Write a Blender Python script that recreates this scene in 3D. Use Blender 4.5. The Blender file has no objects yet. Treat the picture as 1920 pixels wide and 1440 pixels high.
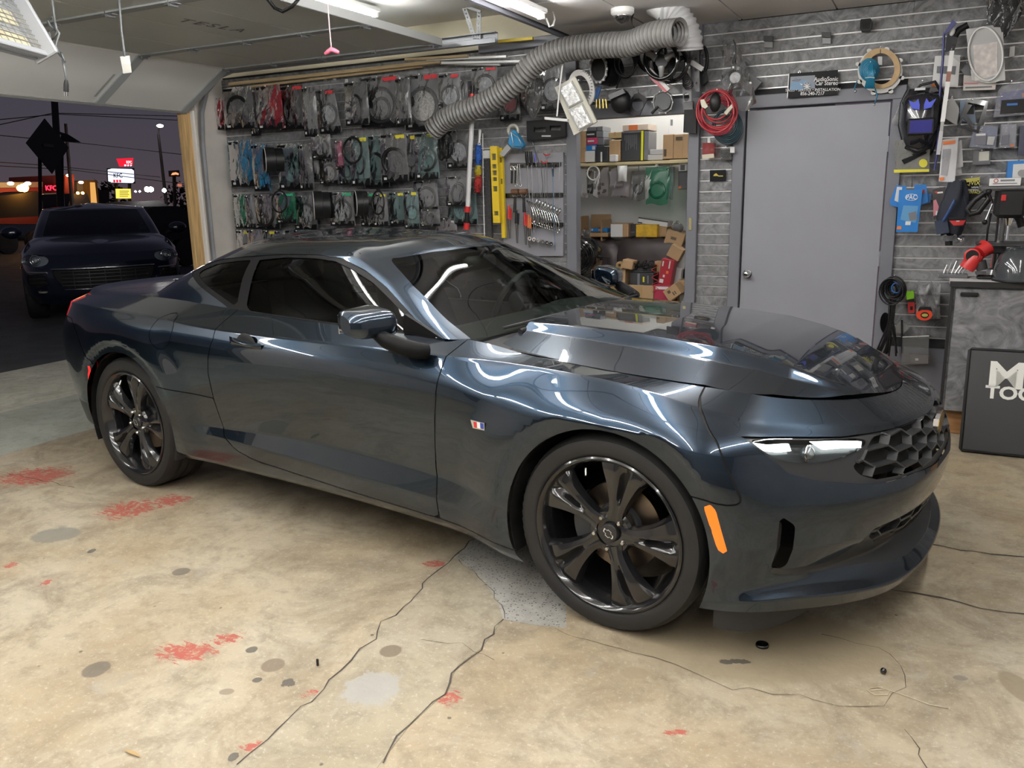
import bpy, bmesh, math, random
import numpy as np
from mathutils import Vector as V, Matrix
PI = math.pi
SC = bpy.context.scene
COL = SC.collection
random.seed(11)
# ---------------------------------------------------------------- camera, world, exposure
cam_d = bpy.data.cameras.new('camera'); cam = bpy.data.objects.new('camera', cam_d); COL.objects.link(cam)
cam_d.sensor_fit = 'HORIZONTAL'; cam_d.sensor_width = 36; cam_d.lens = 1537.33/1920*36; cam_d.clip_start = .05; cam_d.clip_end = 500
CAM_LOC = V((0.788256, -3.362770, 1.489211)); CR = V((0.892692, 0.450181, -0.020909)); CU = V((-0.083274, 0.210371, 0.974069)); CF = V((-0.442906, 0.867802, -0.225285))
cam.matrix_world = Matrix.Translation(CAM_LOC) @ Matrix((CR, CU, -CF)).transposed().to_4x4()
SC.camera = cam
SC.view_settings.view_transform = 'Standard'; SC.view_settings.look = 'None'; SC.view_settings.gamma = 1
SC.view_settings.use_curve_mapping = False
SC.view_settings.exposure = EXPOSURE = .62
world = bpy.data.worlds.new('dusk_sky'); SC.world = world; world.use_nodes = True
def build_world():
    nt = world.node_tree; nt.nodes.clear(); N = nt.nodes.new; L = nt.links.new
    out = N('ShaderNodeOutputWorld'); bg = N('ShaderNodeBackground'); tc = N('ShaderNodeTexCoord'); sp = N('ShaderNodeSeparateXYZ'); rp = N('ShaderNodeValToRGB')
    L(tc.outputs['Generated'], sp.inputs[0]); L(sp.outputs['Z'], rp.inputs[0]); L(rp.outputs[0], bg.inputs[0]); L(bg.outputs[0], out.inputs[0])
    e = rp.color_ramp.elements
    e[0].position = 0.0; e[0].color = (.092, .066, .076, 1); e[1].position = .35; e[1].color = (.040, .042, .062, 1)
    for p, c in ((.05, (.072, .061, .077, 1)), (.16, (.054, .053, .072, 1))):
        k = e.new(p); k.color = c
    bg.inputs[1].default_value = .60
build_world()
SC.cycles.max_bounces = 8; SC.cycles.transparent_max_bounces = 24; SC.cycles.glossy_bounces = 4; SC.cycles.diffuse_bounces = 4
SC.cycles.caustics_reflective = False; SC.cycles.caustics_refractive = False; SC.cycles.sample_clamp_indirect = 6
SC.cycles.use_denoising = True

# ---------------------------------------------------------------- materials
def _nodes(name):
    m = bpy.data.materials.new(name); m.use_nodes = True; nt = m.node_tree; nt.nodes.clear()
    o = nt.nodes.new('ShaderNodeOutputMaterial'); return m, nt, o
MATS = {}
def P(name, col, rough=.5, metal=0., coat=0., var=0., scale=8., bump=0., bscale=40., emit=None, estr=0., spec=.5, stretch=None):
    """principled material; var = amount of brightness mottling, bump = fine relief"""
    if name in MATS: return MATS[name]
    m, nt, o = _nodes(name); N = nt.nodes.new; L = nt.links.new
    b = N('ShaderNodeBsdfPrincipled'); L(b.outputs[0], o.inputs[0])
    b.inputs['Base Color'].default_value = (*col, 1); b.inputs['Roughness'].default_value = rough; b.inputs['Metallic'].default_value = metal
    b.inputs['Coat Weight'].default_value = coat; b.inputs['Coat Roughness'].default_value = .03; b.inputs['Specular IOR Level'].default_value = spec
    if emit: b.inputs['Emission Color'].default_value = (*emit, 1); b.inputs['Emission Strength'].default_value = estr
    if var or bump:
        tc = N('ShaderNodeTexCoord'); src = tc.outputs['Object']
        if stretch:
            mp = N('ShaderNodeMapping'); mp.inputs['Scale'].default_value = stretch; L(src, mp.inputs[0]); src = mp.outputs[0]
    if var:
        n = N('ShaderNodeTexNoise'); n.inputs['Scale'].default_value = scale; n.inputs['Detail'].default_value = 5; L(src, n.inputs['Vector'])
        r = N('ShaderNodeValToRGB'); L(n.outputs['Fac'], r.inputs[0]); e = r.color_ramp.elements
        e[0].position = .3; e[1].position = .7
        e[0].color = (*[c*(1-var) for c in col], 1); e[1].color = (*[min(1, c*(1+var)) for c in col], 1)
        L(r.outputs[0], b.inputs['Base Color'])
    if bump:
        n = N('ShaderNodeTexNoise'); n.inputs['Scale'].default_value = bscale; n.inputs['Detail'].default_value = 3; L(src, n.inputs['Vector'])
        k = N('ShaderNodeBump'); k.inputs['Strength'].default_value = bump; k.inputs['Distance'].default_value = .004; L(n.outputs['Fac'], k.inputs['Height']); L(k.outputs[0], b.inputs['Normal'])
    MATS[name] = m; return m
def EM(name, col, s):
    if name in MATS: return MATS[name]
    m, nt, o = _nodes(name); e = nt.nodes.new('ShaderNodeEmission'); e.inputs[0].default_value = (*col, 1); e.inputs[1].default_value = s
    nt.links.new(e.outputs[0], o.inputs[0]); MATS[name] = m; return m
def FILM(name, tint=(1, 1, 1), body=(.6, .6, .62), opacity=.25, rough=.12, bump=.5, bscale=14., dist=.02):
    """clear or tinted plastic film: mostly see-through, with glossy wrinkles"""
    if name in MATS: return MATS[name]
    m, nt, o = _nodes(name); N = nt.nodes.new; L = nt.links.new
    t = N('ShaderNodeBsdfTransparent'); t.inputs[0].default_value = (*tint, 1)
    b = N('ShaderNodeBsdfDiffuse'); b.inputs[0].default_value = (*body, 1)
    g = N('ShaderNodeBsdfGlossy'); g.inputs['Roughness'].default_value = rough
    mx = N('ShaderNodeMixShader'); L(t.outputs[0], mx.inputs[1]); L(b.outputs[0], mx.inputs[2]); mx.inputs[0].default_value = opacity
    fr = N('ShaderNodeFresnel'); fr.inputs[0].default_value = 1.5
    m2 = N('ShaderNodeMixShader'); L(fr.outputs[0], m2.inputs[0]); L(mx.outputs[0], m2.inputs[1]); L(g.outputs[0], m2.inputs[2]); L(m2.outputs[0], o.inputs[0])
    if bump:
        tc = N('ShaderNodeTexCoord'); n = N('ShaderNodeTexNoise'); n.inputs['Scale'].default_value = bscale; n.inputs['Detail'].default_value = 2; n.inputs['Distortion'].default_value = 1.5
        mp = N('ShaderNodeMapping'); mp.inputs['Scale'].default_value = (1.1, 1, .75); L(tc.outputs['Object'], mp.inputs[0])
        L(mp.outputs[0], n.inputs['Vector']); k = N('ShaderNodeBump'); k.inputs['Strength'].default_value = bump; k.inputs['Distance'].default_value = dist
        L(n.outputs['Fac'], k.inputs['Height']); L(k.outputs[0], g.inputs['Normal']); L(k.outputs[0], fr.inputs['Normal'])
    MATS[name] = m; return m
def GLASS(name, tint, ior=1.5, rough=.0):
    if name in MATS: return MATS[name]
    m, nt, o = _nodes(name); N = nt.nodes.new; L = nt.links.new
    t = N('ShaderNodeBsdfTransparent'); t.inputs[0].default_value = (*tint, 1)
    g = N('ShaderNodeBsdfGlossy'); g.inputs['Roughness'].default_value = rough
    f = N('ShaderNodeFresnel'); f.inputs[0].default_value = ior
    mx = N('ShaderNodeMixShader'); L(f.outputs[0], mx.inputs[0]); L(t.outputs[0], mx.inputs[1]); L(g.outputs[0], mx.inputs[2]); L(mx.outputs[0], o.inputs[0])
    MATS[name] = m; return m

# ---------------------------------------------------------------- mesh building
class MB:
    def __init__(s): s.v = []; s.f = []
    def add(s, vs, fs, M=None):
        o = len(s.v)
        s.v += [tuple(M @ V(p)) if M is not None else tuple(p) for p in vs]; s.f += [tuple(i+o for i in f) for f in fs]; return s
    def box(s, c, d, b=0., M=None):
        """box centred at c, size d, chamfer b"""
        x, y, z = (q/2 for q in d)
        if b <= 0:
            vs = [(c[0]+i*x, c[1]+j*y, c[2]+k*z) for i in (-1, 1) for j in (-1, 1) for k in (-1, 1)]
            fs = [(0, 1, 3, 2), (4, 6, 7, 5), (0, 4, 5, 1), (2, 3, 7, 6), (0, 2, 6, 4), (1, 5, 7, 3)]
            return s.add(vs, fs, M)
        b = min(b, x*.95, y*.95, z*.95); vs = []; idx = {}
        for i in (-1, 1):
            for j in (-1, 1):
                for k in (-1, 1):
                    for a, (p, q, r) in enumerate(((x, y-b, z-b), (x-b, y, z-b), (x-b, y-b, z))):
                        idx[i, j, k, a] = len(vs); vs.append((c[0]+i*p, c[1]+j*q, c[2]+k*r))
        fs = []
        for i in (-1, 1):
            q = [idx[i, j, k, 0] for j, k in ((-1, -1), (1, -1), (1, 1), (-1, 1))]; fs.append(q if i > 0 else q[::-1])
            q = [idx[j, i, k, 1] for j, k in ((-1, -1), (1, -1), (1, 1), (-1, 1))]; fs.append(q[::-1] if i > 0 else q)
            q = [idx[j, k, i, 2] for j, k in ((-1, -1), (1, -1), (1, 1), (-1, 1))]; fs.append(q if i > 0 else q[::-1])
        for j in (-1, 1):
            for k in (-1, 1):
                q = [idx[-1, j, k, 1], idx[1, j, k, 1], idx[1, j, k, 2], idx[-1, j, k, 2]]; fs.append(q if j*k < 0 else q[::-1])
                q = [idx[j, -1, k, 0], idx[j, 1, k, 0], idx[j, 1, k, 2], idx[j, -1, k, 2]]; fs.append(q if j*k > 0 else q[::-1])
                q = [idx[j, k, -1, 0], idx[j, k, 1, 0], idx[j, k, 1, 1], idx[j, k, -1, 1]]; fs.append(q if j*k < 0 else q[::-1])
        for i in (-1, 1):
            for j in (-1, 1):
                for k in (-1, 1):
                    q = [idx[i, j, k, a] for a in range(3)]; fs.append(q if i*j*k > 0 else q[::-1])
        return s.add(vs, fs, M)
    def tube(s, pts, r, n=8, cap=True, closed=False, M=None):
        pts = [V(p) for p in pts]; m = len(pts); rs = r if hasattr(r, '__len__') else [r]*m
        vs = []; up = None
        for i, p in enumerate(pts):
            a = pts[(i-1) % m] if (closed or i > 0) else p; b = pts[(i+1) % m] if (closed or i < m-1) else p
            t = (b-a)
            t = t.normalized() if t.length > 1e-9 else V((0, 0, 1))
            if up is None: up = t.orthogonal().normalized()
            up = (up-t*up.dot(t)); up = up.normalized() if up.length > 1e-6 else t.orthogonal().normalized()
            w = t.cross(up)
            for k in range(n):
                q = 2*PI*k/n; vs.append(p+(up*math.cos(q)+w*math.sin(q))*rs[i])
        fs = []
        for i in range(m if closed else m-1):
            for k in range(n):
                a = i*n+k; b = i*n+(k+1) % n; c = ((i+1) % m)*n+(k+1) % n; d = ((i+1) % m)*n+k; fs.append((a, b, c, d))
        if cap and not closed: fs.append(tuple(range(n))[::-1]); fs.append(tuple(range((m-1)*n, m*n)))
        return s.add(vs, fs, M)
    def cyl(s, a, b, r, n=16, r2=None, M=None): return s.tube([a, b], [r, r if r2 is None else r2], n, M=M)
    def lathe(s, prof, n=32, M=None, axis='Z', arc=None):
        """profile of (radius, height) around an axis"""
        vs = []; m = len(prof); full = arc is None; A = arc or (0, 2*PI); nn = n if full else n+1
        for k in range(nn):
            q = A[0]+(A[1]-A[0])*k/n; c, si = math.cos(q), math.sin(q)
            for r, h in prof: vs.append({'Z': (r*c, r*si, h), 'Y': (r*c, h, r*si), 'X': (h, r*c, r*si)}[axis])
        fs = []
        for k in range(n):
            for i in range(m-1):
                a = k*m+i; b = ((k+1) % nn)*m+i; q = (a, b, b+1, a+1); fs.append(q[::-1] if axis == 'Y' else q)
        return s.add(vs, fs, M)
    def torus(s, R, r, n=32, k=8, M=None, axis='Y', flat=1., sx=1.):
        vs = []
        for i in range(n):
            a = 2*PI*i/n
            for j in range(k):
                b = 2*PI*j/k; q = R+r*math.cos(b); h = r*flat*math.sin(b)
                vs.append((q*math.cos(a)*sx, h, q*math.sin(a)) if axis == 'Y' else (q*math.cos(a)*sx, q*math.sin(a), h))
        fs = [(i*k+j, ((i+1) % n)*k+j, ((i+1) % n)*k+(j+1) % k, i*k+(j+1) % k) for i in range(n) for j in range(k)]
        if axis != 'Y': pass
        return s.add(vs, fs, M)
    def prism(s, poly, h0, h1, axis='Z', M=None):
        """polygon in the plane across an axis, extruded from h0 to h1"""
        n = len(poly); f = {'Z': lambda a, b, h: (a, b, h), 'Y': lambda a, b, h: (a, h, b), 'X': lambda a, b, h: (h, a, b)}[axis]
        vs = [f(a, b, h0) for a, b in poly]+[f(a, b, h1) for a, b in poly]
        return s.add(vs, [tuple(range(n))[::-1], tuple(range(n, 2*n))]+[(i, (i+1) % n, (i+1) % n+n, i+n) for i in range(n)], M)
    def plate(s, poly, holes, h0, h1, M=None):
        """flat XZ plate with holes, from y=h0 to y=h1"""
        bm = bmesh.new(); es = []
        for lp in [poly]+list(holes):
            vs = [bm.verts.new((a, h0, b)) for a, b in lp]
            es += [bm.edges.new((vs[i], vs[(i+1) % len(vs)])) for i in range(len(vs))]
        bmesh.ops.triangle_fill(bm, use_beauty=True, use_dissolve=False, edges=es, normal=(0, -1, 0))
        g = bmesh.ops.extrude_face_region(bm, geom=bm.faces[:])
        for e in g['geom']:
            if isinstance(e, bmesh.types.BMVert): e.co.y = h1
        bmesh.ops.recalc_face_normals(bm, faces=bm.faces[:])
        bm.verts.index_update()
        s.add([v.co[:] for v in bm.verts], [[v.index for v in f.verts] for f in bm.faces], M); bm.free(); return s
    def grid(s, n, m, fn, M=None, closed=False):
        vs = [fn(i/(n-1), j/(m-1)) for i in range(n) for j in range(m)]
        return s.add(vs, [(i*m+j, (i+1)*m+j, (i+1)*m+j+1, i*m+j+1) for i in range(n-1) for j in range(m-1)], M)
    def ball(s, c, r, n=12, sc=(1, 1, 1), M=None):
        m = max(4, n//2); vs = [(c[0]+r*sc[0]*math.sin(PI*i/m)*math.cos(2*PI*j/n), c[1]+r*sc[1]*math.sin(PI*i/m)*math.sin(2*PI*j/n), c[2]+r*sc[2]*math.cos(PI*i/m)) for i in range(m+1) for j in range(n)]
        return s.add(vs, [(i*n+j, (i+1)*n+j, (i+1)*n+(j+1) % n, i*n+(j+1) % n) for i in range(m) for j in range(n)], M)
    def mesh(s, name, smooth=None, origin=None):
        me = bpy.data.meshes.new(name)
        vs = s.v if origin is None else [(a-origin[0], b-origin[1], c-origin[2]) for a, b, c in s.v]
        me.from_pydata(vs, [], [list(f) for f in s.f]); me.validate(clean_customdata=False)
        if smooth is not None:
            me.polygons.foreach_set('use_smooth', [True]*len(me.polygons)); me.update()
            if smooth < 180: me.set_sharp_from_angle(angle=math.radians(smooth))
        return me
ORG = {}
def link(o, parent=None):
    COL.objects.link(o)
    if parent is not None: o.parent = parent
    return o
def part(name, mb, m, parent=None, smooth=None, label=None):
    """one mesh object; coordinates of mb are world coordinates, or local to the root when the root was built at 0"""
    org = ORG.get(parent.name if parent else None, V((0, 0, 0)))
    if isinstance(mb, bpy.types.Mesh): me = mb
    else: me = mb.mesh(name, smooth, org if org.length else None)
    if m is not None and not len(me.materials): me.materials.append(m)
    o = bpy.data.objects.new(name, me); link(o, parent); ORG[o.name] = org
    if label: o['label'] = label
    return o
def tag(o, label, cat, group=None, kind=None):
    if label: o['label'] = label
    if cat: o['category'] = cat
    if group: o['group'] = group
    if kind: o['kind'] = kind
    return o
def thing(name, label, cat, loc=(0, 0, 0), group=None, rz=0., kind=None):
    o = bpy.data.objects.new(name, None); o.empty_display_size = .05; COL.objects.link(o)
    o.location = loc; o.rotation_euler = (0, 0, rz); ORG[o.name] = V(loc) if rz == 0. else V((0, 0, 0))
    return tag(o, label, cat, group, kind)
def lthing(name, label, cat, group=None):
    """a thing whose parts are given in its own coordinates; place it afterwards"""
    o = thing(name, label, cat, (0, 0, 0), group); return o
def struct(name, mb, m, smooth=None, parent=None):
    o = part(name, mb, m, parent, smooth)
    if parent is None: o['kind'] = 'structure'
    return o
def dup(o, parent=None):
    c = o.copy(); link(c, parent); ORG[c.name] = ORG.get(o.name, V((0, 0, 0)))
    for ch in o.children: dup(ch, c)
    return c
def text_mesh(body, size, depth=.0008, M=None, bold=.0, shear=0., align='CENTER', space=1., sx=1.):
    cu = bpy.data.curves.new('lettering', 'FONT'); cu.body = body; cu.size = size; cu.extrude = depth; cu.offset = bold; cu.shear = shear; cu.align_x = align; cu.align_y = 'CENTER'; cu.space_character = space; cu.resolution_u = 3
    o = bpy.data.objects.new('lettering', cu); COL.objects.link(o)
    dg = bpy.context.evaluated_depsgraph_get(); me = bpy.data.meshes.new_from_object(o.evaluated_get(dg)); bpy.data.objects.remove(o); bpy.data.curves.remove(cu)
    mb = MB(); mb.add([(v.co.x*sx, v.co.y, v.co.z) for v in me.vertices], [tuple(p.vertices) for p in me.polygons], M); bpy.data.meshes.remove(me); return mb
# room frame: x runs right along the display wall, y towards it (wall face at YW), z up
YW = 2.75
def ray(px, py): return CF+CR*((px-960)/1537.33)-CU*((py-720)/1537.33)
def at(px, py, y=None, z=None, x=None):
    """the point of a plane (y=, z= or x=) seen at a pixel of the 1920 x 1440 photograph"""
    d = ray(px, py)
    t = (y-CAM_LOC.y)/d.y if y is not None else (z-CAM_LOC.z)/d.z if z is not None else (x-CAM_LOC.x)/d.x
    return CAM_LOC+d*t
def rot(axis, deg): return Matrix.Rotation(math.radians(deg), 4, axis)
def TR(*p): return Matrix.Translation(V(p))
WALLM = Matrix(((1, 0, 0, 0), (0, 0, -1, 0), (0, 1, 0, 0), (0, 0, 0, 1)))   # text plane (x, y) -> wall (x, z), facing the room
# ---------------------------------------------------------------- lamps of the shop (tubes give the light)
CEIL = 2.62; BAYC = 2.86; DOORX = -5.40; XR = 3.4; YB = -6.6
M_tube = EM('tube_glow', (1.0, .985, .95), 72.0)
M_white = P('white_enamel', (.75, .75, .74), .35)
M_alu = P('aluminium', (.62, .62, .63), .32, 1.)
M_galv = P('galvanised_steel', (.27, .28, .30), .55, .6, var=.15, scale=6)
M_blackp = P('black_plastic', (.010, .010, .011), .42, spec=.28)
M_black_gloss = P('black_gloss', (.006, .006, .007), .12, coat=.6)
M_rubber = P('rubber', (.014, .014, .015), .62, bump=.15, bscale=60)
M_chrome = P('chrome', (.82, .82, .83), .10, 1.)
M_steel = P('brushed_steel', (.55, .55, .56), .28, 1.)
M_grey_trim = P('grey_trim_paint', (.165, .168, .195), .42, var=.06, scale=3)
M_door_grey = P('door_grey_paint', (.285, .29, .325), .40, var=.05, scale=2.2)
def tube_light(x, y0, y1, z, label, group=None):
    t = thing('tube_light', label, 'ceiling light', (x, (y0+y1)/2, z+.06), group)
    b = MB().box((x, (y0+y1)/2, z+.045), (.075, y1-y0, .03), .006); part('housing', b, M_white, t)
    for s in (y0+.02, y1-.02): part('end_cap', MB().box((x, s, z+.018), (.045, .035, .045), .006), M_white, t)
    n = MB(); n.tube([(x, y0+.035, z+.012), (x, y1-.035, z+.012)], .0145, 10); part('glowing_tube', n, M_tube, t, 60)
    return t
tube_light(-1.47, .42, 1.58, 2.535, 'glowing white ceiling tube at the bay edge with a white cord at its tip')
tube_light(-1.47, -.85, .36, 2.535, 'glowing tube light continuing the one with the cord, out towards the viewer', )
tube_light(-.36, .30, 1.50, 2.535, 'glowing tube light on the ceiling between the vent hose and the grey door')
tube_light(-.36, -1.0, .22, 2.535, 'glowing tube light over the hood of the car')
tube_light(-3.0, .55, 2.0, 2.78, 'glowing tube light above the raised garage door')
tube_light(-3.0, -1.2, .3, 2.78, 'glowing tube light above the raised garage door, nearer the viewer')
for k_, ya_ in enumerate((.15, -1.1, -2.35, -3.6)): tube_light(-2.45, ya_-1.16, ya_, 2.55, f'unseen tube light added over the garage bay, {("nearest the display wall", "second from the display wall", "third from the display wall", "farthest from the display wall")[k_]}')  # unseen row, added to brighten the bay and the left wall
tube_light(-4.75, -2.9, -1.7, 2.40, 'unseen tube light added under the raised garage door')  # added lamp out of view, brightens the apron and the tilted door panel
ORDN = ['first', 'second', 'third', 'fourth', 'fifth']
for i_, (x_, ya_) in enumerate(((-1.47, -.91), (-1.47, -2.13), (-1.47, -3.35), (-1.47, -4.57), (-.36, -1.06), (-.36, -2.28), (-.36, -3.5), (-.36, -4.72), (1.25, .65), (1.25, -.66), (1.25, -1.88), (1.25, -3.1), (1.25, -4.32))): tube_light(x_, ya_-1.16, ya_, 2.535, f'ceiling tube light out of the picture, {ORDN[i_ % 5]} of the {("bay edge", "middle", "workbench")[0 if x_ < -1 else 1 if x_ < 0 else 2]} row')

# ---------------------------------------------------------------- floor
def floor_material(name, warm=(.365, .292, .190), light=(.46, .412, .320), dark=(.215, .172, .118), blobs=(), rough=.55, speck=.0):
    m, nt, o = _nodes(name); N = nt.nodes.new; L = nt.links.new
    b = N('ShaderNodeBsdfPrincipled'); L(b.outputs[0], o.inputs[0]); b.inputs['Roughness'].default_value = rough; b.inputs['Specular IOR Level'].default_value = .35
    geo = N('ShaderNodeNewGeometry'); pos = geo.outputs['Position']
    def noise(scale, det=6, rg=.6, dist=0., vec=None):
        n = N('ShaderNodeTexNoise'); n.inputs['Scale'].default_value = scale; n.inputs['Detail'].default_value = det; n.inputs['Roughness'].default_value = rg; n.inputs['Distortion'].default_value = dist
        L(vec or pos, n.inputs['Vector']); return n.outputs['Fac']
    def ramp(f, p0, p1, c0=(0, 0, 0), c1=(1, 1, 1)):
        r = N('ShaderNodeValToRGB'); L(f, r.inputs[0]); e = r.color_ramp.elements; e[0].position = p0; e[1].position = p1; e[0].color = (*c0, 1); e[1].color = (*c1, 1); return r.outputs[0]
    def mix(f, a, c, mode='MIX'):
        x = N('ShaderNodeMix'); x.data_type = 'RGBA'; x.blend_type = mode
        if isinstance(f, float): x.inputs[0].default_value = f
        else: L(f, x.inputs[0])
        for i, q in ((6, a), (7, c)):
            if isinstance(q, tuple): x.inputs[i].default_value = (*q, 1)
            else: L(q, x.inputs[i])
        return x.outputs[2]
    def mth(op, a, c=None, cl=False):
        x = N('ShaderNodeMath'); x.operation = op; x.use_clamp = cl
        for i, q in enumerate((a, c)):
            if q is None: continue
            if isinstance(q, (int, float)): x.inputs[i].default_value = q
            else: L(q, x.inputs[i])
        return x.outputs[0]
    col = ramp(noise(1.1, 7, .62), .36, .66, warm, light)
    col = mix(ramp(noise(2.7, 8, .72, .8), .47, .72), col, dark)
    col = mix(mth('MULTIPLY', ramp(noise(.9, 8, .75, .4), .50, .66), .55), col, (dark[0]*1.15, dark[1]*1.05, dark[2]*.95))
    col = mix(mth('MULTIPLY', ramp(noise(7, 8, .8, .3), .50, .62), .35), col, (dark[0]*.75, dark[1]*.74, dark[2]*.74))
    col = mix(mth('MULTIPLY', ramp(noise(14, 6, .75), .52, .72), .45), col, (.20, .17, .125))
    col = mix(mth('MULTIPLY', ramp(noise(60, 3, .8), .56, .70), .35), col, (.66, .62, .52))
    col = mix(mth('MULTIPLY', ramp(noise(5.0, 5, .7, 1.2), .62, .70), .5), col, (.33, .31, .27))
    if speck:
        v = N('ShaderNodeTexVoronoi'); v.inputs['Scale'].default_value = 75; L(pos, v.inputs['Vector'])
        col = mix(mth('MULTIPLY', ramp(v.outputs['Distance'], .18, .30, (1, 1, 1), (0, 0, 0)), speck), col, (.03, .03, .032))
    # small dark chips and drips
    v = N('ShaderNodeTexVoronoi'); v.inputs['Scale'].default_value = 5.5; L(pos, v.inputs['Vector'])
    w = mth('ADD', v.outputs['Distance'], mth('MULTIPLY', noise(40, 2), .07))
    col = mix(mth('MULTIPLY', ramp(w, .055, .075, (1, 1, 1), (0, 0, 0)), .8), col, (.055, .048, .042))
    streak = N('ShaderNodeMapping'); streak.inputs['Scale'].default_value = (14, 60, 1); streak.inputs['Rotation'].default_value = (0, 0, .5); L(pos, streak.inputs[0])
    sn = noise(1., 4, .7, 0., streak.outputs[0]); fine = noise(16, 5, .7, .8); chip = ramp(noise(34, 6, .75, .6), .40, .50)
    for (x, y, rx, ry, ang, c, rag, streaky) in blobs:
        mp = N('ShaderNodeMapping'); mp.vector_type = 'TEXTURE'; mp.inputs['Location'].default_value = (x, y, 0); mp.inputs['Rotation'].default_value = (0, 0, ang); mp.inputs['Scale'].default_value = (rx, ry, 1); L(pos, mp.inputs[0])
        ln = N('ShaderNodeVectorMath'); ln.operation = 'LENGTH'; L(mp.outputs[0], ln.inputs[0])
        q = mth('ADD', ln.outputs['Value'], mth('MULTIPLY', mth('SUBTRACT', sn if streaky else fine, .5), rag))
        k_ = mth('MULTIPLY', ramp(q, .62 if rag > .5 else .85, .72 if rag > .5 else 1.0, (1, 1, 1), (0, 0, 0)), .92 if streaky else .8)
        col = mix(mth('MULTIPLY', k_, chip) if streaky else k_, col, c)
    L(col, b.inputs['Base Color'])
    k = N('ShaderNodeBump'); k.inputs['Strength'].default_value = .35; k.inputs['Distance'].default_value = .004; L(noise(45, 5, .7), k.inputs['Height']); L(k.outputs[0], b.inputs['Normal'])
    L(ramp(noise(3, 4), .3, .7, (.38, .38, .38), (.68, .68, .68)), b.inputs['Roughness'])
    return m
RED = (.36, .075, .055); OIL = (.12, .105, .085); INK = (.05, .048, .046)
def blob(px, py, wpx, hpx, c, rag, st):
    a = at(px, py, z=0); e = at(px+wpx/2, py, z=0); f = at(px, py-hpx/2, z=0)
    return (a.x, a.y, (e-a).length, (f-a).length, math.atan2((e-a).y, (e-a).x), c, rag, st)
BLOBS = [blob(350, 1222, 150, 44, RED, 2.2, 1), blob(425, 1196, 70, 26, RED, 2.4, 1), blob(240, 955, 120, 40, RED, 2.6, 1), blob(320, 938, 90, 26, RED, 2.2, 1), blob(65, 893, 170, 36, RED, 2.4, 1),
 blob(840, 1308, 62, 40, RED, 1.8, 1), blob(1268, 1373, 62, 18, RED, 2.2, 1), blob(815, 1057, 62, 16, RED, 1.0, 1), blob(20, 1060, 30, 12, RED, 2.0, 1), blob(85, 1093, 22, 14, RED, 1.6, 1), blob(600, 1300, 90, 18, RED, 3.0, 1), blob(480, 1400, 70, 24, RED, 3.0, 1),
 blob(105, 1003, 92, 26, (.20, .19, .165), .5, 0), blob(340, 1072, 34, 14, OIL, .4, 0), blob(512, 1247, 46, 26, (.17, .13, .095), .25, 0), blob(733, 1221, 44, 24, (.15, .115, .08), .25, 0), blob(172, 1033, 14, 8, INK, .3, 0), blob(472, 1218, 30, 16, INK, .8, 0), blob(482, 1275, 28, 14, INK, .6, 0), blob(540, 1280, 34, 22, INK, 1.6, 0),
 blob(880, 1137, 20, 12, INK, .5, 0), blob(180, 1255, 52, 28, OIL, .4, 0), blob(437, 1420, 28, 24, INK, .7, 0), blob(545, 1435, 130, 40, (.10, .085, .05), .5, 0), blob(425, 1297, 30, 12, (.22, .18, .13), .3, 0), blob(782, 1141, 26, 14, (.2, .165, .12), .3, 0),
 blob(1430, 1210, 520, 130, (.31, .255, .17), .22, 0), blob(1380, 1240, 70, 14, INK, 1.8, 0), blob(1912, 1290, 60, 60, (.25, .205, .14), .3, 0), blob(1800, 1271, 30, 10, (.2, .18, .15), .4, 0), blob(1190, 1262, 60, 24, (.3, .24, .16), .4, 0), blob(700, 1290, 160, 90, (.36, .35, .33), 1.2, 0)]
M_floor = floor_material('garage_concrete', blobs=BLOBS)
M_floor_patch = floor_material('patched_concrete', (.345, .295, .205), (.43, .388, .305), (.225, .187, .135), [BLOBS[-1], blob(512, 1247, 46, 26, (.17, .13, .095), .25, 0), blob(733, 1221, 44, 24, (.15, .115, .08), .25, 0)])
M_floor_grey = floor_material('speckled_grey_patch', (.36, .35, .32), (.46, .45, .42), (.27, .26, .24), (), speck=.85)
M_apron = floor_material('apron_concrete', (.50, .49, .40), (.64, .63, .52), (.38, .37, .31))
M_thresh = floor_material('threshold_concrete', (.36, .38, .33), (.46, .48, .42), (.29, .30, .26))
M_crack = P('crack_shadow', (.05, .042, .034), .9)
fl = struct('floor', MB().box(((XR-4.18)/2, (YW+YB)/2, -.1), (XR+4.18, YW-YB, .2)), M_floor)
def slab(name, pts, m, z=.0012, t=.02):
    return part(name, MB().prism(pts, -t, z), m, fl)
slab('threshold_slab', [(-5.24, YB), (-4.185, YB), (-4.185, YW), (-5.24, YW)], M_thresh, 0, .2)
slab('apron_slab', [(-6.72, YB-3), (-5.25, YB-3), (-5.25, 9), (-6.72, 9)], M_apron, -.004, .2)
def fpts(l): return [(at(x, y, z=0).x, at(x, y, z=0).y) for x, y in l]
CRK_A = [(444, 1434), (519, 1368), (583, 1312), (655, 1240), (697, 1201), (722, 1165), (772, 1129), (805, 1084), (850, 1045), (900, 1000)]
CRK_B = [(711, 1434), (767, 1362), (833, 1301), (858, 1248), (900, 1218), (944, 1162)]
ARC = [(944, 1162), (932, 1125), (911, 1095), (888, 1072), (860, 1050)]
slab('repair_strip', fpts([(420, 1456)]+CRK_A[:-1]+ARC[::-1]+CRK_B[::-1]+[(690, 1462)]), M_floor_patch)
slab('grey_patch', fpts(ARC+[(850, 1045), (900, 1000), (1060, 1040), (1062, 1178), (1000, 1172)]), M_floor_grey, .0016)
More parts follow.
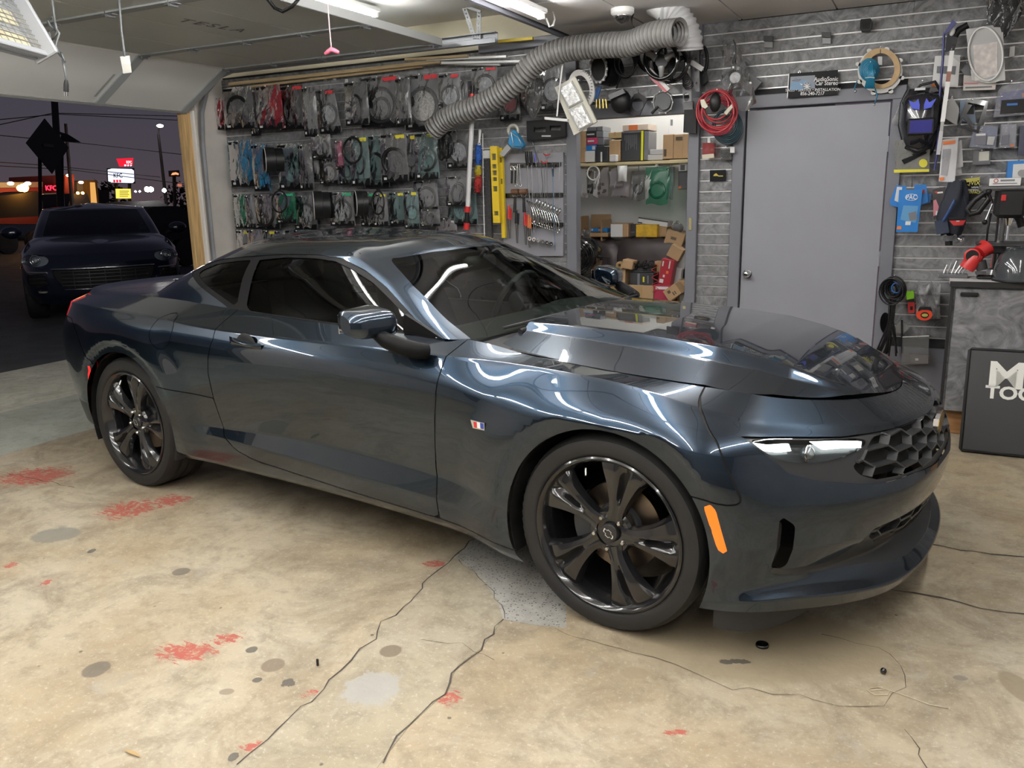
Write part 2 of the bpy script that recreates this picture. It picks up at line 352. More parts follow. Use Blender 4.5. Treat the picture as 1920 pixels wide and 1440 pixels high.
def crack(l, w=.004, name='crack'):
    rnd = random.Random(len(l)); P2 = []
    pts = [V((*p, 0)) for p in fpts(l)]
    for a, b in zip(pts, pts[1:]):
        n = max(2, int((b-a).length/.05))
        for k in range(n): P2.append(a.lerp(b, k/n)+V((rnd.uniform(-.012, .012), rnd.uniform(-.012, .012), 0)))
    P2.append(pts[-1]); vs = []
    for i, p in enumerate(P2):
        d = (P2[min(i+1, len(P2)-1)]-P2[max(i-1, 0)]).normalized(); n = V((-d.y, d.x, 0))*w*rnd.uniform(.3, 1.1)
        vs += [p+n+V((0, 0, .0026)), p-n+V((0, 0, .0026))]
    mb = MB().add(vs, [(2*i, 2*i+1, 2*i+3, 2*i+2) for i in range(len(P2)-1)]); return part(name, mb, M_crack, fl)
crack(CRK_A, .0035); crack(CRK_B, .003); crack([(1560, 1090), (1630, 1097), (1680, 1110), (1760, 1120), (1840, 1142), (1925, 1152)], .005); crack([(1740, 1020), (1830, 1036), (1925, 1045)], .004); crack([(1700, 1370), (1722, 1400), (1740, 1445)], .0015)
crack([(1040, 1180), (1110, 1205), (1190, 1225), (1270, 1250), (1370, 1290), (1490, 1305), (1580, 1325), (1655, 1320), (1700, 1290), (1690, 1245), (1640, 1215), (1540, 1190)], .0016)
crack([(930, 1240), (870, 1210), (790, 1200)], .0012); crack([(0, 885), (60, 897), (140, 915)], .002); crack([(944, 1162), (932, 1125), (911, 1095), (888, 1072), (860, 1050)], .0016)

# ---------------------------------------------------------------- room shell
def laminate():
    m, nt, o = _nodes('slatwall_laminate'); N = nt.nodes.new; L = nt.links.new
    b = N('ShaderNodeBsdfPrincipled'); L(b.outputs[0], o.inputs[0]); b.inputs['Roughness'].default_value = .38
    g = N('ShaderNodeNewGeometry'); n = N('ShaderNodeTexNoise'); n.inputs['Scale'].default_value = 9; n.inputs['Detail'].default_value = 6; n.inputs['Roughness'].default_value = .65; n.inputs['Distortion'].default_value = 2.2; L(g.outputs['Position'], n.inputs['Vector'])
    r = N('ShaderNodeValToRGB'); L(n.outputs['Fac'], r.inputs[0]); e = r.color_ramp.elements; e[0].position = .30; e[0].color = (.085, .086, .09, 1); e[1].position = .70; e[1].color = (.31, .31, .32, 1); L(r.outputs[0], b.inputs['Base Color'])
    return m
M_lam = laminate(); M_strip = P('slat_groove_strip', (.66, .66, .66), .35, .6)
M_groove = P('groove_shadow', (.03, .03, .032), .8)
M_cream = P('cream_wall_paint', (.82, .76, .58), .7, var=.06, scale=2)
M_ceil = P('ceiling_tile', (.80, .78, .78), .8, var=.05, scale=3, bump=.1, bscale=120)
M_bayceil = P('bay_ceiling_paint', (.84, .83, .81), .8, var=.05, scale=1.5)
M_roomwhite = P('white_wall_paint', (.70, .70, .69), .7, var=.05, scale=2)
wb = struct('wall_back', MB().box(((-5.42-1.80)/2, YW+.06, CEIL/2), (3.62, .08, CEIL)), M_groove)
for x0, x1, z0, z1 in ((-1.80, -1.715, 0, CEIL), (-.845, -.765, 0, CEIL), (-.525, -.445, 0, 2.12), (.485, .565, 0, 2.12), (-1.80, -.765, 2.03, 2.135), (-.525, .565, 2.035, 2.12)):
    struct('trim_1', MB().box(((x0+x1)/2, YW+.01-(.004 if x1-x0 > .5 else 0), (z0+z1)/2), (x1-x0, .09, z1-z0), .004), M_grey_trim)
struct('wall_back', MB().box((-.645, YW+.06, CEIL/2), (.25, .08, CEIL)).box((.02, YW+.06, 2.37), (1.1, .08, .52)).box((1.99, YW+.06, CEIL/2), (2.85, .08, CEIL)).box((-1.28, YW+.06, 2.37), (1.05, .08, .50)), M_groove)
PITCH = .0762; PH = at(1310, 418, y=YW).z % PITCH
_me = {}
def slats(x0, x1, z0, z1):
    k = math.ceil((z0-PH)/PITCH)
    while PH+k*PITCH < z1-.01:
        za = max(PH+k*PITCH, z0); zb = min(za+PITCH-.009, z1); key = (round(x0, 3), round(x1, 3), round(zb-za, 4))
        if key not in _me:
            _me[key] = (MB().box((0, 0, 0), (x1-x0, .019, zb-za), .0015).mesh('slat'), MB().box((0, 0, 0), (x1-x0, .006, .009)).mesh('groove_strip'))
        a = part('slat', _me[key][0], M_lam, wb); a.location = ((x0+x1)/2, YW+.0105, (za+zb)/2)
        g = part('groove_strip', _me[key][1], M_strip, wb); g.location = ((x0+x1)/2, YW+.012, za-.0045)
        k += 1
slats(-5.42, -1.80, .3, CEIL-.02); slats(-.765, -.525, .3, CEIL); slats(-.525, .565, 2.12, CEIL); slats(.565, 3.3, .42, CEIL); slats(-1.72, -.765, 2.135, CEIL)
struct('wall_back', MB().box((1.93, YW+.005, .21), (2.73, .02, .42)), M_grey_trim)
# cream upper wall over the bay, bay ceiling, dropped ceiling
struct('wall_upper', MB().box(((-5.42-1.78)/2, YW+.055, (CEIL+BAYC)/2+.1), (3.64, .07, BAYC-CEIL+.2)), M_cream)
struct('ceiling', MB().box((-3.6, (YW+YB)/2, BAYC+.05), (3.7, YW-YB+.2, .1)), M_bayceil)
cl = struct('ceiling', MB().box(((XR-1.78)/2, (YW+YB)/2, CEIL+.06), (XR+1.78, YW-YB+.2, .07)), M_grey_trim)
_ct = MB().box((0, 0, 0), (.602, 1.204, .016), .003).mesh('ceiling_tile')
for i in range(9):
    for j in range(8):
        x = -1.72+.305+i*.61; y = YW-.61-j*1.22
        if x < XR+.2: t = part('ceiling_tile', _ct, M_ceil, cl); t.location = (x, y, CEIL+.008)
struct('trim_2', MB().box((-1.765, (YW+YB)/2, CEIL+.12), (.03, YW-YB, .27)), M_grey_trim)
struct('wall_right', MB().box((XR+.05, (YW+YB)/2, 1.4), (.1, YW-YB+.3, 3.2)), P('right_wall_paint', (.30, .30, .31), .6, var=.1, scale=2))
struct('wall_front', MB().box((-1, YB-.05, 1.4), (9.2, .1, 3.2)), P('front_wall_paint', (.20, .20, .215), .6, var=.15, scale=1.5))
M_lwall = P('left_wall_paint', (.62, .58, .54), .75, var=.08, scale=4)
struct('wall_left', MB().box((DOORX-.03, 2.625, 1.4), (.14, .45, 2.9)).box((DOORX-.03, (YB-2.8)/2, 1.4), (.14, -YB-2.8, 2.9)).box((DOORX-.05, -.2, 2.72), (.14, 5.2, .42)), M_lwall)
# doorway jamb: raw timber stud, white stop, metal track strip
M_wood = P('raw_pine', (.56, .37, .165), .6, var=.28, scale=3, stretch=(18, 18, 1.2))
struct('trim_3', MB().box((DOORX-.045, 2.335, 1.15), (.05, .11, 2.30), .003), M_wood)
struct('trim_4', MB().box((DOORX-.005, 2.395, 1.15), (.05, .022, 2.30), .002), M_white)

# ---------------------------------------------------------------- grey door
dr = struct('door_1', MB().box((.02, YW+.012, 1.012), (.912, .04, 2.02), .002), M_door_grey)
k = at(1402, 513, y=YW)
kb = MB(); kb.lathe([(.0, -.062), (.012, -.062), (.020, -.058), (.026, -.048), (.027, -.040), (.022, -.030), (.012, -.026), (.012, -.012), (.031, -.010), (.033, -.004), (.033, 0)], 24, axis='Y', M=TR(k.x, YW-.008, k.z)); part('door_knob', kb, M_chrome, dr, 40)
for pz in (at(1668, 270, y=YW).z, at(1647, 485, y=YW).z):
    h = MB(); h.box((.482, YW-.012, pz), (.018, .008, .10), .001)
    for q in (-.034, 0, .034): h.cyl((.479, YW-.018, pz+q-.015), (.479, YW-.018, pz+q+.015), .006, 8)
    part('hinge', h, M_door_grey, dr)
# ---------------------------------------------------------------- car surface (pure numpy)
def hermite_rows(K, u, knots, breaks=()):
    """K: (n, ...) keys at knots; natural cubic-like interpolation with finite-difference tangents, split at breaks."""
    n = len(knots); kn = np.asarray(knots, float)
    K = np.asarray(K, float)
    d = (K[1:]-K[:-1])/(kn[1:]-kn[:-1]).reshape((-1,)+(1,)*(K.ndim-1))
    def tang(i, side):
        if i == 0: return d[0]
        if i == n-1: return d[-1]
        if i in breaks: return d[i] if side > 0 else d[i-1]
        h0 = kn[i]-kn[i-1]; h1 = kn[i+1]-kn[i]
        return (d[i-1]*h1+d[i]*h0)/(h0+h1)
    TR = np.stack([tang(i, 1) for i in range(n)]); TL = np.stack([tang(i, -1) for i in range(n)])
    u = np.clip(u, kn[0], kn[-1]); i = np.clip(np.searchsorted(kn, u, side='right')-1, 0, n-2)
    h = kn[i+1]-kn[i]; f = (u-kn[i])/h
    return i, h, f, TR, TL

class Loft:
    """rows x stations of (x, y, z); both ends of every row lie on the centre plane y = 0."""
    def __init__(s, rows, creases=(), disp=None, mirror=(True, True), sbreaks=()):
        K = np.array(rows, float); s.R, s.S = K.shape[:2]
        s.mir = mirror
        m0 = K[:, 1:2]*[1, -1, 1]; m1 = K[:, -2:-1]*[1, -1, 1]
        s.K = np.concatenate([m0, K, m1], 1)               # ghost stations
        s.ks = np.arange(-1, s.S+1)
        s.creases = set(creases); s.disp = disp
        d = np.linalg.norm(K[1:]-K[:-1], axis=2).mean(1); s.kt = np.concatenate([[0], np.cumsum(np.maximum(d, .02))]); s.kt /= s.kt[-1]
        s.sbreaks = set(b+1 for b in sbreaks)
    def raw(s, S, T):
        KS = np.moveaxis(s.K, 1, 0)                          # (stations, rows, 3)
        i, h, f, TR, TL = hermite_rows(KS, S, s.ks, s.sbreaks)
        f = f[:, None, None]; h = h[:, None, None]
        a = KS[i]; b = KS[i+1]
        rows = (2*f**3-3*f**2+1)*a+(f**3-2*f**2+f)*h*TR[i]+(-2*f**3+3*f**2)*b+(f**3-f**2)*h*TL[i+1]   # (N, R, 3)
        kn = s.kt; n = s.R
        d = (rows[:, 1:]-rows[:, :-1])/(kn[1:]-kn[:-1])[None, :, None]
        TRt = np.empty_like(rows); TLt = np.empty_like(rows)
        for r in range(n):
            if r == 0: TRt[:, r] = TLt[:, r] = d[:, 0]
            elif r == n-1: TRt[:, r] = TLt[:, r] = d[:, -1]
            elif r in s.creases: TRt[:, r] = d[:, r]; TLt[:, r] = d[:, r-1]
            else:
                h0 = kn[r]-kn[r-1]; h1 = kn[r+1]-kn[r]
                TRt[:, r] = TLt[:, r] = (d[:, r-1]*h1+d[:, r]*h0)/(h0+h1)
        T = np.clip(T, 0, 1); j = np.clip(np.searchsorted(kn, T, side='right')-1, 0, n-2)
        h = (kn[j+1]-kn[j])[:, None]; f = ((T-kn[j])/(kn[j+1]-kn[j]))[:, None]; q = np.arange(len(T))
        return (2*f**3-3*f**2+1)*rows[q, j]+(f**3-2*f**2+f)*h*TRt[q, j]+(-2*f**3+3*f**2)*rows[q, j+1]+(f**3-f**2)*h*TLt[q, j+1]
    def pos(s, S, T):
        P = s.raw(S, T)
        return s.disp(P) if s.disp else P
    def normal(s, S, T):
        e = 2e-3
        ds = s.pos(np.clip(S+e*5, 0, s.S-1), T)-s.pos(np.clip(S-e*5, 0, s.S-1), T)
        dt = s.pos(S, np.clip(T+e, 0, 1))-s.pos(S, np.clip(T-e, 0, 1))
        n = np.cross(ds, dt); L = np.linalg.norm(n, axis=1, keepdims=True)
        n = n/np.maximum(L, 1e-12)
        mid = (S <= 1e-6) | (S >= s.S-1-1e-6)
        n[mid, 1] = 0; n /= np.maximum(np.linalg.norm(n, axis=1, keepdims=True), 1e-12)
        return n
    def grid(s, ns, nt):
        ss = np.concatenate([np.linspace(i, i+1, ns, endpoint=False) for i in range(s.S-1)]+[[s.S-1]])
        tt = np.concatenate([np.linspace(s.kt[i], s.kt[i+1], max(2, int(nt*(s.kt[i+1]-s.kt[i])+.5)), endpoint=False) for i in range(s.R-1)]+[[1]])
        A, B = np.meshgrid(ss, tt, indexing='ij'); n, m = A.shape
        I = np.arange(n*m).reshape(n, m)
        F = np.stack([I[:-1, :-1], I[1:, :-1], I[1:, 1:], I[:-1, 1:]], -1).reshape(-1, 4)
        return np.stack([A.ravel(), B.ravel()], 1), [tuple(f) for f in F]

def sd_poly(poly, X, Y):
    """signed distance to a closed polygon (negative inside)"""
    P = np.asarray(poly, float); d = np.full(X.shape, 1e9); ins = np.zeros(X.shape, bool)
    for (ax, ay), (bx, by) in zip(P, np.roll(P, -1, 0)):
        ex, ey = bx-ax, by-ay; wx, wy = X-ax, Y-ay
        t = np.clip((wx*ex+wy*ey)/(ex*ex+ey*ey+1e-12), 0, 1)
        d = np.minimum(d, np.hypot(wx-ex*t, wy-ey*t))
        c = ((ay > Y) != (by > Y))
        with np.errstate(all='ignore'):
            ins ^= c & (X < (bx-ax)*(Y-ay)/(by-ay+1e-30)+ax)
    return np.where(ins, -d, d)

def smooth_poly(pts, it=2):
    P = np.array(pts, float)
    for _ in range(it):
        Q = np.roll(P, -1, 0); P = np.stack([.75*P+.25*Q, .25*P+.75*Q], 1).reshape(-1, 2)
    return P

class Skin:
    """(s,t) mesh that can be cut along the zero line of a function and split into named panels"""
    def __init__(s, loft, ns, nt):
        s.L = loft; st, s.F = loft.grid(ns, nt); s.st = st
        s.P = loft.pos(st[:, 0], st[:, 1]); s.tag = [None]*len(s.F)
    def cut(s, fn, inside, outside=None, only=None):
        """split at fn = 0; faces with fn < 0 take the tag 'inside' (if they have none, or any if only is given)"""
        v = fn(s.P); v = np.where(np.abs(v) < 1e-5, 1e-5, v)
        newst = []; base = len(s.st); key = {}; vl = v.tolist()
        F2 = []; T2 = []
        for f, tg in zip(s.F, s.tag):
            ok = (tg is None) if only is None else (tg in only)
            vs = [vl[i] for i in f]
            neg = min(vs) < 0; posi = max(vs) > 0
            if not ok or not neg:
                F2.append(f); T2.append(tg if not ok else (outside or tg)); continue
            if not posi:
                F2.append(f); T2.append(inside); continue
            a = []; b = []
            n = len(f)
            for k in range(n):
                i, j = f[k], f[(k+1) % n]; vi, vj = vs[k], vs[(k+1) % n]
                (a if vi < 0 else b).append(i)
                if (vi < 0) != (vj < 0):
                    e = (i, j) if i < j else (j, i)
                    if e not in key:
                        w = vi/(vi-vj); key[e] = base+len(newst)
                        newst.append(s.st[i]*(1-w)+s.st[j]*w)
                    a.append(key[e]); b.append(key[e])
            if len(a) > 2: F2.append(tuple(a)); T2.append(inside)
            if len(b) > 2: F2.append(tuple(b)); T2.append(outside or tg)
        if newst:
            ns = np.array(newst); s.st = np.concatenate([s.st, ns]); s.P = np.concatenate([s.P, s.L.pos(ns[:, 0], ns[:, 1])])
        s.F = F2; s.tag = T2
    def seam(s, sd, w=.0024, only=None):
        """a shut line: strip of width 2w along sd = 0 gets the tag 'gap'"""
        s.cut(lambda P: np.abs(sd(P))-w, 'gap', only=only)

# rows run from the bottom edge up to the shut line of hood / glass / deck; stations run rear centre -> side -> front centre
SX = {3: -3.42, 4: -3.15, 5: -2.81, 6: -2.45, 7: -2.05, 8: -1.4, 9: -.72, 10: -.4, 11: 0.}
def _row(rear, side, front):
    out = list(rear)
    for k, hz in zip(range(4, 12), side): out.append((SX[k], hz[0], hz[1]) if len(hz) == 2 else hz)
    return out+list(front)
BODY_ROWS = [
 _row([(-3.62,0,.30),(-3.58,.45,.30),(-3.48,.70,.30),(-3.36,.82,.28)], [(.885,.26),(.885,.24),(.885,.23),(.88,.225),(.875,.225),(.88,.21),(.885,.175),(.89,.16)], [(.37,.908,.195),(.612,.812,.205),(.82,.445,.165),(.88,0,.165)]),
 _row([(-3.70,0,.36),(-3.66,.45,.36),(-3.55,.72,.34),(-3.40,.85,.31)], [(.91,.29),(.915,.27),(.91,.26),(.905,.25),(.90,.25),(.905,.235),(.91,.205),(.915,.20)], [(.37,.915,.225),(.62,.83,.255),(.84,.46,.21),(.90,0,.20)]),
 _row([(-3.74,0,.42),(-3.70,.46,.42),(-3.58,.74,.41),(-3.42,.865,.39)], [(.925,.37),(.925,.33),(.92,.32),(.92,.31),(.915,.29),(.92,.27),(.92,.25),(.92,.25)], [(.37,.92,.27),(.60,.80,.28),(.81,.43,.24),(.865,0,.23)]),
 _row([(-3.76,0,.50),(-3.72,.46,.50),(-3.60,.75,.49),(-3.44,.875,.46)], [(.93,.42),(.93,.38),(.925,.37),(.925,.385),(.932,.362),(.93,.335),(.925,.30),(.925,.29)], [(.37,.925,.31),(.595,.795,.315),(.76,.42,.295),(.80,0,.285)]),
 _row([(-3.78,0,.60),(-3.74,.46,.60),(-3.61,.76,.58),(-3.45,.885,.55)], [(.935,.50),(.935,.46),(.93,.43),(.915,.435),(.912,.462),(.913,.435),(.922,.38),(.93,.38)], [(.375,.93,.42),(.62,.80,.41),(.835,.43,.38),(.885,0,.375)]),
 _row([(-3.80,0,.70),(-3.76,.46,.70),(-3.62,.765,.68),(-3.46,.89,.66)], [(.94,.62),(.945,.60),(.94,.58),(.935,.58),(.93,.60),(.93,.58),(.935,.56),(.94,.55)], [(.38,.93,.56),(.63,.79,.53),(.855,.43,.505),(.905,0,.49)]),
 _row([(-3.80,0,.80),(-3.76,.46,.80),(-3.61,.765,.80),(-3.45,.89,.78)], [(.945,.76),(.95,.75),(.95,.74),(.945,.74),(.94,.74),(.935,.72),(.935,.70),(.935,.69)], [(.375,.925,.66),(.61,.785,.63),(.835,.43,.59),(.89,0,.575)]),
 _row([(-3.76,0,.875),(-3.72,.45,.875),(-3.57,.75,.875),(-3.42,.875,.875)], [(.935,.88),(.945,.88),(.945,.86),(.94,.845),(.935,.83),(.925,.81),(.91,.79),(.90,.785)], [(.37,.895,.755),(.57,.775,.715),(.785,.43,.69),(.85,0,.69)]),
 _row([(-3.74,0,.955),(-3.70,.45,.955),(-3.54,.74,.952),(-3.40,.845,.952)], [(.895,.955),(.90,.947),(.905,.928),(.91,.91),(.90,.905),(.875,.90),(.825,.888),(.815,.868)], [(.345,.81,.805),(.52,.70,.765),(.755,.40,.728),(.83,0,.715)]),
 _row([(-3.72,0,.99),(-3.67,.45,.99),(-3.50,.68,.985),(-3.38,.74,.985)], [(.745,.995),(.745,1.005),(.755,1.0),(.775,.985),(.785,.96),(.74,.945),(.71,.898),(.715,.872)], [(.33,.685,.85),(.50,.56,.815),(.66,.32,.785),(.735,0,.765)]),
]
WHEELS = {'front': (0., .352), 'rear': (-2.812, .352)}
def body_disp(P):
    P = P.copy()
    for cx, amp in ((0., .030), (-2.80, .020)):
        r = np.hypot(P[:, 0]-cx, P[:, 2]-.352)
        f = np.where(r < .425, 1, np.where(r < .66, .5+.5*np.cos(np.pi*np.clip((r-.425)/.235, 0, 1)), 0))
        f = f*np.clip((P[:, 1]-.70)/.12, 0, 1)
        tgt = .952 if cx == 0. else .957
        # inside the flare band the skin is pulled to a nearly flat ring
        w = np.clip((.447-r)/.022, 0, 1)*np.clip((P[:, 1]-.86)/.03, 0, 1)
        P[:, 1] = P[:, 1]+amp*f
        P[:, 1] = P[:, 1]*(1-w)+w*np.minimum(P[:, 1], tgt)
    return P
BODY = Loft(BODY_ROWS, creases=(1, 3, 4, 8), disp=body_disp)

# greenhouse: rings from the base of the glass up to the roof centre line
GREEN_ROWS = [
 [(-3.05,0,1.0),(-3.02,.42,1.0),(-2.90,.66,.995),(-2.52,.75,.995),(-2.05,.772,.985),(-1.4,.782,.96),(-.95,.775,.95),(-.72,.735,.942),(-.66,.40,.935),(-.635,0,.935)],
 [(-2.93,0,1.075),(-2.90,.41,1.072),(-2.74,.625,1.075),(-2.45,.715,1.07),(-2.03,.738,1.04),(-1.42,.748,1.02),(-1.07,.735,1.01),(-.87,.69,1.005),(-.79,.38,1.01),(-.765,0,1.01)],
 [(-2.72,0,1.175),(-2.68,.39,1.17),(-2.52,.575,1.165),(-2.28,.645,1.155),(-1.98,.668,1.14),(-1.53,.672,1.13),(-1.25,.645,1.12),(-1.10,.60,1.115),(-1.0,.34,1.13),(-.975,0,1.135)],
 [(-2.50,0,1.27),(-2.45,.36,1.26),(-2.32,.49,1.25),(-2.14,.56,1.24),(-1.93,.588,1.235),(-1.66,.59,1.235),(-1.47,.565,1.23),(-1.38,.52,1.222),(-1.25,.29,1.25),(-1.22,0,1.257)],
 [(-2.38,0,1.30),(-2.34,.32,1.29),(-2.24,.43,1.277),(-2.10,.49,1.27),(-1.93,.515,1.268),(-1.68,.515,1.268),(-1.52,.495,1.263),(-1.44,.455,1.257),(-1.33,.26,1.278),(-1.30,0,1.284)],
 [(-2.10,0,1.329),(-2.08,0,1.330),(-2.02,0,1.333),(-1.96,0,1.334),(-1.90,0,1.335),(-1.78,0,1.334),(-1.70,0,1.332),(-1.63,0,1.329),(-1.54,0,1.324),(-1.50,0,1.321)],
]
GREEN = Loft(GREEN_ROWS, creases=(3,))

def lin(x, xs, ys): return np.interp(x, xs, ys)
def hood_z(x, h):
    """hood height over plan position (h = distance from the centre line)"""
    h = np.abs(h)
    edge = lin(x, [-.75,-.55,0,.25,.45,.54,.63,.70,.735,.9], [.905,.90,.872,.860,.832,.808,.789,.776,.765,.74])
    base = lin(x, [-.75,-.45,-.1,.2,.35,.45,.55,.66,.735,.9], [.955,.945,.925,.902,.880,.858,.830,.795,.765,.73])
    crest = lin(x, [-.75,-.45,-.1,.2,.35,.45,.55,.66,.735,.9], [.985,.978,.967,.942,.915,.888,.850,.803,.765,.73])
    mid = crest+lin(x, [-.75,.1,.5,.735], [.016,.014,.006,0])
    hc = lin(x, [-.75,-.4,.2,.45,.6,.735], [.455,.445,.435,.40,.33,.2]); hb = hc+lin(x, [-.75,.2,.5,.735], [.045,.055,.07,.08])
    he = lin(x, [-.75,0,.25,.45,.54,.63,.70,.735,.9], [.72,.725,.715,.63,.53,.42,.30,.22,.2]); he = np.maximum(he, hb+.05)
    z = np.where(h < hc, mid-(mid-crest)*(h/np.maximum(hc, 1e-6))**2,
        np.where(h < hb, crest+(base-crest)*(lambda q: q*q*(3-2*q)*.7+.3*q)(np.clip((h-hc)/(hb-hc), 0, 1)),
                 base+(edge-base)*np.clip((h-hb)/(he-hb), 0, 1.5)))
    return z
HOOD_EDGE = [(-.565,.712),(-.4,.71),(0,.715),(.25,.71),(.33,.685),(.45,.615),(.54,.51),(.63,.375),(.70,.2),(.735,0)]
# ---------------------------------------------------------------- the coupe
def car_paint():
    m, nt, o = _nodes('metallic_slate_blue_paint'); N = nt.nodes.new; L = nt.links.new
    b = N('ShaderNodeBsdfPrincipled'); L(b.outputs[0], o.inputs[0])
    b.inputs['Base Color'].default_value = (.0125, .0255, .044, 1); b.inputs['Metallic'].default_value = .92; b.inputs['Roughness'].default_value = .25
    b.inputs['Coat Weight'].default_value = 1.; b.inputs['Coat Roughness'].default_value = .015; b.inputs['Coat IOR'].default_value = 1.55
    return m
M_paint = car_paint()
M_fascia = P('satin_black_fascia', (.022, .023, .025), .38)
M_gap = P('panel_gap_black', (.004, .004, .004), .8)
M_trim = P('window_trim_black', (.007, .007, .0075), .42, spec=.08)
M_sideglass = GLASS('dark_tinted_glass', (.09, .10, .10), 1.28); M_windglass = GLASS('windshield_glass', (.62, .70, .66))
M_lens = GLASS('clear_lens', (.85, .88, .9))
M_wheel = P('gloss_black_wheel', (.008, .008, .009), .16, coat=.5)
M_tire = P('tyre_rubber', (.0075, .0075, .0078), .62, bump=.1, bscale=90)
M_iron = P('brake_rotor', (.22, .18, .145), .35, 1.)
M_caliper = P('caliper_grey', (.05, .052, .056), .5)
M_lug = P('lug_chrome', (.6, .58, .55), .25, 1.)
M_int = P('interior_black', (.014, .014, .015), .6, bump=.1); M_dash = P('dashboard_grey', (.035, .036, .036), .6)
CAR_RZ = -7.5
car = thing('coupe', 'large dark slate-blue two-door sports coupe parked across the garage floor', 'car', (0, 0, 0), rz=math.radians(CAR_RZ))

def skin_part(name, sk, tags, m, parent, sides=(-1,), inset=0., label=None, xin=False):
    """mesh from the faces of a skin that carry these tags; sides: -1 right, 1 left"""
    fs = [f for f, t in zip(sk.F, sk.tag) if t in tags]
    if not fs: return None
    used = sorted({i for f in fs for i in f}); ix = {v: k for k, v in enumerate(used)}; U_ = np.array(used)
    Pn = sk.P[U_]; Nn = -sk.L.normal(sk.st[U_, 0], sk.st[U_, 1]); Pn = Pn-(np.array([inset, 0, 0]) if xin else Nn*inset)
    vs = []; nn = []; ff = []
    for sd in sides:
        o = len(vs); q = np.array([1, sd, 1.])
        vs += (Pn*q).tolist(); nn += (Nn*q).tolist()
        ff += [tuple(ix[i]+o for i in (f if (sd < 0) != getattr(sk.L, 'flip', False) else f[::-1])) for f in fs]
    me = bpy.data.meshes.new(name); me.from_pydata(vs, [], ff); me.polygons.foreach_set('use_smooth', [True]*len(me.polygons))
    me.normals_split_custom_set_from_vertices(nn); me.materials.append(m)
    o = bpy.data.objects.new(name, me); link(o, parent); ORG[o.name] = V((0, 0, 0))
    if label: o['label'] = label
    return o
def PSd(poly, a, c, guard=None, it=0):
    poly = smooth_poly(poly, it) if it else poly
    def f(Pt):
        d = sd_poly(poly, Pt[:, a], Pt[:, c])
        return d if guard is None else np.where(guard(Pt), d, np.abs(d)+.05)
    return f
body = Skin(BODY, 12, 90)
side = lambda Pt: Pt[:, 1] > .66
body.cut(lambda Pt: np.where((Pt[:, 1] > .70), np.hypot(Pt[:, 0], Pt[:, 2]-.352)-.382, 1.), 'hole')
body.cut(lambda Pt: np.where((Pt[:, 1] > .70), np.hypot(Pt[:, 0]+2.80, Pt[:, 2]-.357)-.385, 1.), 'hole')
body.cut(lambda Pt: np.where((Pt[:, 1] > .70), np.hypot(Pt[:, 0], Pt[:, 2]-.352)-.425, 1.), 'flare_f'); body.cut(lambda Pt: np.where((Pt[:, 1] > .70), np.hypot(Pt[:, 0]+2.80, Pt[:, 2]-.352)-.425, 1.), 'flare_r')
for cx in (0., 2.80): body.cut(lambda Pt: np.where((Pt[:, 1] > .70), np.hypot(Pt[:, 0]+cx, Pt[:, 2]-.352)-.447, 1.), 'flare_f')
body.tag = [None if t in ('flare_f', 'flare_r') else t for t in body.tag]
DOOR = [(-2.03, 1.15), (-2.035, .98), (-2.04, .945), (-2.03, .865), (-2.063, .78), (-2.077, .705), (-2.068, .587), (-2.037, .40), (-1.96, .345), (-1.831, .312), (-1.25, .276), (-.726, .258), (-.738, .455), (-.708, .764), (-.70, .94), (-.70, 1.15)]
FENDER = [(-.695, 1.2), (-.70, .94), (-.708, .764), (-.738, .455), (-.726, .258), (-.38, .225), (.1, .2), (.26, .568), (.331, .566), (.44, .557), (.462, .565), (.46, .585), (.42, .667), (.38, .742), (.263, .837), (.25, .86), (.25, 1.2)]
ROCK = [(-2.08, .583), (-2.70, .60), (-2.70, -.1), (.2, -.1), (.2, .20), (-.38, .226), (-.726, .259), (-1.25, .277), (-1.831, .313), (-1.96, .346), (-2.037, .401), (-2.068, .583)]
RBUMP = [(-3.27, .86), (-3.05, .644), (-2.9, .3), (-2.9, -.2), (-5, -.2), (-5, .88), (-3.30, .88)]
FUEL = [(-2.425+.083*math.cos(a), .872+.083*math.sin(a)) for a in np.linspace(0, 2*PI, 32)]
for poly, nm in ((DOOR, 'door'), (FENDER, 'fender'), (ROCK, 'rocker'), (FUEL, 'fuel_door'), (RBUMP, 'rear_bumper')):
    g = side if nm != 'rear_bumper' else None
    sd = PSd(poly, 0, 2, g)
    w = .0026 if nm != 'fuel_door' else .0018
    body.cut(lambda Pt, sd=sd: sd(Pt)+w, nm); body.cut(lambda Pt, sd=sd: sd(Pt)-w, 'gap')
frontg = lambda Pt: Pt[:, 0] > .42
HEADL = [(.850, .752), (.76, .7385), (.65, .724), (.52, .7115), (.545, .690), (.62, .675), (.70, .667), (.775, .672), (.83, .688), (.852, .715), (.858, .74)]
FASC = [(.868, .757), (.76, .743), (.60, .722), (.40, .7125), (0, .700), (-.2, .70), (-.2, .540), (.15, .545), (.40, .571), (.545, .573), (.62, .585), (.757, .618), (.82, .648), (.853, .70), (.866, .735)]
GRILLE = [(.50, .708), (.36, .7095), (0, .694), (-.2, .694), (-.2, .563), (.277, .573), (.428, .579), (.561, .588), (.62, .612), (.629, .641)]
LOWER = [(.588, .400), (.566, .425), (.394, .440), (-.2, .443), (-.2, .345), (.39, .355), (.53, .362)]
SPLIT = [(.868, .334), (.836, .319), (.778, .308), (.629, .294), (.468, .268), (.408, .25), (.279, .236), (-.2, .222), (-.2, .449), (.287, .448), (.394, .443), (.566, .428), (.60, .40), (.628, .365), (.675, .328), (.826, .341), (.866, .351)]
VENT = [(.859, .525), (.824, .488), (.824, .462), (.829, .345), (.869, .351), (.864, .45)]
body.cut(PSd(HEADL, 1, 2, frontg, 1), 'headlamp')
body.cut(PSd(GRILLE, 1, 2, frontg), 'grille')
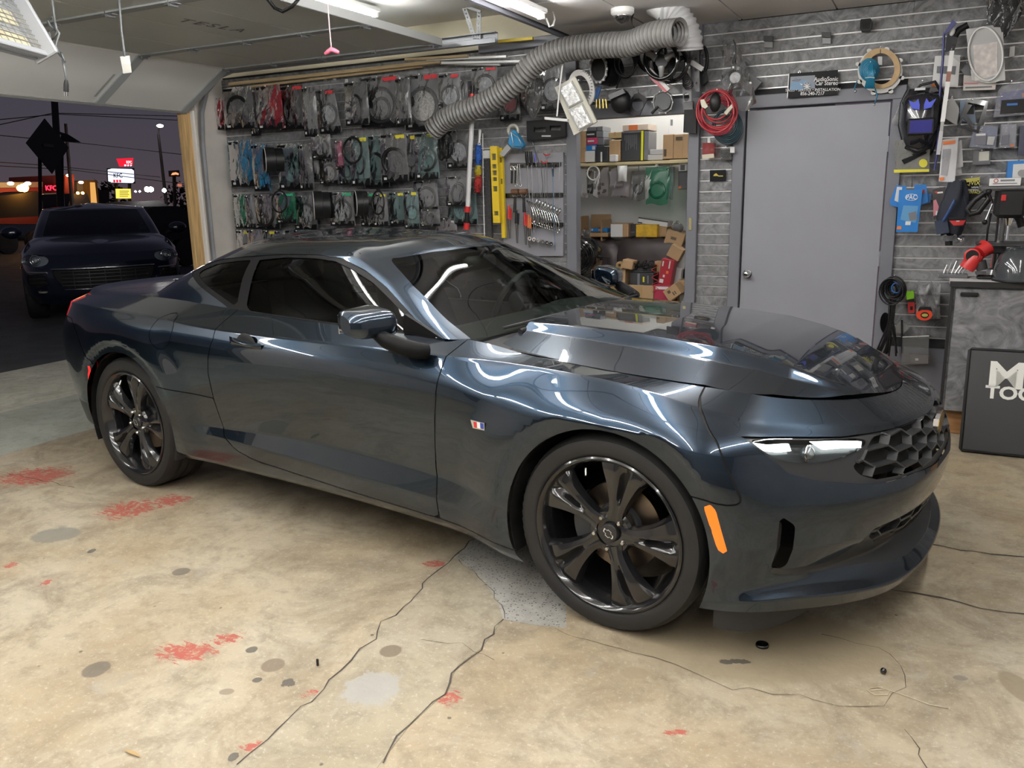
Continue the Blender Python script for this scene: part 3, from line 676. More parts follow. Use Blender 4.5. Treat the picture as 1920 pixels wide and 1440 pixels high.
body.cut(PSd(FASC, 1, 2, frontg), 'fascia')
body.cut(PSd(LOWER, 1, 2, lambda Pt: Pt[:, 0] > .5), 'lower')
body.cut(PSd(VENT, 1, 2, lambda Pt: (Pt[:, 0] > .5)), 'vent')
body.cut(PSd(SPLIT, 1, 2, lambda Pt: (Pt[:, 0] > .5)), 'splitter_top')
MARK = [(.353, .549), (.392, .553), (.437, .400), (.409, .402)]
body.cut(PSd(MARK, 0, 2, side), 'marker', only=(None, 'gap'))
RMARK = [(-3.115, .64), (-3.085, .64), (-3.10, .545), (-3.13, .545)]
body.cut(PSd(RMARK, 0, 2, side), 'rear_marker', only=('rear_bumper',))
TAIL = [(.87, .975), (.855, .985), (.60, .965), (.30, .955), (.28, .88), (.60, .865), (.80, .865), (.885, .87), (.892, .92)]
body.cut(PSd(TAIL, 1, 2, lambda Pt: Pt[:, 0] < -3.385), 'tail')
body.cut(lambda Pt: np.where(Pt[:, 0] < -2.9, Pt[:, 2]-.42, 1), 'rear_lower', only=('rear_bumper',))
# front bumper / quarter are what is left
Xc = [sum(body.P[i, 0] for i in f)/len(f) for f in body.F]
body.tag = [('front_bumper' if x > -.3 else 'rocker' if x > -1.9 else 'quarter') if t is None else t for t, x in zip(body.tag, Xc)]
for sd, nm in ((-1, 'right'), (1, 'left')):
    d_ = skin_part('door', body, ('door',), M_paint, car, (sd,)); f_ = skin_part('front_fender', body, ('fender',), M_paint, car, (sd,))
    q_ = skin_part('rear_quarter_panel', body, ('quarter',), M_paint, car, (sd,)); skin_part('rocker_panel', body, ('rocker',), M_paint, car, (sd,))
    skin_part('fuel_door' if sd < 0 else 'body_cap', body, ('fuel_door',), M_paint, q_, (sd,))
    skin_part('panel_gap', body, ('gap',), M_gap, car, (sd,), .005)
    skin_part('side_marker', body, ('marker',), P('amber_marker', (.80, .13, .008), .2, emit=(1., .17, .005), estr=.55, coat=.6), car, (sd,), label='lit amber side marker')
    skin_part('rear_side_marker', body, ('rear_marker',), P('red_marker', (.5, .01, .01), .2, emit=(1, .02, .015), estr=.55, coat=.6), car, (sd,), label='lit red rear marker')
    skin_part('tail_lamp', body, ('tail',), P('red_tail_lens', (.30, .008, .012), .12, coat=.8, emit=(1., .03, .03), estr=.35), car, (sd,), label='red tail lamp')
    hl = skin_part('headlamp', body, ('headlamp',), P('headlamp_housing', (.035, .04, .042), .22, coat=.4), car, (sd,), .028, label='lit headlamp behind a clear lens')
    skin_part('headlamp_lens', body, ('headlamp',), M_lens, hl, (sd,), .001)
    def surf(y, z, ins=0.):
        """point of the nose at distance y from the centre line and height z"""
        k = np.argmin(np.hypot(body.P[:, 1]-y, body.P[:, 2]-z)+np.where(body.P[:, 0] > .3, 0, 9)); n = body.L.normal(body.st[k:k+1, 0], body.st[k:k+1, 1])[0]; p = body.P[k]+n*ins; return V((p[0], p[1]*sd, p[2]))
    for poly in ([(.845, .747), (.81, .742), (.755, .737), (.775, .713), (.81, .712), (.84, .718)], [(.68, .7255), (.60, .717), (.535, .711), (.558, .692), (.62, .697), (.685, .7035)]):
        pts = [surf(a, b, .016) for a, b in poly]; c = sum(pts, V())/len(pts); n = len(pts)
        dn = MB().add(pts+[p+V((-.01, 0, 0)) for p in pts], [tuple(range(n)) if sd < 0 else tuple(range(n))[::-1], tuple(range(n, 2*n))]+[(i, (i+1) % n, (i+1) % n+n, i+n) for i in range(n)])
        part('daytime_running_strip', dn, EM('drl_white', (.95, 1., .97), 4.5), hl, label='glowing white light strip')
    c = surf(.735, .70, .018); part('projector', MB().ball(c, .022, 16), P('projector_glass', (.30, .34, .36), .05, .3, coat=1.), hl, 180)
    part('projector_ring', MB().torus(.025, .004, 20, 6, TR(*c) @ rot('Z', 90)), M_chrome, hl, 180)
    part('fog_vent', skin_part('vent_tmp', body, ('vent',), M_blackp, None, (sd,), .04, xin=True).data, M_blackp, car); bpy.data.objects.remove(bpy.data.objects['vent_tmp'])
    # wheel well
    for cx in (0., -2.80):
        w = MB(); w.lathe([(.392, .50), (.392, .925), (.379, .935)], 40, TR(cx, 0, .353) @ Matrix.Scale(sd, 4, (0, 1, 0)), axis='Y'); w.add([(cx-.40, sd*.50, -.02+.12), (cx+.4, sd*.5, .10), (cx+.4, sd*.5, .75), (cx-.4, sd*.5, .75)], [(0, 1, 2, 3)])
        ww = part('wheel_well', w, M_gap, car, 60)
        bm = bmesh.new(); bm.from_mesh(ww.data); bmesh.ops.bisect_plane(bm, geom=bm.verts[:]+bm.edges[:]+bm.faces[:], plane_co=(0, 0, .21), plane_no=(0, 0, -1), clear_outer=True); bm.to_mesh(ww.data); bm.free()
skin_part('front_bumper', body, ('front_bumper',), M_paint, car, (-1, 1))
rb_ = skin_part('rear_bumper', body, ('rear_bumper',), M_paint, car, (-1, 1)); skin_part('rear_valance', body, ('rear_lower',), M_fascia, car, (-1, 1))
skin_part('front_fascia', body, ('fascia',), M_fascia, car, (-1, 1), .006)
gp = skin_part('grille_backing', body, ('grille',), M_gap, car, (-1, 1), .045, xin=True)
lg = skin_part('lower_grille_backing', body, ('lower',), M_gap, car, (-1, 1), .05, xin=True)
skin_part('splitter_top', body, ('splitter_top',), M_fascia, car, (-1, 1), .001)

# nose surface lookup for the grille bars
_nz = [(k) for k in range(len(body.P)) if body.P[k, 0] > .45 and .24 < body.P[k, 2] < .80]; _np = body.P[_nz]
def nose_x(y, z):
    y = abs(y); d = np.hypot(_np[:, 1]-y, _np[:, 2]-z); k = np.argsort(d)[:6]; w = 1/(d[k]+1e-3)**2
    return float((_np[k, 0]*w).sum()/w.sum())
def clip_poly(a, b, poly):
    """part of the segment a-b inside a polygon"""
    ts = np.linspace(0, 1, 25); X = a[0]+(b[0]-a[0])*ts; Y = a[1]+(b[1]-a[1])*ts; ok = sd_poly(poly, X, Y) < 0
    if ok.sum() < 2: return None
    i = np.where(ok)[0]; return (X[i[0]], Y[i[0]]), (X[i[-1]], Y[i[-1]])
GR2 = [(0, .566), (.277, .573), (.428, .579), (.561, .588), (.62, .612), (.629, .641), (.50, .708), (.36, .7095), (0, .694)]; GR2 += [(-y, z) for y, z in GR2[-2:0:-1]]
LO2 = [(0, .345), (.39, .355), (.53, .362), (.588, .400), (.566, .425), (.394, .440), (0, .443)]; LO2 += [(-y, z) for y, z in LO2[-2:0:-1]]
def hexgrid(poly, px, pz, y0, y1, z0, z1, parent, name, depth, wid, off):
    seen = set(); hw = px*.5; ft = hw*.62; nz = int((z1-z0)/pz)+2; ny = int((y1-y0)/(hw+ft))+2
    for j in range(-1, nz):
        for i in range(-1, ny):
            cy = y0+i*(hw+ft); cz = z0+(j+.5*(i % 2))*pz
            V6 = [(cy-ft, cz+pz*.5), (cy+ft, cz+pz*.5), (cy+hw, cz), (cy+ft, cz-pz*.5), (cy-ft, cz-pz*.5), (cy-hw, cz)]
            for k in range(6):
                a, b = V6[k], V6[(k+1) % 6]; key = (round((a[0]+b[0])*400), round((a[1]+b[1])*400))
                if key in seen: continue
                seen.add(key); c = clip_poly(a, b, poly)
                if not c: continue
                m = MB(); q = []
                for (y, z) in c:
                    x = nose_x(y, z)+off; q.append((x, y, z))
                (xa, ya, za), (xb, yb, zb) = q; L_ = math.hypot(yb-ya, zb-za)
                if L_ < .012: continue
                ny_, nz_ = -(zb-za)/L_*wid, (yb-ya)/L_*wid
                v = [(xa, ya+ny_, za+nz_), (xa, ya-ny_, za-nz_), (xb, yb-ny_, zb-nz_), (xb, yb+ny_, zb+nz_)]
                m.add(v+[(x-depth, y, z) for x, y, z in v], [(0, 1, 2, 3), (7, 6, 5, 4), (0, 4, 5, 1), (1, 5, 6, 2), (2, 6, 7, 3), (3, 7, 4, 0)])
                part(name, m, M_fascia, parent)
hexgrid(GR2, .150, .050, -.63, .63, .575, .72, gp, 'grille_bar', .030, .0030, .004)
hexgrid(LO2, .12, .045, -.57, .57, .34, .45, lg, 'lower_grille_bar', .022, .0038, -.012)
# badges on the nose: a plain two-armed cross emblem
def bowtie(s):
    p = [(-.5, -.10), (-.5, .0), (-.42, .155), (-.16, .155), (-.16, .30), (.20, .30), (.24, .155), (.5, .155), (.5, .05), (.42, -.155), (.16, -.155), (.16, -.30), (-.20, -.30), (-.24, -.155), (-.47, -.155)]
    return [(a*s, b*s) for a, b in p]
EM_Y = Matrix(((0, 0, 1, 0), (1, 0, 0, 0), (0, 1, 0, 0), (0, 0, 0, 1)))
e = part('grille_emblem', MB().prism(bowtie(.155), 0, .016, M=TR(nose_x(0, .655)-.002, 0, .655) @ EM_Y), M_chrome, car, label='chrome bow-shaped emblem')
part('emblem_fill', MB().prism(bowtie(.128), 0, .018, M=TR(nose_x(0, .655)-.002, 0, .655) @ EM_Y), P('gold_emblem', (.42, .30, .12), .3, .8), e)

# hood: height field between the fender shut lines
class HoodField:
    flip = True
    def __init__(s): s.S = 2
    def pos(s, S, T):
        x = S; hc = lin(x, [-.75,-.4,.2,.45,.6,.735], [.455,.445,.435,.40,.33,.2]); hb = hc+lin(x, [-.75,.2,.5,.735], [.045,.055,.07,.08])
        he = np.full_like(x, .80)
        h = np.where(T < 1, hc*T, np.where(T < 2, hc+(hb-hc)*(T-1), hb+(he-hb)*(T-2)))
        return np.stack([x, h, hood_z(x, h)], 1)
    def normal(s, S, T):
        e = 2e-3; d1 = s.pos(S+e*3, T)-s.pos(S-e*3, T); a = np.clip(T-e*4, 0, 3); d2 = s.pos(S, T+e*4)-s.pos(S, a)
        n = np.cross(d1, d2); n /= np.linalg.norm(n, axis=1, keepdims=True); n = np.where(n[:, 2:] > 0, -n, n)
        n[T < 1e-6, 1] = 0; return n/np.linalg.norm(n, axis=1, keepdims=True)
    def grid(s, ns, nt):
        ss = np.linspace(-.64, .80, ns); tt = np.linspace(0, 3, nt); A, B = np.meshgrid(ss, tt, indexing='ij'); I = np.arange(ns*nt).reshape(ns, nt)
        return np.stack([A.ravel(), B.ravel()], 1), [tuple(f) for f in np.stack([I[:-1, :-1], I[1:, :-1], I[1:, 1:], I[:-1, 1:]], -1).reshape(-1, 4)]
sr = np.linspace(9.3, 15, 90); R9 = BODY.pos(sr, np.ones_like(sr)); R9 = R9[R9[:, 0] > -.60]
hoodp = [(-.60, -.2), (-.58, .0), (-.58, .20), (-.60, .45), (-.615, .60), (-.60, .70)]+[(p[0], p[1]) for p in R9]+[(.735, -.2)]
hood = Skin(HoodField(), 90, 64); hsd = PSd(hoodp, 0, 1)
hood.cut(lambda Pt: hsd(Pt)+.0035, 'hood')
hd = skin_part('hood', hood, ('hood',), M_paint, car, (1, -1))
part('hood_liner', MB().grid(12, 13, lambda a, b: (-.6+1.3*a, (-.70+1.4*b)*(1-.75*max(0, a-.72)/.28), float(hood_z(np.array([-.6+1.3*a]), np.array([.3]))[0])-.075-.06*a)), M_gap, car)
# dark gutter under the shut line
gz = MB(); n9 = len(R9)
for sg in (1, -1):
    vs = [(p[0], p[1]*sg, p[2]-.001) for p in R9]+[(p[0], p[1]*sg, p[2]-.03) for p in R9]+[(p[0]-.03, max(0, p[1]-.03)*sg, p[2]-.03) for p in R9]
    gz.add(vs, [(i, i+1, i+1+n9, i+n9) for i in range(n9-1)]+[(i+n9, i+1+n9, i+1+2*n9, i+2*n9) for i in range(n9-1)])
part('hood_gutter', gz, M_gap, car)
part('cowl_panel', MB().grid(6, 17, lambda a, b: (-.70+.16*a, -.72+1.44*b, .925-.015*a+.012*math.cos((b-.5)*PI)*1.5)), M_blackp, car, 180)
for (bx, by), (ex, ey) in (((-.60, -.52), (-.665, .16)), ((-.585, .10), (-.655, .66))):
    w = MB(); zb = .962
    w.tube([(bx, by, .950), (bx-.005, by+.16*(1 if ey > by else -1), .962), ((bx+ex)/2, (by+ey)/2, .965)], [.011, .008, .006], 8); wi = part('wiper', w, M_blackp, car, 50)
    part('wiper_blade', MB().tube([(bx-.07, by-.02, .962), ((bx+ex)/2-.02, (by+ey)/2, .966), (ex, ey, .964)], [.006, .008, .005], 6), M_rubber, wi, 50)

# deck lid and spoiler lip
dk = MB()
def deckfn(a, b):
    y = -.74+1.48*b; xr = -3.74+.34*(abs(y)/.74)**3.2; x = xr+(-2.70-xr)*a; z = .996+.014*math.exp(-((a)/.06)**2)+.016*a*(1-(y/.8)**2)
    return (x, y, z-.02*max(0, abs(y)-.66)/.08)
part('trunk_lid', dk.grid(24, 33, deckfn), M_paint, car, 180)

# greenhouse
gh = Skin(GREEN, 12, 90)
sideg = lambda Pt: (Pt[:, 1] > .40) & (Pt[:, 0] < -.75)
DLO = [(-1.985, .985), (-2.035, 1.12), (-2.06, 1.207), (-1.88, 1.223), (-1.676, 1.224), (-1.55, 1.214), (-1.44, 1.186), (-1.279, 1.130), (-1.11, 1.054), (-.93, .97), (-.90, .955), (-1.39, .968)]
QTR = [(-2.50, 1.128), (-2.50, 1.145), (-2.40, 1.178), (-2.25, 1.196), (-2.125, 1.205), (-2.105, 1.12), (-2.06, 1.0), (-2.09, 1.004), (-2.272, 1.058), (-2.42, 1.105)]
TRIM = [(-2.60, 1.13), (-2.57, 1.16), (-2.42, 1.196), (-2.20, 1.216), (-1.90, 1.236), (-1.66, 1.238), (-1.52, 1.226), (-1.36, 1.178), (-1.20, 1.115), (-1.05, 1.045), (-.90, .975), (-.80, .935), (-.80, .93), (-1.40, .945), (-2.05, .970), (-2.13, .992), (-2.30, 1.045), (-2.48, 1.10)]
gh.cut(PSd(DLO, 0, 2, sideg), 'door_glass'); gh.cut(PSd(QTR, 0, 2, sideg), 'quarter_glass'); gh.cut(PSd(TRIM, 0, 2, sideg), 'trim')
# windshield between the pillars, rear glass: bounded in plan
def windf(Pt):
    x, y, z = Pt.T; px_ = lin(z, [.93, .95, 1.06, 1.20, 1.25], [-.735, -.745, -1.03, -1.31, -1.40]); wy = lin(z, [.93, 1.0, 1.12, 1.2, 1.26], [.715, .675, .585, .50, .43])
    return np.where(x > -1.5, np.maximum.reduce([y-wy, z-lin(y, [0, .3, .45], [1.246, 1.240, 1.222]), (px_-.06)-x]), 1)
gh.cut(windf, 'windshield')
def rearf(Pt):
    x, y, z = Pt.T; wy = lin(z, [1.03, 1.1, 1.2, 1.26], [.60, .56, .46, .38])
    return np.where(x < -2.35, np.maximum.reduce([y-wy, z-1.262, 1.045-z]), 1)
gh.cut(rearf, 'rear_glass'); gh.tag = ['shell' if t is None else t for t in gh.tag]
skin_part('roof_and_pillars', gh, ('shell',), M_paint, car, (-1, 1)); skin_part('windshield', gh, ('windshield',), M_windglass, car, (-1, 1), label='clear windshield'); skin_part('rear_glass', gh, ('rear_glass',), M_sideglass, car, (-1, 1))
for sd in (-1, 1):
    skin_part('window_trim', gh, ('trim',), M_trim, car, (sd,), .003); skin_part('door_window', gh, ('door_glass',), M_sideglass, car, (sd,), .008, label='dark tinted side window'); skin_part('quarter_window', gh, ('quarter_glass',), M_sideglass, car, (sd,), .006)
skin_part('headliner', gh, ('shell',), M_int, car, (-1, 1), .03)
# cowl-to-belt sill strip and cabin tub
tub = MB(); tub.box((-1.75, 0, .42), (2.2, 1.62, .06)); tub.box((-2.85, 0, .72), (.06, 1.5, .58)); tub.box((-.75, 0, .58), (.05, 1.4, .5))
for sd in (-1, 1): tub.box((-1.85, sd*.80, .64), (1.9, .05, .44))
part('cabin_tub', tub, M_int, car)
db = MB(); db.grid(8, 13, lambda a, b: (-.66-.42*a, -.70+1.4*b, .915+.03*math.sin(a*PI*.9)-.10*max(0, a-.8)/.2+.02*math.exp(-((b-.78)/.12)**2)*math.sin(a*PI)))
db.box((-1.06, 0, .80), (.05, 1.4, .18)); part('dashboard', db, M_dash, car, 50)
def seat(y):
    s = MB()
    s.grid(9, 9, lambda a, b: (-1.78+.02+.52*a, y-.24+.48*b, .62+.05*(2*b-1)**2-.03*math.sin(a*PI)))
    s.grid(13, 11, lambda a, b: (-1.80-.22*a+.04*(2*b-1)**2, y+(-.25+.50*b)*(1-.35*a**3), .60+.56*a))
    s.grid(13, 11, lambda a, b: (-1.86-.24*a-.04*(1-(2*b-1)**2), y+(-.25+.50*b)*(1-.35*a**3), .60+.57*a))
    st = part('seat', s, M_int, car, 180)
    part('headrest', MB().box((-2.02, y, 1.16), (.10, .26, .16), .04), M_int, st, 60)
seat(-.37); seat(.37)
stw = MB().torus(.175, .015, 32, 8, TR(-1.22, .37, .93) @ rot('Y', -65) @ rot('X', 90)); stw.ball((-1.22, .37, .93), .06, 12, (.5, 1, 1))
part('steering_wheel', stw, M_int, car, 60)
rm = part('rear_view_mirror', MB().box((-1.19, .02, 1.165), (.04, .25, .075), .02).cyl((-1.19, .02, 1.19), (-1.15, .02, 1.235), .012), M_blackp, car, 50)
part('mirror_glass', MB().box((-1.213, .02, 1.165), (.004, .22, .055), .001), M_chrome, rm)

# door handles, mirrors, fender badges
for sd in (-1, 1):
    h = MB(); h.grid(9, 11, lambda a, b: (-1.905+.215*b, sd*(.935+.022*math.sin(PI*min(1, max(0, b)))**.5*(.3+.7*math.sin(PI*a))), .874-.012*b+.018*(2*a-1)*(1-.25*b))); hp = part('door_handle', h, M_paint, car, 180)
    part('handle_cup', MB().lathe([(0, .004), (.03, .006), (.046, .002), (.05, -.006)], 20, TR(-1.80, sd*.932, .862) @ Matrix.Scale(1.35, 4, (1, 0, 0)) @ Matrix.Scale(sd*.5, 4, (0, 1, 0)), axis='Y'), M_gap, hp, 60)
    mh = MB()
    for a in np.linspace(0, 1, 9): pass
    def mirr(a, b):
        t = a*2*PI; r = 1-abs(2*b-1)**6*.35                       # housing swept sideways
        y = .895+.19*b; cx = -.975-.03*b; hw = (.085-.02*b)*r*(1 if b < .97 else .6); hh = (.056-.008*b)*r
        ex = math.copysign(abs(math.cos(t))**.55, math.cos(t)); ez = math.copysign(abs(math.sin(t))**.6, math.sin(t))
        return (cx+hw*ex, sd*y, 1.025+hh*ez-.012*ex)
    mh.grid(29, 12, mirr); c = [mirr(i/28, 1) for i in range(29)]; mh.add(c, [tuple(range(29))]); c = [mirr(i/28, 0) for i in range(29)]; mh.add(c, [tuple(range(29))])
    mi = part('door_mirror', mh, M_paint, car, 55)
    arm = MB(); arm.grid(2, 9, lambda a, b: (0, 0, 0)); arm = MB()
    prof = [(-.965, .965), (-.93, .935), (-.85, .905), (-.79, .915), (-.80, .935), (-.87, .955), (-.90, .972)]
    arm.tube([(-.95, sd*.985, .985), (-.90, sd*.975, .958), (-.85, sd*.955, .938), (-.80, sd*.925, .922), (-.785, sd*.885, .915)], [.022, .032, .034, .034, .030], 12); part('mirror_arm', arm, M_trim, mi, 60)
    part('mirror_base', MB().prism([(-1.0, .955), (-.80, .925), (-.785, .94), (-.99, 1.03)], sd*.755, sd*.775, axis='Y'), M_trim, mi)
    part('mirror_glass', MB().box((-1.068, sd*.99, 1.022), (.006, .14, .075), .002), M_chrome, mi)
    part('fender_badge', MB().prism([(-.537, .694), (-.475, .690), (-.475, .662), (-.528, .664)], sd*.938, sd*.949, axis='Y'), M_chrome, car, label='small chrome badge with red, white and blue bars')
    fb = bpy.data.objects[[c.name for c in car.children if c.name.startswith('fender_badge')][-1]]
    for x0, cc in ((-.522, (.6, .03, .04)), (-.507, (.8, .8, .8)), (-.492, (.03, .06, .35))):
        part('badge_bar', MB().prism([(x0-.001, .689), (x0+.013, .688), (x0+.013, .667), (x0+.001, .668)], sd*.9385, sd*.9498, axis='Y'), P('badge_%d' % int(cc[0]*100), cc, .3), fb)
    # rubber air deflector under the corner
    part('air_deflector', MB().grid(2, 12, lambda a, b: (.38+.30*b, sd*(.895-.25*b*b), .215-.01*b-(.10*(1-b**3))*a)), M_rubber, car, 180)
sp = MB()

# wheels
def wheel(cx, cy, sd, z=.352):
    tire = MB(); prof = [(.270, -.10), (.277, -.117), (.290, -.124), (.315, -.127), (.335, -.122), (.346, -.110)]
    N_ = 144; vs = []; m_ = 0
    full = prof+[(.3505, -.100), (.352, -.09), (.352, -.060), (.345, -.057), (.345, -.050), (.352, -.047), (.352, -.006), (.345, -.003), (.345, .003), (.352, .006), (.352, .047), (.345, .050), (.345, .057), (.352, .060), (.352, .09), (.3505, .100)]+[(r, -h) for r, h in prof[::-1]]
    m_ = len(full)
    for k in range(N_):
        q = 2*PI*k/N_
        for r, h in full:
            if k % 2 == 0 and .340 < r < .3515 and abs(h) > .062: r -= .005
            vs.append((r*math.cos(q), h, r*math.sin(q)))
    tire.add(vs, [(k*m_+i, k*m_+i+1, ((k+1) % N_)*m_+i+1, ((k+1) % N_)*m_+i) for k in range(N_) for i in range(m_-1)])
    # local frame: y from the rim face (0 = outer lip) inwards, before mirroring
    Mx = TR(cx, sd*(cy-.122), z) @ Matrix.Scale(sd, 4, (0, 1, 0)) @ rot('Z', 0)
    for i, (a, b, c) in enumerate(tire.v): pass
    rim = MB(); O = .118
    rim.lathe([(.272, O-.004), (.277, O), (.279, O+.005), (.273, O+.009), (.266, O+.006), (.258, O-.010), (.240, O-.05), (.236, -.10), (.26, -.118)], 72, Mx, axis='Y')
    w = part('wheel', rim, M_wheel, car, 50, label='gloss black five-spoke wheel')
    t2 = MB(); t2.add([tuple(p) for p in tire.v], tire.f, Mx); part('tire', t2, M_tire, w, 40)
    for k in range(5):
        a0 = math.radians(72*k); sg = -sd
        def spoke(u, v):
            r = .050+.214*u
            hw = .027+.022*u+.060*u**2.2+.020*max(0, 1-u*6); sweep = .16*math.sin(u*1.4)*.5
            w_ = (2*v-1)
            # ridged cross section: sharp near edge, groove towards the trailing edge
            ridge = np.interp(w_, [-1, -.86, -.40, -.28, .12, .24, .86, 1], [-.034, -.006, .002, .0, -.0, .003, -.006, -.034])
            groove = -.026*math.exp(-((w_+.08)/.17)**2)*min(1, max(0, (u-.30)/.15))*min(1, max(0, (.97-u)/.1))
            y = O-.030+.022*math.sin(u*PI*.5)+.004+ridge+groove-.010*max(0, u-.85)/.15
            th = a0+sg*(sweep+w_*hw/r)
            return (r*math.cos(th), y, r*math.sin(th))
        s = MB(); s.grid(15, 23, spoke, Mx)
        part('spoke', s, M_wheel, w, 42)
    hub = MB(); hub.lathe([(0, O-.030), (.028, O-.031), (.031, O-.034), (.034, O-.036), (.075, O-.030), (.084, O-.042), (.080, O-.075), (0, O-.075)], 40, Mx, axis='Y'); part('hub', hub, M_wheel, w, 40)
    cap = part('center_cap', MB().lathe([(0, O-.020), (.030, O-.021), (.034, O-.026), (.034, O-.036)], 32, Mx, axis='Y'), P('cap_black', (.015, .015, .016), .45), w, 40)
    face = Mx @ TR(0, O-.0195, 0) @ rot('Z', 180 if sd < 0 else 180) @ rot('X', 90) @ rot('Z', 35 if sd < 0 else -35)
    bt = bowtie(.044); bi = bowtie(.036); n = len(bt)
    fr = MB().add([(*p, 0) for p in bt]+[(*p, 0) for p in bi]+[(*p, .0015) for p in bt]+[(*p, .0015) for p in bi], [(i, (i+1) % n, (i+1) % n+n, i+n) for i in range(n)]+[(i+2*n, (i+1) % n+2*n, (i+1) % n+3*n, i+3*n) for i in range(n)]+[(i, (i+1) % n, (i+1) % n+2*n, i+2*n) for i in range(n)], face)
    part('cap_emblem', fr, M_chrome, w)
    for k in range(5):
        th = math.radians(90+72*k+30); c = (.058*math.cos(th), .058*math.sin(th))
        part('lug_nut', MB().lathe([(0, O-.016), (.006, O-.017), (.0095, O-.022), (.0105, O-.036)], 6, Mx @ TR(c[0], 0, c[1]), axis='Y'), M_lug, w, 30)
    part('brake_rotor', MB().lathe([(.085, O-.105), (.158, O-.105), (.158, O-.135), (.085, O-.135)], 48, Mx, axis='Y'), M_iron, w, 40)
    part('brake_hat', MB().lathe([(.0, O-.085), (.080, O-.088), (.088, O-.105), (.088, O-.14)], 32, Mx, axis='Y'), M_caliper, w, 40)
    ca = MB(); ca.lathe([(.105, O-.085), (.172, O-.085), (.178, O-.10), (.178, O-.16), (.105, O-.16)], 10, Mx, axis='Y', arc=(math.radians(150), math.radians(215))); part('caliper', ca, M_caliper, w, 40)
    part('valve_stem', MB().cyl((.236*math.cos(1.95), O-.02, .236*math.sin(1.95)), (.214*math.cos(1.95), O-.005, .214*math.sin(1.95)), .005, 8, M=Mx), M_lug, w)
for sd in (-1, 1):
    wheel(0., .92, sd); wheel(-2.812, .925, sd)
under = MB().box((-1.4, 0, .26), (3.6, 1.2, .12)).box((.38, 0, .25), (.5, 1.1, .08)).box((-3.3, 0, .36), (.6, 1.2, .16)); part('underbody', under, M_gap, car)
# ---------------------------------------------------------------- helpers for things on the display wall
def wp(px, py, d=.02): return at(px, py, y=YW-d)
def mpp(px, py, d=.02):
    """metres along x and along z for one pixel"""
    return (wp(px+1, py, d)-wp(px-1, py, d)).x/2, -(wp(px, py+1, d)-wp(px, py-1, d)).z/2
def pl(pts, d, th, holes=()):
    """plate with a pixel outline: front face d off the wall, th thick"""
    f = lambda l: [(wp(x, y, d).x, wp(x, y, d).z) for x, y in l]
    return MB().plate(f(pts), [f(h) for h in holes], YW-d, YW-d+th)
def quad(cx, cy, w, h, ang=0.):
    c, s = math.cos(math.radians(ang)), math.sin(math.radians(ang)); return [(cx+a*w/2*c-b*h/2*s, cy+a*w/2*s+b*h/2*c) for a, b in ((-1, 1), (1, 1), (1, -1), (-1, -1))]
def ell(cx, cy, rx, ry, n=20, a0=0., a1=360., rot_=0.):
    c, s = math.cos(math.radians(rot_)), math.sin(math.radians(rot_)); o = []
    for k in range(n):
        a = math.radians(a0+(a1-a0)*k/(n if a1-a0 >= 360 else n-1)); x, y = rx*math.cos(a), ry*math.sin(a); o.append((cx+x*c-y*s, cy+x*s+y*c))
    return o
def tb(pts, r, n=8, closed=False):
    return MB().tube([wp(*p) if len(p) == 3 else wp(p[0], p[1], .05) for p in pts], r, n, closed=closed)
def ringp(cx, cy, rx, ry, d, r, n=32, k=8, tilt=0.):
    return MB().tube([wp(x, y, d+tilt*(x-cx)/max(rx, 1)) for x, y in ell(cx, cy, rx, ry, n)], r, k, closed=True)
HUNG = []
def wt(name, label, cat, px, py, d=.03, group=None):
    t = thing(name, label, cat, tuple(wp(px, py, d)), group)
    if d > .05: HUNG.append((t, d))
    return t
ORD = ['leftmost', 'second from left', 'third from left', 'fourth from left', 'fifth from left', 'sixth from left', 'seventh from left', 'eighth from left', 'ninth from left', 'tenth from left', 'eleventh from left', 'twelfth from left', 'thirteenth from left', 'fourteenth from left', 'fifteenth from left', 'sixteenth from left', 'seventeenth from left', 'eighteenth from left', 'nineteenth from left', 'twentieth from left']
F_clear = FILM('clear_film', (.90, .90, .91), (.55, .55, .56), .16, .20, .8, 9, .014)
F_smoke = FILM('smoky_film', (.50, .50, .52), (.35, .35, .36), .24, .20, .8, 9, .014)
F_blue = FILM('blue_film', (.30, .72, .95), (.05, .34, .62), .40, .20, .8, 9, .014)
F_teal = FILM('teal_film', (.60, .78, .77), (.28, .40, .40), .26, .20, .8, 9, .014)
F_green = FILM('green_film', (.40, .75, .58), (.03, .26, .15), .34, .20, .8, 9, .014)
F_red = FILM('red_film', (.8, .30, .33), (.42, .04, .06), .42, .20, .8, 9, .014)
F_pink = FILM('pink_film', (.85, .55, .65), (.45, .13, .22), .45, .20, .8, 9, .014)
F_pale = FILM('pale_film', (.80, .77, .80), (.50, .46, .48), .30, .20, .8, 9, .014)
FILMS = {'clear': F_clear, 'smoky': F_smoke, 'blue': F_blue, 'teal': F_teal, 'green': F_green, 'red': F_red, 'pink': F_pink, 'pale': F_pale}
M_ring = P('moulded_black_ring', (.012, .012, .013), .42, spec=.3); M_card = P('black_card', (.009, .009, .010), .4, spec=.12); M_logo = P('white_print', (.62, .62, .62), .5); M_greyc = P('grey_card', (.17, .173, .18), .5, var=.2, scale=12)
M_disc = P('pale_disc', (.36, .38, .40), .35, var=.35, scale=30); M_silver = P('silver_foil', (.62, .61, .58), .28, .6, var=.35, scale=60, bump=.6, bscale=70)
TAGC = {'red': P('red_sticker', (.66, .05, .06), .5), 'yellow': P('yellow_sticker', (.75, .66, .06), .5), 'green': P('green_sticker', (.05, .50, .24), .5)}
M_peg = P('peg_steel', (.66, .66, .66), .25, 1.); M_pegtip = P('white_peg_tip', (.82, .82, .80), .35)
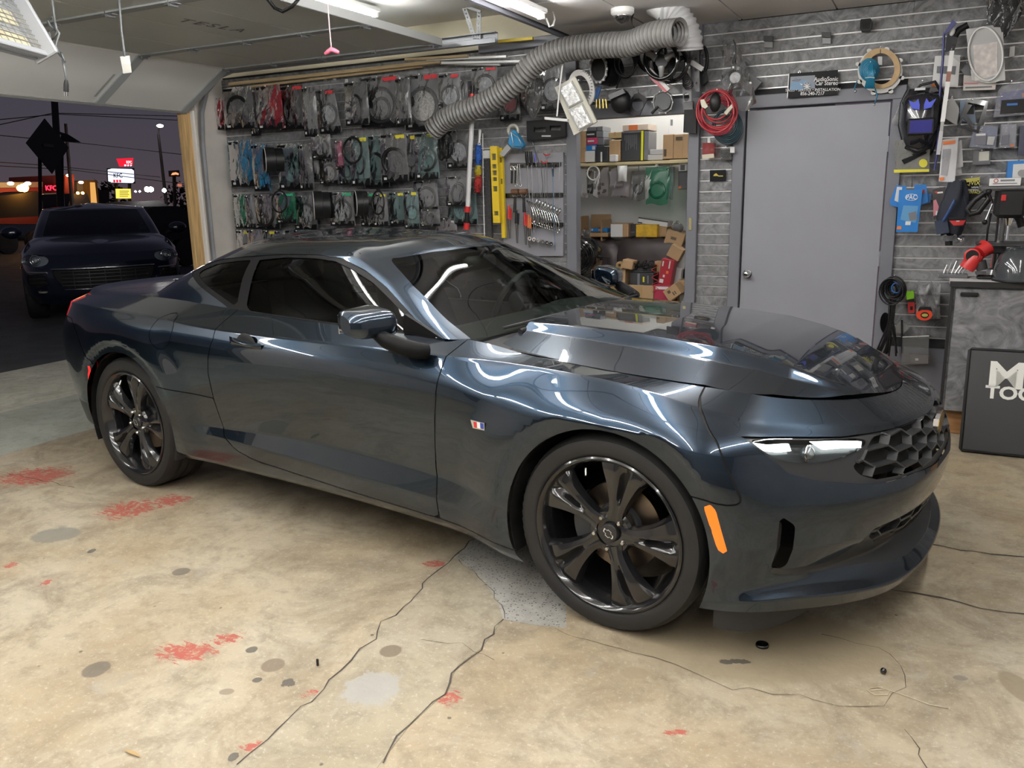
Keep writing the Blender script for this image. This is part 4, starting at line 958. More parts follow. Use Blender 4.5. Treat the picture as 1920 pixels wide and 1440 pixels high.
def adapter_bag(film, ring, tagc, cx, top, bot, hw, label, d=.12, lean=0., cards=True, group='bagged speaker adapters on the left wall'):
    mx, mz = mpp(cx, (top+bot)/2, d); t = wt('speaker_adapter_bag', label, 'packaged part', cx, top, d, group); T = wp(cx, top, d)
    w = hw*mx; h = (bot-top)*mz; rnd = random.Random(int(cx*7+top)); le = math.tan(math.radians(lean))
    ph = [rnd.uniform(0, 6) for _ in range(6)]
    def X(a, b): return T.x+(2*a-1)*w*(1+.10*b)+le*b*h
    def Z(b): return T.z-b*h
    def fb(a, b, s):
        e = (1-abs(2*a-1)**3)*math.sin(PI*min(1, b*1.02))**.6
        return (X(a, b), T.y+s*(.004+.020*e)+.009*math.sin(9*a+ph[0]+4*b)*math.sin(7*b+ph[1])*e+.006*math.sin(23*a+ph[2]+9*b), Z(b)+.004*math.sin(12*a+ph[3])*(b > .98))
    film_ = MB().grid(11, 14, lambda a, b: fb(a, b, -1))
    part('bag_film', film_, FILMS[film], t, 180)
    g = MB().grid(5, 6, lambda a, b: (X(.04+.92*a, .02+.93*b), T.y+.012+.004*math.sin(5*a+ph[4]), Z(.02+.93*b))); part('backing', g, M_greyc if film in ('clear', 'smoky', 'pale', 'teal') else FILMS[film], t, 180)
    zc = .58; R_ = min(w*.80, h*.34)
    c = V((X(.5, zc), T.y, Z(zc)))
    if ring in ('ring', 'double', 'oval'):
        sx = 1. if ring != 'oval' else .72; Mx = TR(*c) @ rot('X', rnd.uniform(-12, 12)) @ rot('Z', rnd.uniform(-15, 15))
        part('adapter_ring', MB().torus(R_, R_*.15, 28, 7, Mx, flat=.9, sx=sx), M_ring, t, 180)
        if ring == 'double': part('inner_ring', MB().torus(R_*.62, R_*.10, 24, 6, TR(c.x, c.y+.004, c.z-R_*.2), flat=.8), M_ring, t, 180)
    elif ring in ('disc', 'silver', 'reddisc'):
        part('adapter_ring', MB().torus(R_, R_*.13, 28, 7, TR(*c), flat=.8), M_ring, t, 180)
        part('cover_disc', MB().lathe([(0, -.006), (R_*.85, -.004), (R_*.88, .004), (0, .005)], 24, TR(*c), axis='Y'), {'disc': M_disc, 'silver': M_silver, 'reddisc': P('red_foam_disc', (.40, .05, .07), .7)}[ring], t, 50)
    if cards:
        part('bottom_card', MB().box((X(.5, .93), T.y-.006, Z(.93)), (w*2.02, .010, h*.15), .002), M_card, t)
        part('card_logo', MB().box((X(.5, .93)-w*.72, T.y-.0125, Z(.93)), (w*.22, .002, h*.05)), M_logo, t)
        part('header_label', MB().box((X(.5, .05)-w*.55, T.y-.010, Z(.06)), (w*.75, .003, h*.055)), M_card, t)
    if tagc: part('price_tag', MB().box((X(.5, .08)+w*.55, T.y-.0135, Z(.075)), (w*.72, .002, h*.075)), TAGC[tagc], t)
    k = wp(cx, top+2, d); pg = MB().tube([(k.x, YW, k.z), (k.x, T.y-.03, k.z)], .0028, 6); pe = part('peg', pg, M_peg, t, 60); part('peg_tip', MB().ball((k.x, T.y-.034, k.z), .0065, 8), M_pegtip, pe, 180)
    return t
WORD = {'ring': 'black ring', 'double': 'two rings', 'oval': 'oval ring', 'disc': 'pale disc', 'silver': 'silver disc', 'reddisc': 'red disc', 'none': 'folded contents'}
def bag_row(rowname, lst):
    lst = sorted(lst, key=lambda q: q[3])
    for i, (film, ring, tg, cx, top, bot, hw, *rest) in enumerate(lst):
        d = .09+.085*(i % 2); lean = rest[1] if len(rest) > 1 else 0.
        lab = f"{film} bag with {WORD[ring]}{' and '+tg+' tag' if tg else ''}, {ORD[i]} in the {rowname} left-wall row"
        adapter_bag(film, ring, tg, cx, top, bot, hw, lab, d, lean)
bag_row('top', [('red', 'ring', None, 408, 184, 243, 11), ('smoky', 'ring', None, 444, 163, 242, 27, .17), ('clear', 'none', None, 474, 165, 255, 9, .13), ('red', 'reddisc', None, 502, 160, 243, 23, .16), ('smoky', 'oval', 'red', 545, 160, 243, 23, .14), ('clear', 'none', None, 578, 163, 256, 12, .16), ('clear', 'disc', 'red', 607, 168, 250, 19, .12, 8.),
 ('smoky', 'oval', None, 666, 153, 235, 21), ('clear', 'double', 'red', 711, 143, 237, 37, .18), ('smoky', 'oval', None, 754, 146, 235, 13), ('clear', 'silver', 'red', 790, 138, 242, 33, .18), ('clear', 'disc', 'red', 842, 138, 212, 20), ('clear', 'none', None, 868, 150, 205, 9), ('clear', 'disc', 'red', 908, 126, 188, 24), ('clear', 'reddisc', 'red', 955, 150, 226, 18), ('clear', 'disc', None, 1036, 118, 207, 24, .14)])
bag_row('second', [('blue', 'disc', None, 450, 263, 350, 22, .17), ('blue', 'disc', None, 485, 270, 358, 14, .13), ('teal', 'disc', None, 542, 269, 355, 23, .17), ('smoky', 'ring', None, 570, 271, 356, 12), ('clear', 'none', None, 586, 268, 336, 8), ('clear', 'ring', None, 601, 252, 297, 17), ('clear', 'silver', None, 615, 298, 345, 17, .16), ('pink', 'none', None, 634, 264, 318, 6), ('teal', 'ring', None, 647, 286, 346, 12), ('teal', 'oval', 'yellow', 672, 255, 348, 17), ('teal', 'ring', None, 703, 253, 351, 22, .15), ('smoky', 'ring', 'yellow', 737, 250, 341, 24, .17), ('clear', 'ring', 'yellow', 768, 252, 335, 13), ('teal', 'double', 'yellow', 798, 248, 336, 21, .17), ('clear', 'disc', None, 858, 243, 315, 21, .14)])
bag_row('third', [('green', 'disc', None, 450, 364, 428, 12, .16), ('clear', 'oval', None, 467, 366, 428, 8), ('pale', 'ring', None, 495, 364, 429, 24, .17), ('green', 'ring', 'green', 534, 361, 419, 18, .15), ('clear', 'disc', None, 570, 366, 430, 20, .15), ('clear', 'disc', 'green', 639, 360, 423, 22, .15), ('smoky', 'ring', 'green', 690, 361, 424, 15), ('clear', 'oval', 'yellow', 712, 362, 424, 13), ('teal', 'none', 'yellow', 744, 360, 421, 14, .15), ('teal', 'disc', 'yellow', 770, 358, 429, 13, .15), ('clear', 'ring', None, 797, 338, 396, 22, .15), ('clear', 'oval', None, 858, 330, 386, 22), ('smoky', 'ring', None, 806, 392, 424, 18), ('teal', 'disc', None, 866, 352, 420, 26, .14), ('pale', 'none', None, 836, 408, 436, 19, .16)])
bag_row('lowest', [('clear', 'oval', 'yellow', 456, 431, 500, 13), ('pale', 'ring', None, 477, 430, 500, 14), ('clear', 'ring', 'yellow', 504, 431, 500, 13), ('smoky', 'ring', None, 524, 432, 500, 9), ('teal', 'none', None, 560, 430, 500, 26, .16), ('smoky', 'none', None, 610, 432, 500, 22), ('smoky', 'none', None, 715, 428, 500, 30), ('smoky', 'none', None, 780, 432, 500, 24)])
# hard rings and pods among the bags
def pod(px, py, rx, ry, d, label, dep=.10, yaw=-30.):
    mx, mz = mpp(px, py, d); t = wt('speaker_pod', label, 'speaker part', px, py, d); c = wp(px, py, d); R_ = ry*mz
    M = TR(*c) @ rot('Z', yaw)
    part('shell', MB().lathe([(R_*.86, -dep*.5), (R_*.97, -dep*.52), (R_, -dep*.44), (R_*.99, dep*.05), (R_*.92, dep*.08), (R_*.92, dep*.5), (R_*.55, dep*.55), (.0, dep*.55)], 28, M, axis='Y'), M_blackp, t, 45)
    part('rim', MB().torus(R_*.985, R_*.035, 28, 6, M @ TR(0, -dep*.5, 0)), P('rim_tan', (.45, .43, .40), .4), t, 180); return t
pod(513, 300, 28, 24, .26, 'black cylindrical speaker pod with light rim beside the blue bags', .16, -40)
pod(603, 385, 16, 27, .24, 'black deep oval speaker pod in the third row of bags', .14, -48)
pod(677, 381, 14, 24, .26, 'round black pod hanging over the third row, left of the oval hoop', .10, -45)
def hoop(px, py, rx, ry, d, label, r=.008, tilt=.03):
    t = wt('adapter_hoop', label, 'speaker part', px, py-ry, d); part('hoop', ringp(px, py, rx, ry, d, r, tilt=tilt), M_ring, t, 180)
    part('mounting_ear', pl(quad(px, py-ry-1, 7, 5), d, .006), M_ring, t); k = wp(px, py-ry, d); part('peg', MB().tube([(k.x, YW, k.z), (k.x, YW-d-.02, k.z)], .003, 6), M_peg, t); return t
hoop(661, 282, 17, 24, .26, 'black diamond-eared oval hoop hanging at the middle of the second row', .010)
hoop(838, 273, 10, 23, .26, 'black narrow oval hoop just below the end of the vent hose'); hoop(828, 278, 6, 22, .23, 'dark narrow hoop behind the other hoop below the hose end')
hoop(709, 380, 11, 22, .25, 'thin oval hoop in the third row before a yellow-tagged bag'); hoop(524, 378, 14, 20, .26, 'black oval hoop in front of the green-tagged bag')
cap_ = wt('tan_cap', 'tan rounded cap top showing just above the car roof', 'cap', 669, 436, .30); part('crown', MB().ball(wp(669, 438, .30), .058, 16, (1.1, .8, .75)), P('tan_cloth', (.50, .43, .33), .8, var=.1, scale=30), cap_, 180)
# dark sack and mixed bags to the right of the hose
def sack(px, top, bot, hw, d, m, label, name='crumpled_bag'):
    t = wt(name, label, 'bag', px, top, d); T = wp(px, top, d); B = wp(px, bot, d); mx, mz = mpp(px, top, d); rr = random.Random(px)
    ph = [rr.uniform(0, 6) for _ in range(4)]
    def f(a, b):
        q = 2*PI*a; e = math.sin(PI*min(.97, .10+b*.87))**.7*(1.15-.5*b) if b > .04 else .12
        k = 1+.13*math.sin(5*q+ph[0]+6*b)+.08*math.sin(9*q+ph[1])
        return (T.x+hw*mx*e*k*math.cos(q), T.y+hw*mx*.45*e*k*math.sin(q), T.z+(B.z-T.z)*b)
    part('bag_skin', MB().grid(25, 14, f), m, t, 180); part('bag_knot', MB().torus(.012, .004, 12, 6, TR(*T)), m, t); return t
sack(998, 140, 223, 22, .20, FILM('black_sack', (.25, .25, .26), (.10, .10, .10), .75, .18, 1., 14), 'dark grey crumpled plastic sack hanging left of the ring bag')

# ---------------------------------------------------------------- vent hose
def corrugated(name, pts, r, m, label, cat, amp=.012, per=.032):
    P3 = [V(p) for p in pts]; S_ = []
    for i in range(len(P3)-1):                                   # Catmull-Rom
        a = P3[max(0, i-1)]; b = P3[i]; c = P3[i+1]; e = P3[min(len(P3)-1, i+2)]
        n = max(4, 4*round((c-b).length/per))
        for k in range(n):
            t = k/n; S_.append(.5*((2*b)+(c-a)*t+(2*a-5*b+4*c-e)*t*t+(3*b-a-3*c+e)*t**3))
    S_.append(P3[-1]); rs = [r+(amp*.7 if i % 4 in (0, 1) else -amp) for i in range(len(S_))]
    t = thing(name, label, cat, tuple(S_[0])); part('corrugated_wall', MB().tube(S_, rs, 22, cap=False), m, t, 180)
    part('end_bore', MB().tube([S_[-2], S_[-1]], r*.93, 20), M_gap, t); part('end_cuff', MB().tube([S_[-3], S_[-1]], [r*1.06]*2, 22, cap=False), m, t, 50); return t
M_hose = P('grey_hose', (.19, .185, .18), .42); M_hose_l = P('pale_hose', (.52, .52, .53), .42)
HD = [(1275, 60, .80), (1225, 66, .72), (1180, 82, .62), (1125, 85, .56), (1060, 93, .52), (1010, 113, .50), (972, 148, .49), (935, 178, .47), (895, 200, .46), (850, 216, .44), (828, 229, .43), (812, 244, .42)]
corrugated('vent_hose', [wp(*p) for p in HD], .076, M_hose, 'long ribbed grey vent hose sweeping along the ceiling above the bags', 'hose')
corrugated('vent_hose', [wp(*p) for p in [(1240, 18, .62), (1262, 22, .60), (1283, 48, .58), (1293, 75, .57), (1294, 94, .56)]], .079, M_hose_l, 'short pale ribbed hose hanging down beside the steering wheels', 'hose', .006)
t = wt('vent_duct', 'white bent duct pipe coming from the ceiling above the hose', 'pipe', 1225, 10, .62)
part('elbow', MB().tube([wp(1222, -60, .62), wp(1224, -10, .62), wp(1230, 12, .62), wp(1248, 22, .62)], [.072, .072, .070, .066], 20), M_white, t, 50); part('clamp', ringp(1226, 2, 22, 6, .62, .006), M_steel, t, 180)
part('dark_collar', MB().lathe([(.10, -.02), (.105, 0), (.10, .02)], 28, TR(*wp(1212, 30, .64)) @ rot('X', 70)), M_black_gloss, t, 40)
t = wt('dome_camera', 'white dome security camera under the ceiling by the vent hose', 'camera', 1167, 22, .80); c = wp(1167, 30, .80)
part('housing', MB().lathe([(0, .055), (.062, .055), (.075, .040), (.074, .015), (.058, .0), (0, .0)], 28, TR(*c)), M_white, t, 40); part('dome', MB().ball((c.x, c.y, c.z), .050, 20, (1, 1, .95)), P('smoked_dome', (.02, .02, .022), .06, coat=1.), t, 180); part('trim_ring', MB().torus(.053, .005, 28, 6, TR(c.x, c.y, c.z-.002), axis='Z'), M_chrome, t, 180)
# white cord of the tube light
co = bpy.data.objects['tube_light']; part('cord', MB().tube([at(1024, 34, y=1.6), at(1030, 50, y=1.62), at(1037, 48, y=1.65), at(1040, 36, y=1.7), at(1036, 22, y=1.75)], .006, 6), M_white, co, 180)

# ---------------------------------------------------------------- raised garage door, tracks, boards
ZP = 2.60
gd = thing('garage_door', 'raised grey sectional garage door under the bay ceiling, lowest panel tilted', 'garage door', (-4, 0, ZP))
M_panel = P('door_panel_grey', (.62, .64, .63), .45, var=.05, scale=1.5); M_stile = P('door_stile_grey', (.33, .35, .36), .45); M_rail = P('door_edge', (.50, .51, .51), .5)
YD0, YD1 = -2.6, 2.31
XS = [-4.78, -4.25, -3.72, -3.19, -2.66]
for a, b in zip(XS, XS[1:]):
    p_ = part('panel', MB().box(((a+b)/2, (YD0+YD1)/2, ZP+.022), (b-a-.006, YD1-YD0, .042), .003), M_panel, gd)
    for y in (YD1-.05, 1.40, .28, -.85, -1.9): part('stile', MB().box(((a+b)/2, y, ZP-.004), (b-a-.008, .075, .012), .002), M_stile, p_)
part('top_edge', MB().box((-2.65, (YD0+YD1)/2, ZP+.02), (.03, YD1-YD0, .055), .003), M_rail, gd)
la, lb = V((-4.80, 0, ZP+.005)), V((-5.38, 0, 2.275)); dv = lb-la; L_ = dv.length; an = math.atan2(-dv.z, -dv.x)
def lowp(u, y, w): n = V((dv.z, 0, -dv.x))/L_; q = la+dv*u+n*w; return (q.x, y, q.z)
def slabp(u0, u1, y0, y1, w0, w1): return MB().add([lowp(u, y, w) for u in (u0, u1) for y in (y0, y1) for w in (w0, w1)], [(0, 1, 3, 2), (4, 6, 7, 5), (0, 4, 5, 1), (2, 3, 7, 6), (0, 2, 6, 4), (1, 5, 7, 3)])
sgn = 1 if lowp(.5, 0, .1)[0] > lowp(.5, 0, 0)[0] else -1
p_ = part('lower_panel', slabp(.02, .97, YD0, YD1, 0, -.042*sgn), P('lower_panel_light', (.64, .64, .63), .5, var=.04, scale=1.5), gd)
for y in (YD1-.05, 1.40, .28, -.85): part('stile', slabp(.02, .97, y-.037, y+.037, .012*sgn, 0), M_stile, p_)
part('bottom_seal', slabp(.965, 1.01, YD0, YD1, .008*sgn, -.05*sgn), P('bottom_seal', (.30, .30, .29), .7), gd)
for xh in XS:
    for y in (YD1-.06, 1.40, .28, -.85):
        h = MB().box((xh, y, ZP-.014), (.09, .045, .006), .001).cyl((xh, y-.03, ZP-.02), (xh, y+.03, ZP-.02), .009, 8); part('hinge', h, M_galv, gd)
for y in (-.2, 1.6): pass
part('seam_light_strip', slabp(-.035, .012, YD0, YD1-.01, -.002, -.006), EM('seam_daylight_strip', (1, .98, .92), 1.2) if False else M_white, gd)  # white strip stands in for light showing through the panel seam
ml = Matrix(((0, -1, 0, 0), (-1, 0, 0, 0), (0, 0, -1, 0), (0, 0, 0, 1)))
tp = at(400, 48, z=ZP)
part('panel_lettering', text_mesh('TESLA', .145, .0006, TR(tp.x, tp.y, ZP-.002) @ rot('Z', 82) @ rot('X', 180), space=1.35), P('faint_dark_print', (.13, .13, .13), .5), gd, label='dark lettering on the raised panel')
lp = lowp(.62, .98+.345, .004*sgn)
part('panel_marks', MB().add([lowp(u, .98+.345-dy, .004*sgn) for u, dy in ((.40, 0), (.85, 0), (.85, .022), (.40, .022))], [(0, 1, 2, 3)]), P('faded_print', (.33, .33, .32), .6), gd)
dh = thing('pull_handle', 'pink pull handle hanging on a thin cord below the raised door', 'handle', tuple(at(622, 98, y=.4))); c = at(622, 98, y=.4)
M_pink = P('pink_plastic', (.80, .16, .25), .4)
part('grip', MB().tube([c+V((-.045, 0, -.004)), c+V((-.025, 0, .004)), c+V((0, 0, .014)), c+V((.025, 0, .004)), c+V((.045, 0, -.004))], [.008, .012, .013, .012, .008], 10), M_pink, dh, 180); part('cord', MB().tube([c+V((0, 0, .01)), c+V((-.004, 0, .12)), V((c.x-.01, c.y, BAYC))], .003, 6), P('pink_cord', (.75, .45, .50), .6), dh)
bh = thing('lift_bracket', 'black steel pull bracket on the underside of the raised door', 'bracket', tuple(at(530, 10, z=ZP-.03))); part('bar', MB().tube([at(500, -4, z=ZP-.01), at(515, 15, z=ZP-.05), at(530, 22, z=ZP-.06), at(548, 12, z=ZP-.05), at(560, -2, z=ZP-.01)], .010, 8), M_blackp, bh, 180)
tk = thing('door_track', 'galvanised garage door track running along the display wall', 'track', (-3.6, 2.42, ZP))
for y0, z0, sx, sy, sz in ((2.44, ZP+.03, 2.66, .006, .075), (2.42, ZP-.006, 2.66, .045, .005), (2.42, ZP+.066, 2.66, .045, .005)): part('rail', MB().box((-3.56, y0, z0), (sx, sy, sz), .001), M_galv, tk)
part('rail_lip', MB().box((-3.56, 2.40, ZP+.01), (2.66, .004, .035), .001), M_galv, tk)
part('curve', MB().tube([(-4.86, 2.42, ZP+.02), (-5.05, 2.42, ZP-.02), (-5.22, 2.42, ZP-.14), (-5.31, 2.42, ZP-.32), (-5.34, 2.42, ZP-.6), (-5.345, 2.42, 1.2), (-5.345, 2.42, .02)], .026, 6), M_galv, tk, 50)
for x in (-4.4, -3.9, -3.2): part('roller', MB().cyl((x, 2.31, ZP+.02), (x, 2.44, ZP+.02), .012, 8).cyl((x, 2.40, ZP+.02), (x, 2.43, ZP+.02), .022, 12), M_steel, tk)
hb = thing('perforated_hanger', 'perforated steel angle hanger dropping from the ceiling to the track', 'bracket', tuple(at(895, 80, y=2.42)))
for (x0, y0), (x1, y1) in (((868, 8), (890, 72)), ((898, 20), (897, 84))):
    a = at(x0, y0, y=2.42); b = at(x1, y1, y=2.42); v = b-a; n = 9; s = V((.018, 0, 0))
    poly = [a-s, a+s, b+s, b-s]; hs = [[(a.lerp(b, (k+.5)/n).x+.007*math.cos(q), a.lerp(b, (k+.5)/n).z+.007*math.sin(q)) for q in np.linspace(0, 2*PI, 7)[:-1]] for k in range(n)]
    part('strap', MB().plate([(p.x, p.z) for p in poly], hs, 2.42, 2.424), M_galv, hb)
part('cross_strap', MB().tube([at(855, 6, y=2.42), at(902, 22, y=2.42)], .012, 4), M_galv, hb)
def board(name, label, a, b, y0, w, h, m, cat='board'):
    A = at(*a, y=y0); B = at(*b, y=y0); t = thing(name, label, cat, tuple(A)); L_ = (B-A).length; M = TR(*((A+B)/2)) @ Matrix.Rotation(-math.atan2(B.z-A.z, B.x-A.x), 4, 'Y'); part('body', MB().box((0, 0, 0), (L_, w, h), .003, M), m, t); return t
M_yel = P('yellow_wood', (.66, .50, .06), .5, var=.1, scale=4); M_board = P('tan_moulding', (.50, .38, .22), .6, var=.2, scale=3, stretch=(2, 20, 20))
board('yellow_batten', 'long yellow batten lying above the door track', (700, 100), (1000, 72), 2.58, .03, .022, M_yel)
board('wood_moulding', 'tan wooden moulding stored under the track, upper one', (430, 158), (826, 115), 2.60, .03, .028, M_board); board('wood_moulding', 'tan wooden moulding stored under the track, lower long one', (425, 168), (792, 124), 2.66, .02, .02, M_board); board('wood_moulding', 'short tan moulding end at the hose side of the track', (760, 112), (878, 105), 2.54, .03, .02, M_board)
board('white_conduit', 'white conduit stick beside the track, top one', (800, 112), (950, 106), 2.56, .02, .018, M_white, 'pipe'); board('white_conduit', 'white conduit stick beside the track, middle one', (828, 118), (985, 115), 2.60, .02, .018, M_white, 'pipe'); board('white_conduit', 'white conduit stick beside the track, lowest one', (826, 119), (938, 121), 2.64, .02, .018, M_white, 'pipe')
board('grey_beam', 'dark grey board fixed along the top of the display wall', (900, 92), (1062, 72), 2.70, .06, .07, M_grey_trim)
# heater and hanging cords
ht = thing('ceiling_heater', 'hanging electric heater with glowing wire grille at the upper left', 'heater', tuple(at(50, 40, z=2.35)))
O_ = at(102, 92, z=2.24); ex = (at(0, 62, z=2.24)-O_); ex.normalize(); ey = V((0, 0, 1)).cross(ex); ey.normalize(); ez = V((0, 0, 1))
HM = Matrix(((ex.x, ey.x, 0, O_.x), (ex.y, ey.y, 0, O_.y), (0, 0, 1, O_.z), (0, 0, 0, 1))) @ rot('X', 26)
if (HM @ V((0, 1, 0))-HM @ V((0, 0, 0))).dot(CF) < 0: HM = HM @ Matrix.Scale(-1, 4, (0, 1, 0))
part('housing', MB().box((.45, .06, .005), (.96, .03, .03), .004, HM).box((-.012, .06, .15), (.024, .13, .33), .006, HM).box((.45, .11, .15), (.94, .02, .30), .002, HM), P('heater_shell', (.36, .37, .39), .4, .3), ht)
for k, z in enumerate((.075, .205)): part('reflector', MB().box((.46, .095, z), (.9, .006, .085), .001, HM), P('warm_reflector', (.75, .68, .48), .3, .4), ht)
gl = MB()
for k in range(19): gl.box((.01+.05*k, .055, .15), (.003, .003, .28), 0, HM)
for k in range(11): gl.box((.45, .052, .02+.026*k), (.92, .003, .003), 0, HM)
g_ = part('wire_grille', gl, M_steel, ht); g_['kind'] = 'stuff'
M_cord = P('grey_cord', (.10, .105, .11), .5)
pc = thing('plug_cord', 'grey power cord tied in a knot with a plug, hanging from the heater', 'cord', tuple(at(108, 60, y=-.45)))
part('cable', MB().tube([at(x, y, y=-.45) for x, y in ((97, -5), (100, 20), (106, 60), (94, 48), (90, 38), (98, 32), (104, 45), (108, 60), (96, 76), (92, 60), (104, 52), (111, 62), (104, 85), (110, 100), (122, 116), (114, 98), (120, 125), (124, 150))], .0055, 6), M_cord, pc, 180)
part('plug', MB().tube([at(124, 150, y=-.45), at(124, 158, y=-.45), at(124, 172, y=-.45)], [.008, .012, .013], 10), M_blackp, pc, 60)
for dx in (-2.2, 2.2): part('plug_blade', MB().tube([at(124+dx, 171, y=-.45), at(124+dx, 180, y=-.45)], .003, 4), M_chrome, pc)
gf = thing('cord_outlet', 'white outlet box dangling on a grey cord from the ceiling', 'outlet', tuple(at(236, 120, y=-.1)))
part('box', MB().add([at(x, y, y=-.1+k) for k in (0, .04) for x, y in ((225, 106), (243, 104), (247, 136), (231, 138))], [(0, 1, 2, 3), (7, 6, 5, 4), (0, 4, 5, 1), (1, 5, 6, 2), (2, 6, 7, 3), (3, 7, 4, 0)]), M_white, gf)
part('socket_cover', MB().add([at(x, y, y=-.104+k) for k in (0, .01) for x, y in ((229, 121), (245, 120), (246.5, 134), (231.5, 136))], [(0, 1, 2, 3), (7, 6, 5, 4), (0, 4, 5, 1), (1, 5, 6, 2), (2, 6, 7, 3), (3, 7, 4, 0)]), P('cream_plastic', (.70, .69, .64), .4), gf)
part('cable', MB().tube([at(x, y, y=-.1) for x, y in ((222, -8), (225, 20), (228, 60), (232, 90), (234, 106))], .006, 6), M_cord, gf, 180)
# ---------------------------------------------------------------- tools between the bags and the store room
M_red = P('red_plastic', (.50, .025, .025), .35); M_blue = P('blue_plastic', (.03, .14, .48), .4); M_yellow = P('level_yellow', (.78, .56, .03), .38); M_brown = P('brown_rubber', (.13, .065, .035), .5)
def cylpx(pts, r, m, name, parent, n=10, sm=50, rs=None): return part(name, MB().tube([wp(*p) for p in pts], rs or r, n), m, parent, sm)
t = wt('inspection_lamp', 'long frosted tube lamp with red and black clamps standing against the wall', 'lamp', 880, 300, .30)
cylpx([(885, 222, .30), (877, 388, .28)], .019, P('frosted_tube', (.62, .62, .63), .35), 'tube', t, 16); cylpx([(885, 176, .30), (885.5, 190, .30)], .022, M_red, 'upper_collar', t); cylpx([(886, 160, .30), (885, 222, .30)], .017, M_blackp, 'upper_grip', t)
cylpx([(877, 387, .28), (876, 398, .28)], .026, M_red, 'collar', t); cylpx([(876, 397, .28), (875, 420, .28)], .019, M_blackp, 'grip', t); cylpx([(875, 418, .28), (874, 430, .28)], .025, M_red, 'end_clamp', t)
t = wt('feather_duster', 'fluffy duster with blue, yellow and red bristles and a white handle', 'duster', 898, 290, .20)
cylpx([(900, 243, .20), (899, 262, .20), (898, 274, .20)], .012, M_white, 'handle', t, rs=[.013, .008, .014])
rnd = random.Random(4)
for nm, y0, y1, c, r0 in (('blue_bristles', 272, 312, (.02, .09, .35), .036), ('yellow_bristles', 310, 332, (.42, .33, .02), .038), ('red_bristles', 329, 360, (.30, .02, .02), .042)):
    m = MB(); A = wp(897, y0, .2); B = wp(897-(y0-272)*.03, y1, .2)
    for k in range(130):
        q = rnd.uniform(0, 2*PI); f = rnd.random(); p = A.lerp(B, f); e = p+V((math.cos(q)*r0, math.sin(q)*r0, rnd.uniform(-.03, .02))); s = V((-math.sin(q), math.cos(q), 0))*.006
        m.add([p-s, p+s, e+s*.6, e-s*.6], [(0, 1, 2, 3)])
    m.tube([A, A.lerp(B, .5), B], [r0*.6, r0*.8, r0*.55], 12); o = part(nm, m, P(nm, c, .85), t); o['kind'] = 'stuff'
def level(label, cx, top, bot, d, w, win):
    t = wt('spirit_level', label, 'level', cx, top, d); x0, x1 = cx-w, cx+w; lean = 6
    holes = [quad(cx+lean*(y-top)/(bot-top), y, w*1.2, h) for y, h in win]
    part('body', pl([(x0, top), (x1, top), (x1+lean, bot), (x0+lean, bot)], d, .03, holes), M_yellow, t)
    for y, h in win: part('vial_window', pl(quad(cx+lean*(y-top)/(bot-top), y, w*1.25, h*1.04), d-.018, .004), P('vial_dark', (.10, .10, .05), .3), t)
    return t
level('yellow spirit level with dark windows hanging beside the tool board', 925, 274, 418, .16, 6.5, [(294, 12), (312, 8), (324, 9), (336, 7), (354, 10), (400, 8)])
level('second yellow level half hidden behind the front one', 938, 277, 446, .10, 3.2, [(300, 10), (340, 10)])
t = wt('foam_strip', 'speckled black foam strip hanging beside the yellow level', 'strip', 914, 300, .12); part('body', pl([(908, 300), (919, 300), (922, 470), (911, 470)], .12, .03), P('speckled_foam', (.04, .04, .042), .8, var=.7, scale=80), t)
t = wt('white_rod', 'thin white rod leaning beside the duster', 'rod', 906, 282, .14); cylpx([(905, 250, .14), (906, 350, .14), (909, 470, .14)], .004, M_white, 'rod', t)
t = wt('white_clip', 'small white plastic block behind the yellow level', 'clip', 913, 288, .10); part('block', pl(quad(912, 289, 13, 14), .12, .03), M_white, t)
t = wt('tape_gun', 'blue packing tape gun with grey handle on the wall above the tools', 'tape dispenser', 968, 250, .16)
part('tape_roll', ringp(962, 245, 9, 10, .13, .012), P('tan_tape', (.50, .47, .40), .4), t, 180); part('body', pl([(956, 246), (964, 244), (972, 255), (982, 272), (977, 279), (962, 277), (953, 270)], .17, .045), M_blue2 if False else P('gun_blue', (.03, .27, .55), .35), t); part('frame', tb([(958, 248, .19), (972, 258, .19), (980, 275, .19), (963, 274, .19), (958, 248, .19)], .004), M_steel, t, 60)
part('handle', pl([(951, 270), (958, 278), (944, 294), (936, 289)], .17, .035), P('grey_plastic', (.38, .38, .37), .5), t)
t = wt('plate_frame', 'black licence-plate frame with cut-outs hanging beside the lamp plate', 'frame', 1022, 222, .08); part('frame', pl([(987, 227), (1060, 220), (1061, 256), (988, 264)], .08, .02, [quad(1012, 243, 22, 9), quad(1041, 240, 20, 9)]), M_blackp, t); part('clip', pl(quad(1024, 255, 17, 2.5), .082, .004), M_steel, t)
# tool board with magnetic bars
t = wt('tool_board', 'pale tool board behind the hanging hand tools', 'board', 1000, 300, .02); part('panel', pl([(944, 289), (1056, 286), (1056, 480), (944, 480)], .03, .03), P('board_white', (.30, .30, .33), .3), t)
for i, (x0, y0, x1) in enumerate(((956, 309, 1050), (948, 366, 1054), (990, 422, 1054))): part('magnet_bar', pl([(x0, y0-3.5), (x1, y0-4.5), (x1, y0+3), (x0, y0+4)], .055, .025), M_black_gloss, t)
def hand(label, name, cat, head, tip, hr, hm, rod, hl=.28, d=.085, group=None):
    t = wt(name, label, cat, head[0], head[1], d, group); hx = head[0]+(tip[0]-head[0])*hl; hy = head[1]+(tip[1]-head[1])*hl
    cylpx([(*head, d), ((head[0]+hx)/2, (head[1]+hy)/2, d), (hx, hy, d)], hr, hm, 'handle', t, rs=[hr*.8, hr, hr*.65]); cylpx([(hx, hy, d), (*tip, d)], rod, M_steel, 'shaft', t, 6); return t
